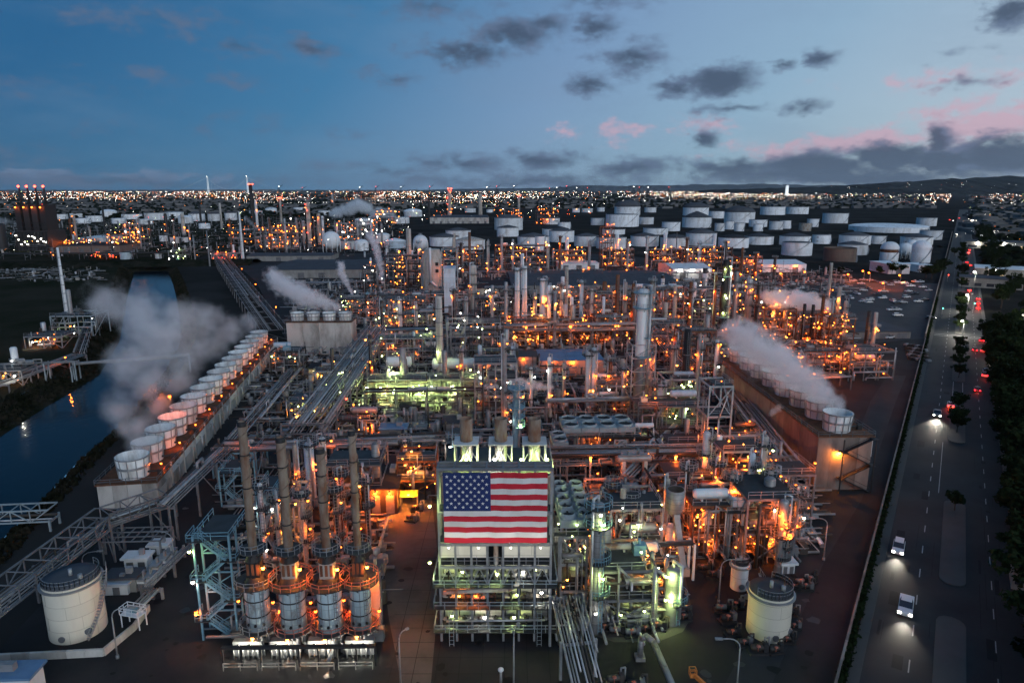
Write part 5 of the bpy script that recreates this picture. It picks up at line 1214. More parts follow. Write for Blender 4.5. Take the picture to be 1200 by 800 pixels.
# left strip between the channel tower and the main rack
U('yellow-lit skid with a brown tank near the channel tower',340,382,492,470,8,'aan',5,'grey_steel',800)
U('green-lit valve group beside the main rack',376,402,470,446,7,'nn',4,'grey_steel',700)
U('amber-lit tree-like manifold before the pale sheds',370,398,452,434,7,'aa',4,'rust',1400,2,8)
U('dim low structure under the short cooling tower',318,352,440,412,8,'on',4,'dark_steel',500)
U('orange pumps below the main rack crossing',392,440,512,492,8,'oo',5,'dark_steel',600)
U('dark truss yard behind the furnace stacks',384,446,600,545,11,'oo',5,'grey_steel',450,3,10)
U('warm-lit frame behind the second furnace stack',318,352,640,585,8,'waa',5,'galv',900)
U('orange scaffold beside the black shed roof',466,510,585,540,8,'aoa',6,'rust',900)
U('low pipework left of the stair tower',250,300,560,530,8,'o',2,'blue_steel',300)
# far refinery
for lb,a,b,yb,yt,kd,n in [('far pyramid of orange lamps beyond the levee',147,166,292,264,'oaoo',16),('far smaller heap of orange lamps left of the pyramid',126,140,294,276,'oa',8),('far orange unit right of the white shed below the power station',92,106,292,282,'oa',6),('far orange unit under the power station',76,90,292,282,'oa',6),
  ('far orange unit right of the very tall dark chimney',300,326,292,268,'oo',10),('far glowing unit left of the column group',326,348,292,262,'oaoo',14),('far unit with mixed lamps below the distant steam',395,420,284,262,'owo',10),('far unit with white and orange lamps right of the distant steam',440,468,262,246,'owa',10),
  ('far orange unit left of the distant concrete wall',585,612,264,244,'oo',14),('far orange unit above the wide cone roofs',628,654,263,243,'oo',14),('far lamp row by the pipe corridor',248,276,306,298,'or',7),('far pink unit by the dome-roofed tanks',268,292,286,270,'oo',8),('far white-lit unit under the distant steam',418,440,276,256,'wwo',10),('green-lit pump skid on the levee edge',198,214,306,294,'nnw',5),('row of orange lamps along the levee edge',104,136,303,299,'or',9)]:
    U(lb,a,b,yb,yt,18,kd,n,power=500 if n<9 else 350,vessels=3,pipes=5)
# ================================================================ pipe racks
rack('wide main pipe rack running away between the channel tower and the green-lit court',g(358,507,6),g(444,388,6),11,6,14,2,lamps=3,kind='ro',seed=1,mats=('pipe','pipe_bright','pipe','insulation'))
rack('long pipe corridor running off towards the pale flare stack',g(322,386,5),g(258,300,5),12,5,15,1,bent=16,lamps=4,seed=2)
rack('dark pipe bundle crossing in front of the main rack end',g(258,524,6),g(522,514,6),8,6,9,1,seed=3,lamps=1,mats=('pipe_dark','pipe','pipe_dark','insulation'))
rack('pair of crossing pipe levels below the flat fan bank',g(640,541,7),g(835,538,7),6,7,7,2,seed=4,lamps=2,steel='pale_steel')
rack('steep bundle of pipes coming down past the flag structure',g(694,815,3),g(664,694,8),4.6,3,10,1,z1=7.5,seed=5,bent=7,pr=(.1,.13,.17,.2),steel='galv')
rack('diagonal rack of bright pipes right of the white reactor column',g(808,428,6),g(762,380,6),9,6,10,1,seed=6,mats=('pipe_bright','pipe','insulation'))
rack('rack of pipes along the foot of the steaming cooling block',g(930,566,5),g(856,466,5),6,5,7,2,seed=7)
rack('truss pipe bridge on tall towers behind the big cream tank',g(-40,738,6),g(128,610,6),4.4,6,7,1,bent=15,seed=8,truss=True,steel='grey_steel',pr=(.12,.16,.2))
rack('short crossing of the truss pipe bridge in front of the channel tower',g(124,613,6.5),g(192,590,6.5),4,6.5,5,1,bent=9,seed=9,truss=True,steel='grey_steel',pr=(.12,.16,.2))
rack('sloping pipe rack climbing beside the channel tower wall',g(190,594,6.5),g(262,526,6.5),4.5,6.5,7,1,seed=10,truss=False,steel='grey_steel')
rack('low pipe run along the long wall of the channel tower',g(262,530,3.5),g(346,432,3.5),5,3.5,7,1,seed=11)
rack('three low grey pipes edging the yard left of the stair tower',g(172,688,2),g(242,620,2),1.8,2,4,1,bent=6,seed=12,pr=(.12,.16),mats=('insulation','pipe'))
rack('twin fat pipes bridging the channel',g(84,429,5),g(222,418,5),3.4,5,2,1,bent=24,seed=13,pr=(.55,.7),mats=('pipe',),steel='pale_steel')
rack('bank-side pipe run leading to the channel crossing',g(-30,462,2.5),g(92,416,2.5),6,2.5,8,1,seed=14,lamps=2,kind='wo')
rack('curving pipes from the channel crossing to the field flare',g(92,414,2),g(106,374,2),4,2,6,1,seed=15)
rack('high pipe gantry on white posts at the left bank',g(-20,428,6),g(90,424,6),3,6,4,1,bent=10,seed=16,steel='pale_steel')
rack('fat pipe run right of the hip-roofed shed',g(640,471,6),g(742,468,6),3.5,6,4,1,seed=17,pr=(.35,.45))
rack('pipe run in front of the green-lit court',g(428,458,7),g(572,456,7),4,7,5,1,seed=18,pr=(.2,.3,.5))
rack('pipe run behind the lone pale chimney',g(452,394,6),g(600,390,6),5,6,6,2,seed=19,pr=(.2,.3,.5))
rack('pipe run across the orange blocks behind the hip-roofed shed',g(590,388,7),g(745,386,7),5,7,6,2,seed=20,pr=(.2,.3,.4),lamps=3)
rack('blue-edged gantry in front of the great concrete furnace',g(444,346,7),g(560,345,7),5,7,5,1,seed=21,steel='blue_steel',lamps=2)
rack('pipe run behind the warehouse towards the back row',g(560,318,5),g(860,320,5),7,5,8,1,bent=16,seed=22,lamps=6)
rack('low rack between flag structure and orange cluster',g(745,640,6),g(812,636,6),2.2,6,3,1,seed=23,steel='white_plain',pr=(.12,.2))
rack('pale beam gantry above the dark lot',g(742,560,7),g(800,500,7),5,7,7,1,seed=24)
rack('rack of mixed pipes right of the regenerator',g(862,442,6),g(930,400,6),6,6,7,1,seed=25,lamps=3)
rack('pale truss footbridge over the near end of the channel',g(-70,612,2),g(64,606,2),3.2,2,2,1,bent=40,seed=26,truss=True,steel='pale_steel',name='truss_bridge')
rack('pipe run on the bare lot edge towards the lamp-edged deck',g(900,446,4),g(992,440,4),5,4,6,1,seed=27,lamps=3)
rack('far pipe run below the long grey shed',g(330,332,4),g(450,330,4),8,4,8,1,bent=14,seed=28)
rack('far pipe run along the levee top',g(0,298,5),g(250,296,5),8,5,7,1,bent=24,seed=29,pr=(.3,.4,.5))
# ================================================================ air coolers
air_cooler('two rows of big round fans beside the flag',670,586,GR,2,5,2.55,14.5,mt='pale_steel',fh=.7)
air_cooler('flat bank of fans on legs below the double bluish column',699,494,GR,4,2,4.1,9,mt='pale_steel',leg='galv',fh=.5)
air_cooler('narrow trio of fans in the orange cluster',856,573,GR,1,3,3.0,9.5,mt='pale_blue',fh=.5)
air_cooler('small fan pair right of the blue-green scaffold column',655,512,GR,1,2,3.4,9,mt='galv')
# ================================================================ buildings and sheds
def bld(label,a,b,yb,yf,ybk,**k):
    h=hgt((a+b)/2,yb,yf); d=g((a+b)/2,ybk,h)[1]-g((a+b)/2,yb)[1]; return building(label,a,b,yb,h,max(d,2),**k)
bld('black-roofed open shed with orange lamps along its side',433,466,602,573,535,roofm='dark_roof',wall='dark_steel',doors=2,lamps=2,kind='o',power=2200)
bld('hip-roofed blue-grey shed with orange-lit walls',634,707,438,422,409,roof='hip',roofm='blue_roof',doors=3,lamps=3,kind='o',power=900,rise=1.0)
bld('grey low-gabled shed left of the hip-roofed one',598,629,434,418,410,roof='gable',roofm='grey_roof',doors=2,lamps=1,kind='o',rise=.8)
bld('black box shelter between drums and the grey low-gabled shed',562,585,447,426,421,roofm='dark_roof',wall='black_steel',doors=0)
bld('long dark warehouse across the middle of the plant',600,800,344,334,317,roof='gable',roofm='grey_roof',wall='siding',doors=6,wins=12,lit=.25,lamps=2,rise=2.5)
bld('low dark annex in front of the long warehouse',545,604,346,338,325,roof='gable',roofm='dark_roof',doors=3,rise=1.5,lamps=1,kind='w',power=1500)
bld('long pale flat-roofed hall behind the warehouse',655,702,316,309,306,roofm='white_plain',wall='white_plain',doors=3)
bld('white gabled hall with bright lamps right of the warehouse',788,834,327,315,308,roof='gable',roofm='white_plain',wall='white_plain',doors=2,wins=5,lamps=3,kind='w',rise=2,power=700)
bld('orange-lit white sheds at the edge of the parking lot',893,945,319,310,304,roof='gable',roofm='white_plain',wall='white_plain',doors=2,lamps=2,kind='o',rise=2,power=900)
bld('white box building below the rust-banded dome tank',1040,1066,321,310,306,wall='white_plain',roofm='white_plain',doors=1,wins=2)
bld('small white box building below the plain domed tank',1076,1093,319,311,308,wall='white_plain',roofm='white_plain',doors=1)
bld('long low shed on the bare lot with a pale front',984,1068,397,389,378,roofm='grey_roof',doors=4)
bld('long grey shed behind the narrow steam jet, nearer one',318,436,326,316,304,roof='gable',roofm='grey_roof',doors=5,rise=2)
bld('long grey shed below the pale blue flat tank, farther one',290,388,306,300,296,roof='gable',roofm='grey_roof',doors=4,rise=1.5)
bld('pale sheds with a bright door behind the amber manifold',362,408,442,432,426,wall='siding',roofm='dark_roof',doors=2,wins=3,lit=.5,lamps=2,kind='n')
bld('dark flat-roofed shelter beside the greenish-lit column',861,914,562,534,524,wall='siding',roofm='dark_roof',doors=1,lamps=2,kind='o')
bld('blue-roofed cabin at the bottom edge below the big cream tank',-75,36,822,797,779,wall='white_plain',roofm='blue_roof',doors=1,wins=3)
bld('white electrical cabinet, larger one behind the big cream tank',147,173,669,655,648,wall='white_plain',roofm='white_plain',doors=2,name='electrical_cabinet',cat='cabinet')
bld('white electrical cabinet, farther one under the steel canopy',176,196,650,640,634,wall='white_plain',roofm='white_plain',doors=2,name='electrical_cabinet',cat='cabinet')
bld('flat-roofed switch house right of the big cream tank',126,160,694,678,668,wall='siding',roofm='grey_roof',doors=1)
bld('pale switch box in front of the switch house',124,150,697,685,681,wall='white_plain',roofm='pale_blue',doors=1,name='electrical_cabinet',cat='cabinet')
for i,(a,b,yb,yf,yk) in enumerate([(176,186,676,665,661),(185,195,669,657,653),(193,203,661,650,646),(160,170,692,681,677),(169,178,689,678,674)]):
    bld(['finned white transformer, nearest the pipe run of three','finned white transformer, middle of three','finned white transformer, farthest of three','finned white transformer beside the yard fence, left of two','finned white transformer beside the yard fence, right of two'][i],a,b,yb,yf,yk,wall='white_plain',roofm='galv',doors=3,over=.1,name='transformer',cat='transformer',group='white transformers')
bld('pale wall enclosure at the right of the four furnaces',430,447,738,668,662,wall='siding',roofm='grey_roof',doors=0,lamps=1,kind='o',power=1100)
bld('light blue slab tower behind the lone pale chimney',521,534,367,315,312,wall='pale_blue',roofm='pale_blue',doors=1,wins=0)
bld('long pale concrete reservoir wall far behind the cone tanks',504,573,262,255,252,wall='concrete_wall',roofm='grey_roof',doors=8)
bld('long white shed below the dark power station',93,121,286,279,276,wall='white_plain',roofm='white_plain',doors=2)
bld('dark brick block left of the orange pyramid',70,140,296,288,284,wall='brick_wall',roofm='dark_roof',doors=4)
bld('small blue-roofed hut by the green-lit court',446,476,514,503,497,wall='siding',roofm='blue_roof',doors=1)
bld('grey equipment house left of the three exhausts',520,546,508,496,488,wall='siding',roofm='grey_roof',doors=1)
bld('dark compressor boxes on the green-lit court',470,492,488,476,472,wall='dark_steel',roofm='dark_roof',doors=2)
bld('small white kiosk at the foot of the ringed column',916,931,672,661,658,wall='white_plain',roofm='white_plain',doors=2,name='kiosk',cat='kiosk')
# buildings beyond the avenue
for i,(px,yb,W,D,H_,lt,lb) in enumerate([(1176,292,70,34,7,3,'bright-fronted store beyond the avenue trees'),(1150,262,60,30,6,2,'pale flat store far along the avenue'),(1188,330,46,26,8,2,'long pale warehouse beyond the street trees'),(1160,338,34,18,6,0,'low building half hidden by street trees'),(1215,262,70,40,7,2,'flat lit store at the edge of the view'),(1226,700,9,9,4,0,'white-walled shed among the trees at the right edge')]):
    x,y=g(px,yb); t=building(lb,px,px+1,yb,H_,D,wall='siding' if i!=5 else 'white_plain',roofm='grey_roof',rot=-RA,doors=0,group='stores and sheds beyond the avenue')
    for ch in list(t.children): bpy.data.objects.remove(ch)
    t.location=(x,y,0); m=MB(); m.box(-W/2,0,.01,W/2,D,H_); m.build('wall','siding',t); m=MB(); m.box(-W/2-.4,-.4,H_+.003,W/2+.4,D+.4,H_+.4); m.build('roof','grey_roof' if i!=2 else 'white_plain',t)
    for k in range(5): m=MB(); xx=-W/2+W*(k+.5)/5; m.box(xx-W*.06,-.07,1,xx+W*.06,-.004,H_*.5); m.build('window','window_lit' if lt and k%2 else 'window_glass',t)
    for k in range(lt): lamp(t,(-W/2+W*(k+.5)/lt,-1,H_*.9),'w',r=.3+.0008*y,power=2500)
# ================================================================ great concrete furnace
x,y=g(506,341); h=hgt(506,341,293); r=13*dep(x,y)/800
t=thing('concrete_furnace','great weathered concrete furnace with a white vent pipe','furnace',x,y+r,0,GR)
m=MB(); m.lathe([(r*1.05,.01),(r,h*.2),(r,h*.78),(r*.72,h*.97),(r*.7,h)],16); m.lathe([(r*.7,h),(.01,h)],16); m.build('shell','concrete_stack',t)
m=MB(); 
for i in range(8): a=6.283*i/8; m.beam((r*1.04*math.cos(a),r*1.04*math.sin(a),.1),(r*1.04*math.cos(a),r*1.04*math.sin(a),h*.78),.5)
m.build('rib','rusty_grey',t)
m=MB(); m.tube([(-r*.1,-r*1.25,h*1.06),(-r*.1,-r*1.25,h*.25),(r*.4,-r*1.25,h*.12)],.7,10); m.build('vent_pipe','white_plain',t)
m=MB(); m.tube([(r*.6,-r*1.3,h*.1),(r*3.6,-r*1.3,h*.1),(r*3.8,-r*1.3,-.1+h*.02)],.8,10); m.build('duct','pipe',t)
for z in (.45,.62): m=MB(); m.cbox(r*.45,-r*.93,h*z,1.8,.6,2); m.build('port','black_steel',t)
lamp(t,(r*1.3,-r*1.2,h*.5),'o',r=.4,power=900)
# ================================================================ white drums
drum('white horizontal drum, left of the two behind the green-lit court',452,482,440,13,z=2.5)
drum('longer white horizontal drum crossed by the lone chimney',506,557,442,13,z=2.5)
drum('brown horizontal drum on the yellow-lit skid',352,372,484,8,'rusty_grey',z=1.5)
drum('short white drum by the orange glow',548,566,420,10,'white_plain',z=2)
drum('long grey drum on top of exchanger platform',722,762,592,9,'insulation',z=9)
# ================================================================ foreground tanks
tank('big cream tank with a grey roof inside the low wall',95,752,75,55,'cone','cream',near=True,stair_a=-.75,group='foreground tanks',rise=1.5)
tank('white tank with a grey roof standing amid dark machinery',898,753,54,44,'cone','cream',near=True,group='foreground tanks',stair_a=.5,rise=1.5)
tank('small slim white tank behind the white tank amid machinery',865,693,21,27,'flat','white',near=True,group='foreground tanks',stair_a=.4)
# ================================================================ four furnaces in the foreground
def heater(label,px,yb,yt,w,plat,box):
    x,y=g(px,yb); r=w/2*dep(x,y)/800*.94; t=thing('furnace',label,'furnace',x,y+r,0,GR,'cylindrical furnaces in the foreground')
    z0,z1,z2,z3=3.5,10.2,13.6,14.8; H_=hgt(px,yb-5,yt)
    for i in range(8): a=6.283*(i+.5)/8; m=MB(); m.cyl((r*.9*math.cos(a),r*.9*math.sin(a),.01),(r*.9*math.cos(a),r*.9*math.sin(a),z0),.16,n=8); m.build('leg','grey_steel',t)
    m=MB(); m.lathe([(r*.2,z0),(r,z0),(r,z1)],28); sh=m.build('shell','heater_shell',t); m=MB(); m.lathe([(r,z1),(r*.75,z1+.9),(r*.6,z1+1.1)],28); m.build('arch_cone','dark_steel',t)
    for z in (z0+2.2,z0+4.5): m=MB(); m.lathe([(r+.01,z),(r+.09,z),(r+.09,z+.15),(r+.01,z+.15)],28,sm=False); m.build('band','dark_steel',sh)
    for k in range(4):
        a=-2.7+k*.62; m=MB(); rr_=r+.03; m.beam((rr_*math.cos(a),rr_*math.sin(a),z0+.1),(rr_*math.cos(a),rr_*math.sin(a),z1),.07); m.build('seam','galv',sh)
    for a in (-2.2,-1.57,-.9): m=MB(); m.cyl((r*.98*math.cos(a),r*.98*math.sin(a),z0+1.1),((r+.18)*math.cos(a),(r+.18)*math.sin(a),z0+1.1),.2,n=8); m.build('peep_door','black_steel',sh)
    platform(t,r+.02,z0,'grating','red_steel' if plat else 'galv',1.0); platform(t,r+.02,z1+.1,'grating',['galv','red_steel','red_steel','red_steel'][plat],1.25)
    m=MB(); m.cbox(0,0,z1+1.1,r*1.15,r*1.0,z2-z1-1.1); o=m.build('convection_box',box,t)
    for k in range(3): m=MB(); xx=-r*.4+r*.4*k; m.box(xx-.18,-r*.5-.06,z1+1.5,xx+.18,-r*.5-.004,z2-.3); m.build('header_door','rust',o)
    m=MB(); m.lathe([(r*.72,z2+.01),(r*.36,z3),(r*.34,z3+.2)],16,sm=False); m.build('transition','dark_steel',t)
    q=r*.36; m=MB(); m.lathe([(q,z3+.1),(q,(z3+H_)/2),(q*.96,H_),(q*.8,H_),(q*.8,H_-1)],18); st=m.build('flue','flue',t)
    m=MB(); helix(m,q,q*.96,z3,H_,3.2); m.build('strake','flue',st); m=MB(); m.lathe([(q*1.02,H_-.6),(q*1.02,H_+.01),(q*.8,H_+.02)],18); m.build('rim','black_steel',st)
    for k in range(3): z=z3+(H_-z3)*(k+1)/4; m=MB(); m.lathe([(q+.01,z),(q+.08,z),(q+.08,z+.16),(q+.01,z+.16)],18,sm=False); m.build('band','dark_steel',st)
    platform(t,q+.02,z3+.25,'grating','galv',1.3)
    m=MB(); m.ladder((r*.7,-r*.95,z0),z1-z0+1,.5); m.build('ladder','galv',t)
    for k in range(5):
        a=-2.6+k*.5; m=MB(); rr_=r*.8; m.tube([(rr_*math.cos(a),rr_*math.sin(a),z0-.1),(rr_*math.cos(a),rr_*math.sin(a),1.7),(rr_*1.6*math.cos(a),rr_*1.6*math.sin(a),1.7),(rr_*1.6*math.cos(a),rr_*1.6*math.sin(a),.2)],.12,6); m.build('burner_pipe','pipe',t)
    lamp(t,(r*.9,-r*.6,z1+2.6),'a',r=.24,power=330); lamp(t,(-r-.8,-r*.3,z1-2.5),'o',r=.2,light=False); lamp(t,(r+.9,r*.8,z0+1.4),'o',r=.22,power=300)
    lamp(t,(-r*.4,-r*.9,z0-.9),'a',r=.22,power=300)
    return t
heater('foreground furnace with its flue nearest the stair tower',302,768,496,29,0,'dark_steel')
heater('foreground furnace with a rust-streaked flue, second from the stair tower',343,770,515,31,1,'rusty_grey')
heater('foreground furnace with a slim pale flue, third from the stair tower',386.5,770,528,30,2,'rusty_grey')
heater('foreground furnace nearest the pale wall enclosure',423,766,506,25,3,'dark_steel')
# burner gallery in front of the furnaces
a=g(262,781); b=g(440,781); L_=b[0]-a[0]
t=thing('burner_gallery','long low burner gallery with green-white lamps under the furnaces','gallery',a[0],a[1],0,R(1))
m=MB(); m.beam((0,0,2.9),(L_,0,2.9),.5,.35); m.beam((0,3.2,2.9),(L_,3.2,2.9),.4,.3); m.build('roof_beam','dark_steel',t)
for i in range(9): link(post_mesh(2.8,.22,'dark_steel'),'post',t,(L_*i/8,0,0))
for i in range(4):
    x0=L_*(i+.12)/4; x1=L_*(i+.88)/4
    m=MB(); m.box(x0,2.0,.1,x1,3.0,2.3); m.build('burner_panel','galv',t)
    for k in range(6): m=MB(); xx=x0+(x1-x0)*(k+.5)/6; m.tube([(xx,1.4,.1),(xx,1.4,1.5),(xx,2.0,1.5)],.1,6); m.build('fuel_pipe','pipe',t)
    for k in range(2): lamp(t,(x0+(x1-x0)*(.3+.4*k),.9,2.45),'w',r=.2,power=170,arm=0)
    m=MB(); m.rail([(x0-.3,-.8,0),(x1+.3,-.8,0)],1.1,.08); m.build('railing','rusty_grey',t)
# stair tower
def stair_tower(label,px,yb,yt,W,D,lv,steel='blue_steel',lamps='w'):
    x,y=g(px,yb); h=hgt(px,yb,yt); t=thing('stair_tower',label,'stair tower',x,y,0,GR,'stair towers')
    for sx in (-1,1):
        for sy in (-1,1): link(post_mesh(h+.8,.26,steel),'post',t,(sx*W/2,sy*D/2,0))
    for i in range(lv):
        za,zb=h*i/lv,h*(i+1)/lv; xa,xb=(W/2-.7,-W/2+.7) if i%2==0 else (-W/2+.7,W/2-.7); yy=-D*.28
        m=MB()
        for s_ in (-.45,.45): m.beam((xa,yy+s_,za),(xb,yy+s_,zb),.1,.3)
        n_=int((zb-za)/.3)
        for k in range(n_): f=(k+.5)/n_; m.cbox(xa+(xb-xa)*f,yy,za+(zb-za)*f-.05,.34,.86,.06)
        for s_ in (-.5,.5):
            for e in (1.05,.6): m.beam((xa,yy+s_,za+e),(xb,yy+s_,zb+e),.07)
            for k in range(5): f=k/4; m.beam((xa+(xb-xa)*f,yy+s_,za+(zb-za)*f),(xa+(xb-xa)*f,yy+s_,za+(zb-za)*f+1.05),.06)
        m.build('flight',steel,t)
        s_=1 if xb>0 else -1; m=MB(); x0,x1=sorted((s_*W/2-s_*1.4,s_*W/2+s_*.8)); m.box(x0,-D/2-.3,zb-.1,x1,D/2,zb); o=m.build('landing','grating',t)
        m=MB(); m.rail([(x0,-D/2-.25,zb),(x1,-D/2-.25,zb),(x1,D/2,zb)] if s_>0 else [(x1,-D/2-.25,zb),(x0,-D/2-.25,zb),(x0,D/2,zb)],1.1,.08); m.build('handrail',steel,o)
        m=MB(); m.beam((-W/2,D/2,zb-.15),(W/2,D/2,zb-.15),.2); m.beam((-W/2,D/2,za),(W/2,D/2,zb),.14); m.build('brace',steel,t)
    m=MB(); m.box(-W/2,-D/2,h,W/2,D/2+5,h+.1); o=m.build('top_deck','grating',t); m=MB(); m.rail([(-W/2,D/2+5,h+.1),(-W/2,-D/2,h+.1),(W/2,-D/2,h+.1),(W/2,D/2+5,h+.1)],1.1,.08); m.build('handrail',steel,o)
    for sx in (-1,1): link(post_mesh(h,.26,steel),'post',t,(sx*W/2,D/2+4.9,0))
    for i,k in enumerate(lamps): lamp(t,(-W/2-.5,-D/2-.3,h*(i+1)/(len(lamps)+.3)),k,r=.22,power=380)
    return t
stair_tower('pale blue zigzag stair tower left of the furnaces',263,742,628,4.8,2.6,5,lamps='own')
stair_tower('blue-railed upper stair between the first two furnace flues',318,640,575,3.0,2.4,3,lamps='w')
stair_tower('blue stair frame behind the first furnace flue',276,590,552,4.5,2.4,2,lamps='')
stair_tower('blue stair tower behind the flag to the left of the exhausts',540,548,512,3.6,2.4,3,lamps='w')
# ================================================================ flag structure
FX0,FX1,FY=-9.9,5.3,84.6
zr=lambda py:hgt(580,752,py)
t=thing('flag_structure','tall open steel structure that carries the flag on its face','structure',(FX0+FX1)/2,FY,0,0); W=FX1-FX0; D=11; HT=zr(549)
nx=7; ZL=[zr(738),zr(711),zr(686),zr(664),zr(637),zr(600),HT]; D0=D
for i in range(nx+1):
    for yy,hh_ in ((.15,HT),(2.2,HT),(D,ZL[4])): link(post_mesh(hh_,.3,'galv'),'post',t,(-W/2+W*i/nx,yy,0))
ZL=[zr(738),zr(711),zr(686),zr(664),zr(637),zr(600),HT]
for i,z in enumerate(ZL):
    m=MB(); D=D0 if i<5 else 2.2
    for yy in (.0,D*.5,D): m.beam((-W/2-.1,yy,z-.15),(W/2+.1,yy,z-.15),.3,.35)
    for k in range(nx+1): m.beam((-W/2+W*k/nx,.2,z-.18),(-W/2+W*k/nx,D,z-.18),.22,.3)
    m.build('floor_frame','pale_steel' if i<2 else 'galv' if i<5 else 'grey_steel',t)
    m=MB(); e=.9 if i<3 else 0
    if i>5: continue
    m.box(-W/2-e,(-.9 if i<3 else .3),z+.02,W/2+e,D-.2,z+.1); o=m.build('deck','grating',t)
    if i<4: m=MB(); f_=-.85 if i<3 else .25; m.rail([(-W/2-e,D,z+.1),(-W/2-e,f_,z+.1),(W/2+e,f_,z+.1),(W/2+e,D,z+.1)],1.1,.08,step=1.6); m.build('handrail','pale_steel' if i<3 else 'galv',o)
for k in range(nx):
    x0=-W/2+W*k/nx; x1=x0+W/nx
    if k!=3: m=MB(); m.box(x0+.1,.05,ZL[3]+1.3,x1-.1,.16,ZL[4]-.5); m.build('wall_panel','cream',t)
    m=MB(); m.beam((x0,0.05,ZL[2]),((x0+x1)/2,.05,ZL[3]-.2),.13); m.beam((x1,.05,ZL[2]),((x0+x1)/2,.05,ZL[3]-.2),.13); m.build('brace','galv',t)
    for i in (0,1,2):
        m=MB(); m.box(x0+.3,2.2,ZL[i]+.12,x1-.3,2.5,ZL[i+1]-.6); m.build('back_panel',('siding','galv','cream')[(i+k)%3],t)
        m=MB(); q=.28+.1*((i*3+k)%3); drum_mesh(m,(x0+.3,1.3,ZL[i]+.8),(x1-.4,1.3,ZL[i]+.8),q,10); m.build('exchanger',('pipe','rusty_grey','insulation','pipe_dark')[(i+2*k)%4],t)
        m=MB(); m.cyl(((x0+x1)/2,.9,ZL[i]+.1),((x0+x1)/2,.9,ZL[i]+1.6),.13,n=8); m.cyl(((x0+x1)/2-.35,.9,ZL[i]+1.2),((x0+x1)/2+.35,.9,ZL[i]+1.2),.2,n=8); m.build('valve','dark_steel',t)
m=MB(); m.tube([(-W*.47,-.2,ZL[1]+2.3),(W*.12,-.2,ZL[1]+2.7),(W*.2,-.2,ZL[1]+3.4),(W*.2,.8,ZL[1]+3.6)],.3,10); m.build('header_pipe','rusty_grey',t)
m=MB(); m.cyl((.1,.6,ZL[3]-2.2),(.1,.6,ZL[4]-.3),.34,n=12); m.build('riser','rusty_grey',t)
m=MB(); m.tube([(-W*.45,-.3,ZL[0]+1.5),(W*.45,-.3,ZL[0]+1.7)],.14,8); m.build('header_pipe','pipe_bright',t)
for i,(fx,zz_,k) in enumerate([(-.33,ZL[1]+1.5,'a'),(-.18,ZL[1]+1.5,'o'),(.2,ZL[1]+1.7,'n'),(.36,ZL[2]+2.2,'n'),(.17,ZL[0]+1.8,'n'),(-.1,ZL[0]+1.8,'w'),(.25,ZL[2]+1.9,'w'),(-.3,ZL[2]+1.9,'n'),(-.4,ZL[0]+2,'n'),(.42,ZL[1]+2,'w'),(.02,ZL[2]+1.6,'n')]): lamp(t,(W*fx,.2,zz_),k,r=.2,power=130)
D=D0
for px,z in ((-W/2-1.3,ZL[3]+.8),(-W/2-1.1,ZL[5]+1)): lamp(t,(px,-.4,z),'n',r=.2,power=420)
for s_ in (-1,1): m=MB(); m.ladder((s_*W*.4,-1.0,0),ZL[1],.6); m.build('ladder','pale_steel',t)
for fx in (-.4,-.14,.14,.4):
    m=MB(); m.beam((W*fx,.1,ZL[4]-.3),(W*fx,-2.4,ZL[4]+.6),.07); m.build('lamp_arm','galv',t); lamp(t,(W*fx,-2.4,ZL[4]+.7),'w',r=.12,power=75,arm=0,name='flood_lamp')
# the flag itself
fw0,fw1=-9.15,4.72; fz0,fz1=zr(635),zr(553); fh=fz1-fz0; fw=fw1-fw0
F=thing('flag','huge flag with stars and stripes hanging on the steel structure','flag',(fw0+fw1)/2,FY-.35,fz0,0)
for i in range(13):
    z1_=fh*(13-i)/13; z0_=fh*(12-i)/13; x0_=-fw/2 if i>6 else -fw/2+fw*.455
    m=MB(); K_=14
    P=[(x0_+(fw/2-x0_)*k/K_) for k in range(K_+1)]
    vs=[(x,.07*math.sin(x*1.3+i*.35)+.05*math.sin(x*3.1-i*.8),z) for z in (z0_,z1_) for x in P]; vs+=[(x,y_+.03,z) for x,y_,z in vs]; n_=K_+1
    m.add(vs,[(k,k+1,n_+k+1,n_+k) for k in range(K_)]+[(2*n_+k+1,2*n_+k,3*n_+k,3*n_+k+1) for k in range(K_)]); m.build('stripe','flag_red' if i%2==0 else 'flag_white',F)
cw,ch=fw*.455,fh*7/13
m=MB(); m.box(-fw/2,-.06,fh-ch,-fw/2+cw,.03,fh); cant=m.build('canton','flag_blue',F)
m=MB(); sr=ch*.048; m.add([((sr if k%2==0 else sr*.4)*math.sin(k*math.pi/5),0,(sr if k%2==0 else sr*.4)*math.cos(k*math.pi/5)) for k in range(10)]+[(0,0,0)],[(10,(k+1)%10,k) for k in range(10)]); star=m.mesh('star','flag_white')
for r_ in range(9):
    n_=6 if r_%2==0 else 5
    for k in range(n_): link(star,'star',cant,(-fw/2+cw*((k*2+1 if n_==6 else k*2+2))/12,-.075,fh-ch*(r_+1)/10))
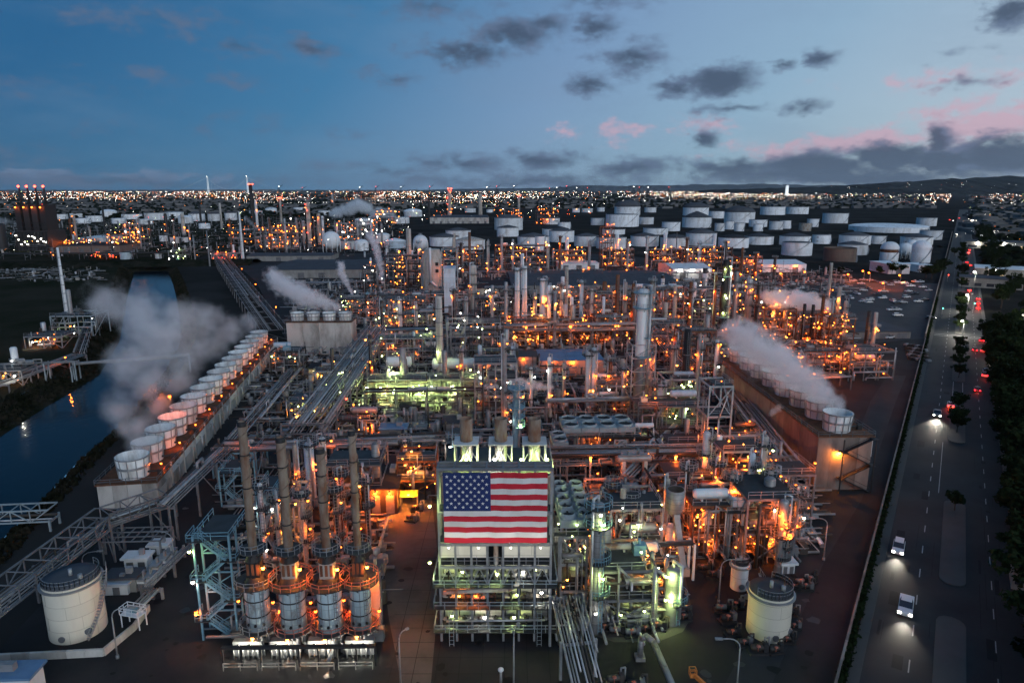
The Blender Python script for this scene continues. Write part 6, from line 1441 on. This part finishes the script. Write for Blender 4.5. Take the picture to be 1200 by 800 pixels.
# exhaust house behind the flag
t=thing('exhaust_house','raised deck with three grey exhaust stacks on braced frames behind the flag','structure',-2.2,97.5,0,0)
HD=19.3; Wd,Dd=17,11
for xx in (-Wd/2,-Wd/6,Wd/6,Wd/2):
    for yy in (0,Dd): link(post_mesh(HD,.35,'galv'),'post',t,(xx,yy,0))
m=MB(); m.box(-Wd/2,0,HD,Wd/2,Dd,HD+.25); o=m.build('deck','grating',t); m=MB(); m.rail([(-Wd/2,0,HD+.25),(Wd/2,0,HD+.25),(Wd/2,Dd,HD+.25)],1.1,.08); m.build('handrail','galv',o)
m=MB(); m.box(-Wd/2+.5,3,2,Wd/2-.5,Dd-.5,HD-7); m.build('casing','siding',t)
for px in (547,587,626):
    X_=(px-600)/800*dep(0,101,22)+2.2; q=.98
    m=MB()
    for sx in (-1,1):
        for sy in (-1,1): m.beam((X_+sx*1.7,3+sy*1.7,HD+.25),(X_+sx*1.7,3+sy*1.7,HD+4.4),.2)
    for s_ in (-1,1): m.beam((X_-1.7,3+s_*1.7,HD+.3),(X_+.6,3+s_*1.7,HD+4.3),.14); m.beam((X_+1.7,3+s_*1.7,HD+.3),(X_-.6,3+s_*1.7,HD+4.3),.14)
    m.box(X_-1.9,1.1,HD+4.4,X_+1.9,4.9,HD+4.55); m.build('frame','pale_wall',t)
    m=MB(); m.lathe([(.9,HD+.4),(1.0,HD+3),(.8,HD+4.3)],12,(X_,3,0)); m.build('blower','insulation',t)
    m=MB(); m.lathe([(q,HD+4.6),(q,HD+8.2),(q*.92,HD+8.2),(q*.9,HD+7.4)],22,(X_,3,0)); e_=m.build('exhaust','flue',t)
    m=MB(); m.lathe([(q*.9,HD+7.5),(.01,HD+7.5)],22,(X_,3,0)); m.build('exhaust_mouth','black_steel',e_)
for px,k in ((-4.8,'n'),(3.6,'n'),(7.6,'n'),(-.5,'w')): lamp(t,(px,.6,HD+2.4),k,r=.22,power=700)
# ================================================================ yard furniture
def wall_run(label,pts,h,th,mt,seg=3.0,name='dike_wall',cap=None,group=None):
    t=thing(name,label,'wall',pts[0][0],pts[0][1],0,0,group); o0=Vector((*pts[0],0))
    for a,b in zip(pts,pts[1:]):
        a=Vector((*a,0))-o0; b=Vector((*b,0))-o0; L_=(b-a).length; k=max(1,round(L_/seg)); d=(b-a)/L_
        for i in range(k):
            p=a+d*(L_*i/k+.02); q=a+d*(L_*(i+1)/k-.02); m=MB(); e=rnd.uniform(-.02,.02); m.beam((p.x,p.y,h/2+.01),(q.x,q.y,h/2+.01+e*.2),th+e,h); m.build('wall_segment',mt,t)
    return t
wall_run('low concrete wall round the big cream tank',[g(-30,776),g(122,768),g(158,738),g(175,715)],1.1,.35,'concrete_wall',2.4)
wall_run('boundary wall between plant and avenue',[rd(45,-6.3)[:2],rd(330,-6.3)[:2]],1.3,.3,'stained_wall',5,name='boundary_wall')
wall_run('far boundary wall along the avenue past the bare lot',[rd(335,-6.6)[:2],rd(1200,-7.5)[:2]],2.2,.4,'stained_wall',18,name='boundary_wall')
m=MB(); r_=random.Random(5)
for i in range(9000):
    s_=46+r_.random()**1.3*420; l=-5.75+r_.gauss(0,.28); z=r_.random()*1.1; a=r_.uniform(0,6.28); q=r_.uniform(.15,.4); x,y,_=rd(s_,l)
    m.add([(x-q*math.cos(a),y-q*math.sin(a),z),(x+q*math.sin(a)*.6,y-q*math.cos(a)*.6,z+.2),(x+q*math.cos(a),y+q*math.sin(a),z+.1),(x-q*math.sin(a)*.6,y+q*math.cos(a)*.6,z-.1)],[(0,1,2,3)])
struct(m.build('verge_hedge','leaf'),'stuff')
SL=street_lamp
SL('hooked street lamp by the stacked pipes on the right',965,656,607,(-1,0))
SL('hooked street lamp beside the small slim white tank',842,706,655,(1,0))
SL('hooked street lamp at the bottom right below the machinery',862,822,748,(-1,0))
SL('hooked lamp standing at the corner of the low concrete wall',138,771,713,(1,.1))
SL('hooked lamp behind the white transformers',205,660,624,(-1,.2))
SL('slim lamp pole at the bottom left of the flag structure',470,812,741,(.35,.3),hook=False)
SL('slim pale pole in front of the flag structure',602,832,735,(.2,.3))
SL('hooked lamp behind the big cream tank',98,668,648,(1,.3))
for i,(px,yb,yt,k) in enumerate([(1140,345,318,'w'),(1133,365,345,'w'),(1128,392,375,'w'),(1196,436,400,None),(1196,398,368,'w'),(1195,424,402,'w'),(944,330,318,'o'),(1012,328,317,'o'),(1019,330,319,'o'),(1055,331,322,'o'),(995,330,321,'o'),(1036,338,331,'o'),(916,331,320,'o')]):
    if k: SL(['lit lamp on a pale pole before the long pale warehouse','lit lamp under the trees along the avenue, nearer the store','lit lamp under the trees along the avenue, nearer the viewer','','bright lamp glaring among the street trees, upper of two','bright lamp glaring among the street trees, lower of two','orange lot lamp beside the white sheds','orange lot lamp, left of the close pair behind the parked cars','orange lot lamp, right of the close pair behind the parked cars','orange lot lamp under the white box building','orange lot lamp at the dark trees left of the pair','orange lot lamp among the parked cars','orange lot lamp next to the sheds at the lot corner'][i],px,yb,yt,(-.6,-.3),lit=k,power=2400 if k=='w' else 1600)
# dome-capped vent post at the bottom edge
x,y=g(587,803); t=thing('vent_post','grey vent post with a pale dome cap at the bottom edge','post',x,y); hh=hgt(587,803,783)
m=MB(); m.cyl((0,0,.01),(0,0,hh-.3),.16,n=12); m.build('post','galv',t); m=MB(); m.ball((0,0,hh-.15),.38,14,zs=.7); m.build('cap','white_plain',t)
# fallen light leaning stack by the dark lot
x,y=g(800,672); t=thing('leaning_duct','long pale sloping conveyor duct with a hopper at its head','duct',x,y,0,GR)
q=g(793,600,9); m=MB(); m.beam((0,0,.8),(q[0]-x,q[1]-y,9),1.0,.9); m.build('duct','pale_steel',t); m=MB(); m.lathe([(.7,8.2),(1.6,9.6),(1.6,13),(1.4,13)],16,(q[0]-x,q[1]-y+.5,0)); m.build('hopper','insulation',t)
m=MB(); 
for s_ in (-1,1): m.beam((q[0]-x+s_*1.2,q[1]-y+1.4,0),(q[0]-x+s_*1.0,q[1]-y+.8,9.3),.22)
m.build('leg','galv',t); m=MB(); m.cbox(0,-.2,.01,1.8,1.5,1.3); m.build('foot','concrete_wall',t)
# big pipe bend at the bottom edge
x,y=g(772,812); t=thing('pipe_bend','fat grey pipe bending over at the bottom edge','pipe',x,y)
m=MB(); m.tube([(-1.2,6.5,.1),(-1.2,6.3,3.2),(-.6,5.9,3.9),(.2,5.2,3.6),(2.2,-3,.6)],.42,10); m.build('pipe','insulation',t); m=MB(); m.cbox(-1.2,6.5,.01,1.3,1.3,.5); m.build('footing','concrete_wall',t)
# orange boom lift at the bottom right
x,y=g(838,826); t=thing('boom_lift','orange boom lift arm reaching up at the bottom edge','lift',x,y)
m=MB(); m.box(-1.0,-1.4,.5,1.2,1,1.5); m.build('chassis','orange_paint',t); m=MB(); m.beam((0,0,1.5),(-2.3,1.6,3.0),.35,.45); m.beam((-2.3,1.6,3.0),(-1.2,.5,2.2),.2); m.build('boom','orange_paint',t)
for wx in (-.8,.9):
    for wy in (-1.3,.9): m=MB(); m.cyl((wx,wy-.15,.42),(wx,wy+.15,.42),.42,n=12); m.build('wheel','rubber',t)
m=MB(); m.rail([(-2.8,1.6,2.6),(-2.0,1.6,2.6),(-2.0,2.4,2.6),(-2.8,2.4,2.6)],1.0,.06,closed=True); m.box(-2.8,1.6,2.55,-2.0,2.4,2.62); m.build('basket','orange_paint',t)
# stacked loose pipes on the ground
r_=random.Random(21)
for i in range(11):
    a=g(928+i*2.2,606+i*1.2); b=g(943+i*2.4,638+i*.6); q=r_.uniform(.16,.3); L_=math.dist(a,b)*r_.uniform(.7,1); rot=math.atan2(b[1]-a[1],b[0]-a[0])
    t=thing('loose_pipe','pale loose pipe in the bundle laid on the ground by the orange cluster','pipe',a[0],a[1],.012,rot,'loose pipes laid beside the orange cluster'); m=MB(); m.cyl((0,0,q),(L_,0,q),q,n=12); m.build('tube','pipe_bright' if i%3 else 'white_plain',t)
    m=MB(); m.cyl((L_,0,q),(L_+.12,0,q),q*1.4,n=12); m.build('flange','grey_steel',t)
# small work platform, left yard
x,y=g(158,733); t=thing('work_platform','small white valve platform on legs at the low wall end','platform',x,y,0,R(-14))
m=MB(); m.box(-1.6,-.8,2.0,1.6,.8,2.1); m.build('deck','white_plain',t); m=MB(); m.rail([(-1.6,-.8,2.1),(1.6,-.8,2.1),(1.6,.8,2.1),(-1.6,.8,2.1)],1.1,.08,closed=True,step=1); m.build('handrail','white_plain',t)
for sx in (-1.5,1.5):
    for sy in (-.7,.7): link(post_mesh(2.0,.12,'white_plain'),'leg',t,(sx,sy,0))
m=MB(); m.cbox(0,.2,2.1,.9,.6,.7); m.build('valve_box','blue_steel',t)
rack('looped low pipes beside the white transformers',g(160,712,1.6),g(182,690,1.6),2.2,1.6,4,1,bent=4,seed=40,pr=(.14,.2),steel='galv')
# steel canopy over the cabinets
x,y=g(165,652); t=thing('steel_canopy','bare steel canopy frame over the electrical cabinets','canopy',x,y,0,GR); Wc,Dc,Hc=9.5,5,4.2
for sx in (-1,1):
    for sy in (-1,1): link(post_mesh(Hc,.25,'grey_steel'),'post',t,(sx*Wc/2,sy*Dc/2,0))
m=MB()
for k in range(7): xx=-Wc/2+Wc*k/6; m.beam((xx,-Dc/2,Hc),(xx,Dc/2,Hc),.18)
for k in range(4): yy=-Dc/2+Dc*k/3; m.beam((-Wc/2,yy,Hc+.05),(Wc/2,yy,Hc+.05),.18)
m.build('roof_grid','grey_steel',t)
# machinery around the white tank: each skid a thing
r_=random.Random(33)
def skid(label,px,yb,sc=1.0,mts=('dark_steel','pipe_dark','black_steel','grey_steel')):
    x,y=g(px,yb); t=thing('equipment_skid',label,'machinery',x,y,0,r_.uniform(-.3,.3),'equipment skids in the yard')
    m=MB(); m.cbox(0,0,.01,2.4*sc,1.5*sc,.3); m.build('base','dark_steel',t)
    m=MB(); drum_mesh(m,(-.8*sc,0,.8*sc),(.6*sc,0,.8*sc),.42*sc,10); m.build('motor',r_.choice(mts),t)
    m=MB(); m.cbox(.9*sc,0,.3,.6*sc,.9*sc,1.1*sc); m.build('housing',r_.choice(mts),t)
    m=MB(); m.tube([(.9*sc,.3*sc,1.3*sc),(.9*sc,.3*sc,1.9*sc),(1.5*sc,.3*sc,1.9*sc),(1.5*sc,.3*sc,.2)],.12*sc,6); m.build('pipe',r_.choice(('pipe','pipe_dark')),t)
    m=MB(); m.lathe([(.01,.0),(.3*sc,.02),(.3*sc,.08),(.01,.1)],8,(-.2*sc,-.5*sc,1.25*sc)); m.beam((-.2*sc,-.5*sc,.5*sc),(-.2*sc,-.5*sc,1.3*sc),.06); m.build('handwheel','red_steel',t)
for i,(px,yb) in enumerate([(862,712),(852,728),(858,744),(872,756),(888,764),(908,764),(922,752),(930,736),(926,720),(930,690),(944,690),(948,682),(938,684),(846,716),(880,704)]):
    skid('dark machinery skid in the ring around the white tank' if i<9 or i>12 else 'dark machinery skid by the small white kiosk',px,yb,.8+.3*r_.random())
for i,(px,yb) in enumerate([(708,738),(722,742),(740,744),(756,740),(771,736),(800,726),(655,734),(640,726),(812,640),(824,668),(836,676),(482,610),(488,598),(720,800),(744,806)]):
    skid(['pump at the pad edge, first from the insulated column','pump at the pad edge, second from the insulated column','pump at the pad edge, third from the insulated column','pump at the pad edge, fourth from the insulated column','pump left of the lit platform vessel','pump right of the lit platform vessel','pump at the foot of the narrow bay, right','pump at the foot of the flag structure','skid in the dark lot, left','pale skid beside the hooked lamp, left','pale skid beside the hooked lamp, right','skid on the orange-lit service road, nearer','skid on the orange-lit service road, farther','dark skid at the bottom edge, left','dark skid at the bottom edge, right'][i],px,yb,1.0)
# orange canopy and gear on the service road
x,y=g(480,592); t=thing('work_tent','glowing yellow work tent beside the black-roofed shed','tent',x,y,0,R(5))
for sx in (-1.6,1.6):
    for sy in (-1.4,1.4): link(post_mesh(2.6,.1,'galv'),'post',t,(sx,sy,0))
m=MB(); m.add([(-1.8,-1.6,2.6),(1.8,-1.6,2.6),(1.8,1.6,2.6),(-1.8,1.6,2.6),(-1.8,0,3.3),(1.8,0,3.3)],[(0,1,5,4),(2,3,4,5),(1,2,5),(3,0,4)]); m.build('canvas','yellow',t); lamp(t,(0,-2.2,3.4),'a',r=.24,power=2600)
# ================================================================ low piping that fills the plant floor
def clutter(name,px0,px1,py0,py1,n,seed,zmax=4.5):
    r_=random.Random(seed); m=MB(); mt=['pipe','pipe_dark','grey_steel','insulation','pipe_bright','rusty_grey']
    y0=g(600,py1)[1]; y1=g(600,py0)[1]; ca,sa=math.cos(GR),math.sin(GR)
    for i in range(n):
        y=y0+(y1-y0)*r_.random(); px=r_.uniform(px0,px1); x=(px-600)/800*dep(0,y); q=r_.choice((.09,.12,.16,.22,.3)); z=r_.uniform(.2,zmax)*r_.random(); mi=r_.choices(range(6),(4,3,2,2,1.4,1))[0]; k=r_.random(); l=r_.uniform(2,12)
        if k<.36: m.cyl((x-l/2*ca,y-l/2*sa,z+q),(x+l/2*ca,y+l/2*sa,z+q),q,n=6,m=mi)
        elif k<.56: m.cyl((x+l/2*sa,y-l/2*ca,z+q),(x-l/2*sa,y+l/2*ca,z+q),q,n=6,m=mi)
        elif k<.78: m.cyl((x,y,.02),(x,y,z*1.6+1),q,n=6,m=mi)
        elif k<.9: m.cbox(x,y,.02,r_.uniform(.6,2.2),r_.uniform(.6,2.2),r_.uniform(.5,2),mi)
        else: rr_=r_.uniform(.4,1); m.lathe([(rr_,.02),(rr_,1+z),(rr_*.6,1.3+z),(.01,1.4+z)],10,(x,y,0),mi)
    struct(m.build(name,mt),'stuff')
clutter('plant_floor_piping',420,830,392,560,3400,1)
clutter('plant_floor_piping',380,900,345,395,2200,2,6)
clutter('plant_floor_piping',560,1000,318,350,1500,3,6)
clutter('plant_floor_piping',690,860,560,655,700,4,3)
clutter('plant_floor_piping',340,470,330,400,900,5,5)
clutter('plant_floor_piping',290,440,410,520,900,6,4)
clutter('plant_floor_piping',800,945,570,650,700,7,3.5)
clutter('plant_floor_piping',648,770,690,738,260,8,2.5)
clutter('plant_floor_piping',440,650,300,345,900,9,6)
clutter('plant_floor_piping',840,1000,395,440,600,10,4)
clutter('yard_machinery',270,450,545,760,420,11,2.2)
clutter('far_plant_piping',-20,480,256,302,3600,12,12)
clutter('field_scrap',-20,120,312,330,260,13,2)
# ================================================================ field flare base, power station, skyline
unit('flare base skid with white pipes in the field',62,108,396,370,14,'nw',3,'pale_steel',600,4,14,levels=1)
unit('lit pump pad on the left bank',30,72,408,394,12,'oow',5,'galv',900,4,8,levels=1)
unit('lit valve pit at the left edge by the bank',-12,26,452,434,8,'aw',4,'galv',700,3,8,levels=1)
x,y=g(40,294); t=thing('power_station','dark power station with four slim chimneys and beacons','power station',x,y,0,0); sc=dep(x,y)/800
m=MB(); m.box(-19*sc,0,.01,18*sc,30,hgt(40,294,256)*.62); m.build('boiler_house','dark_steel',t)
for i in range(4):
    xx=(-18+9.6*i+2)*sc; m=MB(); m.box(xx-3*sc,4,hgt(40,294,256)*.62,xx+3.6*sc,22,hgt(40,294,240)); m.build('boiler_block','dark_steel',t)
    m=MB(); hh=hgt(40,294,220); m.cyl((xx,12,hgt(40,294,240)),(xx,12,hh),1.3*sc,1.0*sc,12); c_=m.build('chimney','dark_steel',t)
    lamp(t,(xx,11,hh+1.5),'r',r=1.1,power=0,light=False,arm=0,name='beacon'); lamp(t,(xx,2,hgt(40,294,243)),'o',r=.8,power=500,arm=0)
    for k in range(3): lamp(t,(xx+k*2.6*sc-2*sc,-1,6+rnd.uniform(0,10)),'w',r=.5,power=300,arm=0)
m=MB(); 
for i in range(10): xx=(-19+4*i)*sc; m.beam((xx,-.5,0),(xx,-.5,hgt(40,294,258)*.6),.8); 
for i in range(6): m.beam((-19*sc,-.5,4+i*5),(17*sc,-.5,4+i*5),.7)
m.build('front_frame','black_steel',t); m=MB(); m.beam((-18*sc,12,hgt(40,294,226)),(13*sc,12,hgt(40,294,226)),1); m.build('tie_beam','dark_steel',t)
x,y=g(4,292); t=thing('dark_silo','dark fat silo at the left edge beside the power station','silo',x,y); hh=hgt(4,292,262); m=MB(); m.lathe([(5.5*sc,.01),(5.2*sc,hh*.9),(4*sc,hh),(.01,hh*1.02)],18); m.build('shell','dark_steel',t)
m=MB(); m.ladder((0,-5.6*sc,1),hh*.85,1.2); m.build('ladder','grey_steel',t)
# suspension bridge on the skyline
Yb=9000; sx=lambda px:(px-600)/800*Yb*1.0245
t=thing('suspension_bridge','pale suspension bridge far away on the skyline','bridge',sx(283),Yb); x0,x1=sx(261)-sx(283),sx(305)-sx(283); hb=hp(283,208,Yb)
for xx in (x0,x1):
    m=MB()
    for s_ in (-8,8): m.beam((xx+s_,0,0),(xx+s_*.6,0,hb+10),7)
    for z in (.45,.7,.98): m.beam((xx-8,0,hb*z),(xx+8,0,hb*z),5)
    m.build('tower','white_plain',t); lamp(t,(xx,-12,hb+16),'w',r=2.2,power=0,light=False,arm=0)
    point(t,(xx,-120,40),2.5e5,(.75,.9,1))
m=MB(); m.beam((x0*2.4,0,60),(x1*2.4,0,60),10,6); m.build('deck','grey_steel',t)
m=MB(); pts=[(x0*2.4,0,60)]+[(x0+(x1-x0)*k/12,0,66+(hb-66)*(2*k/12-1)**2) for k in range(13)]+[(x1*2.4,0,60)]
for a,b in zip(pts,pts[1:]): m.beam(a,b,3)
for a in pts[2:-2]: m.beam(a,(a[0],0,60),1.4)
m.build('cable','pale_blue',t)
rr3=random.Random(9)
for i,px in enumerate([572,583,602,642,650,661,672,684,736,742,752,775,340,366,430,448,476,508]):
    Yc=7000; xx=(px-600)/800*Yc*1.0245; hc=hp(px,rr3.uniform(216,219.5),Yc); t=thing('port_crane','tiny dark port crane silhouette on the skyline','crane',xx,Yc,0,rr3.uniform(-.5,.5),'port cranes on the skyline')
    m=MB(); 
    for s_ in (-1,1):
        for q in (-1,1): m.beam((s_*10,q*10,0),(s_*8,q*8,hc*.55),3)
    m.beam((0,0,hc*.5),(0,0,hc*.8),4); m.build('portal','dark_steel',t); m=MB(); m.beam((-18,0,hc*.6),(42,0,hc*1.0),3); m.beam((0,0,hc*.8),(34,0,hc*.95),1.5); m.build('boom','dark_steel',t); lamp(t,(0,0,hc*.85),'r' if i%2 else 'w',r=2.2,power=0,light=False,arm=0,name='beacon')
x,y=(907-600)/800*6500*1.0245,6500; t=thing('white_tower','lone white floodlit tower on the skyline','tower',x,y); hh=hp(907,217.5,6500); m=MB(); m.box(-12,-10,0,12,10,hh); m.build('shaft','white_plain',t); m=MB(); m.box(-8,-8,hh,8,8,hh+6); m.build('cap','galv',t); point(t,(-60,-90,20),4e5,(.9,.95,1))
# ================================================================ cars
def rcar(label,px,py,away_,style,paint,detail,lights,beam=0,group='cars on the avenue'):
    x,y=g(px,py); return car(label,x,y,(math.pi/2-RA) if away_ else (-math.pi/2-RA),style,paint,detail,lights,group=group,beam=beam)
rcar('white pickup with headlights on, nearer of the two alone on the avenue',1061,714,False,'pickup','car_white',True,'h',2600)
rcar('white van-like car with headlights on, farther of the two alone on the avenue',1052.5,645,False,'suv','car_white',True,'h',2600)
t=rcar('dark truck with a bright headlight pool beside a small car',1098,487,False,'pickup','car_grey',True,'h',9000)
rcar('small car with glowing tail lamps beside the dark truck',1114,476,True,'sedan','car_white',True,'ht',300)
CARS=[(1145,458,1,'sedan','car_black'),(1153.5,441,1,'suv','car_silver'),(1155,437,1,'suv','car_white'),(1151.5,412,1,'sedan','car_grey'),(1142,411,1,'sedan','car_black'),(1150,400,1,'sedan','car_red'),(1146,362,1,'sedan','car_red'),(1146,357,1,'suv','car_red'),(1146,351,1,'sedan','car_black'),(1136,341,1,'sedan','car_grey'),(1140,331.5,1,'suv','car_silver'),(1133,324,1,'sedan','car_white'),(1138,323.5,1,'suv','car_black'),(1132,313,1,'sedan','car_grey'),(1137,312,1,'suv','car_red'),(1133,308,1,'sedan','car_black'),(1135,297,1,'suv','car_white'),(1136,293.5,1,'sedan','car_grey'),(1137,285,1,'sedan','car_black'),(1133,271,1,'suv','car_red'),(1138,273,1,'sedan','car_grey'),(1129,261,1,'suv','car_red'),(1131,259,1,'sedan','car_black'),(1124,256,1,'suv','car_grey'),(1127,262.5,1,'sedan','car_white'),(1113,258,1,'sedan','car_black'),
 (1126,364,0,'suv','car_white'),(1122,292,0,'suv','car_white'),(1121,275,0,'pickup','car_white'),(1117,259,0,'sedan','car_white')]
for i,(px,py,aw,st,pt) in enumerate(CARS):
    near=py>395; x_,y_=g(px,py)
    lb=['dark car braking just above the small glowing car','silver car behind the last car of the near queue','white car at the head of the near queue','grey car side by side with a black one at the dark trees','black car side by side with a grey one at the dark trees','red car alone above the side-by-side pair'][i] if i<6 else ('red tail lamps of a car in the queue on the far avenue' if aw else 'headlights of a car coming down the far avenue')
    rcar(lb,px,py,bool(aw),st,pt,near,'t' if aw else 'h',(60 if near else 400) if aw else 5000,'cars in the far queue' if aw and i>5 else 'cars coming down the far avenue' if not aw else 'cars on the avenue')
PK=[(968,332),(975,331.6),(990,336.6),(997,350),(1000,329.6),(1009,333),(1011,328.6),(1015,353),(1018,355),(1011,354),(1019,339),(1035,332),(1035.5,342.4),(1043.5,334.6),(1050,331.4),(1053,332),(1064.6,342),(1046,353.6),(1051,356),(1058,355),(1076,354),(1045,364),(1050,364),(1052,370.5),(1072,331),(983,338),(968,341),(948,331),(930,334),(922,336),(914,333),(906,331),(900,334),(938,339),(952,344),(1019,352),(1042,396.5),(1050,396),(1026,331),(1060,333),(1067,336),(1081,337),(1088,341),(1012,341),(1028,346),(1004,345),(986,346),(976,352),(1062,349),(1072,345),(1084,352),(1034,350),(958,334),(942,336),(926,331.5),(890,333),(1020,329),(1078,331)]
r_=random.Random(4)
for i,(px,py) in enumerate(PK):
    x,y=g(px,py); car('parked car standing in the open lot below the tank farm',x,y,r_.choice((0,math.pi))+GR+r_.uniform(-.25,.25)+(math.pi/2 if i%7==3 else 0),r_.choice(('sedan','suv','sedan','pickup')),r_.choice(('car_white','car_white','car_white','car_silver','car_silver','car_white','car_grey','car_black')),False,'t' if i in (12,) else '',group='cars parked in the open lot')
x,y=g(1090,374); car('dark car parked under the gate shelter by the avenue',x,y,R(3),'suv','car_black',False,'h',group='cars parked in the open lot')
# rows of scrap bundles on the bare lot
for i in range(5):
    for j in range(6):
        px=1062+j*4.2+i*1.2; py=405+i*4+j*.6; x,y=g(px,py); t=thing('pipe_pallet','dark bundle of short pipes stacked on the bare lot','pipe bundle',x,y,0,R(20)+r_.uniform(-.2,.2),'pipe bundles on the bare lot'); m=MB()
        for k in range(3): m.cyl((-.9,-.5+k*.5,.35),(.9,-.5+k*.5,.35),.24,n=7)
        for k in range(2): m.cyl((-.9,-.25+k*.5,.75),(.9,-.25+k*.5,.75),.24,n=7)
        m.build('pipe_stack','pipe_dark' if (i+j)%3 else 'galv',t)
# traffic signals at the crossing
for i,(px,py,k) in enumerate([(1103,372,'g'),(1140,366,'g'),(1110,330,'r')]):
    x,y=g(px,py); t=thing('traffic_signal',['green traffic signal by the boundary wall','green traffic signal on the tree side','traffic signal at the far crossing'][i],'traffic signal',x,y,0,0,'traffic signals'); m=MB(); m.cyl((0,0,.01),(0,0,5.5),.12,n=8); m.build('pole','galv',t); m=MB(); m.cbox(0,-.2,4.3,.5,.4,1.3); m.build('signal_box','black_steel',t); m=MB(); m.ball((0,-.45,4.7),.28,8); m.build('signal_light','signal_green' if k=='g' else 'glow_red',t)
# ================================================================ trees along the avenue
TL=[]; r5=random.Random(17)
s_=62
while s_<345:
    TL.append((s_,16.6+r5.uniform(-.3,1.0),r5.uniform(.8,1.08))); TL.append((s_+4,23+r5.uniform(-2,2),r5.uniform(.9,1.2)))
    if r5.random()<.6: TL.append((s_+2,31+r5.uniform(-2,3),r5.uniform(.9,1.2)))
    s_+=r5.uniform(7,11)
for i,(s_,l,sc) in enumerate(TL):
    x,y,_=rd(s_,l); tree('dark leafy street tree in the row beyond the avenue',x,y,sc,i%4,'street trees beyond the avenue')
for i,(s_,sc) in enumerate([(152,.42),(205,.5),(214,.45),(225,.5),(268,.5),(282,.55),(300,.5),(316,.5),(360,.6),(380,.6),(405,.6),(430,.6),(456,.6),(520,.7),(560,.7),(600,.7),(690,.8),(740,.8),(790,.8),(850,.8)]):
    x,y,_=rd(s_,5.85); tree('small dark tree growing on the avenue median' if i else 'lone bush on the near end of the long median',x,y,sc,i%4,'trees on the median').location.z=.16
for i,(px,py,sc) in enumerate([(1092,327,1.1),(1099,322,1.0),(1085,326,.9),(1045,322,.8),(1056,321,.8),(1030,323,.7),(985,322,.6),(1105,318,.9),(972,321,.6),(1118,300,.8),(1128,322,.8)]):
    x,y=g(px,py); tree('dark tree on the tank farm edge above the parking lot',x,y,sc,i%4,'trees between lot and tank farm')
for i in range(26):
    s_=330+i*38; x,y,_=rd(s_,24+5*(i%3)); tree('far street tree beyond the lit avenue queue',x,y,1.15,i%4,'far street trees')

# ================================================================ labels that count along a row
ORD='first second third fourth fifth sixth seventh eighth ninth tenth eleventh twelfth thirteenth fourteenth fifteenth sixteenth seventeenth eighteenth nineteenth twentieth'.split()
def ordn(i):
    if i<20: return ORD[i]
    t,u=divmod(i+1,10); tens={2:'twent',3:'thirt',4:'fort',5:'fift',6:'sixt'}[t]
    return tens+'ieth' if u==0 else tens+'y-'+ORD[u-1]
def count(label,fmt,key):
    for i,o in enumerate(sorted(LABELS.get(label,[]),key=key)): o['label']=fmt%ordn(i)
for lb in list(LABELS):      # count the slim columns with words
    for w in ('slim column ','slim flue '):
        if lb.startswith(w):
            n_,rest=lb[len(w):].split(' ',1); LABELS[lb][0]['label']='%s %sfrom the left %s'%(ordn(int(n_)),w,rest)
def side(o): return o.location.x/o.location.y
count('parked car standing in the open lot below the tank farm','%s car from the left among those parked in the open lot',side)
count('red tail lamps of a car in the queue on the far avenue','%s car with red tail lamps from the near crossing up the avenue',lambda o:o.location.y)
count('headlights of a car coming down the far avenue','%s oncoming car with headlights counted up the far avenue',lambda o:o.location.y)
count('small dark tree growing on the avenue median','%s small tree on the avenue median counted from the viewer',lambda o:o.location.y)
count('dark tree on the tank farm edge above the parking lot','%s tree from the left along the edge above the parking lot',side)
count('far street tree beyond the lit avenue queue','%s tree counted up the far tree side of the avenue',lambda o:o.location.y)
count('tiny dark port crane silhouette on the skyline','%s port crane from the left along the skyline',side)
count('pale loose pipe in the bundle laid on the ground by the orange cluster','%s loose pipe from the left in the bundle by the orange cluster',side)
count('dark machinery skid in the ring around the white tank','%s dark machinery skid from the left around the white tank',side)
count('dark machinery skid by the small white kiosk','%s machinery skid from the left by the small white kiosk',side)

# ================================================================ evening air
HAZE=1.3e-5
m=MB(); m.box(-36000,-2500,-6,36000,36500,760); hz=bpy.data.meshes.new('haze'); hz.from_pydata(m.v,[],m.f)
hm=bpy.data.materials.new('haze_air'); hm.use_nodes=True; N_=hm.node_tree.nodes; N_.remove(N_['Principled BSDF']); pv=N_.new('ShaderNodeVolumePrincipled')
pv.inputs['Color'].default_value=(.8,.87,.95,1); pv.inputs['Density'].default_value=HAZE; pv.inputs['Anisotropy'].default_value=.2; hm.node_tree.links.new(pv.outputs[0],N_['Material Output'].inputs['Volume'])
hz.materials.append(hm); o=link(hz,'haze'); struct(o,'stuff'); hm.cycles.homogeneous_volume=True
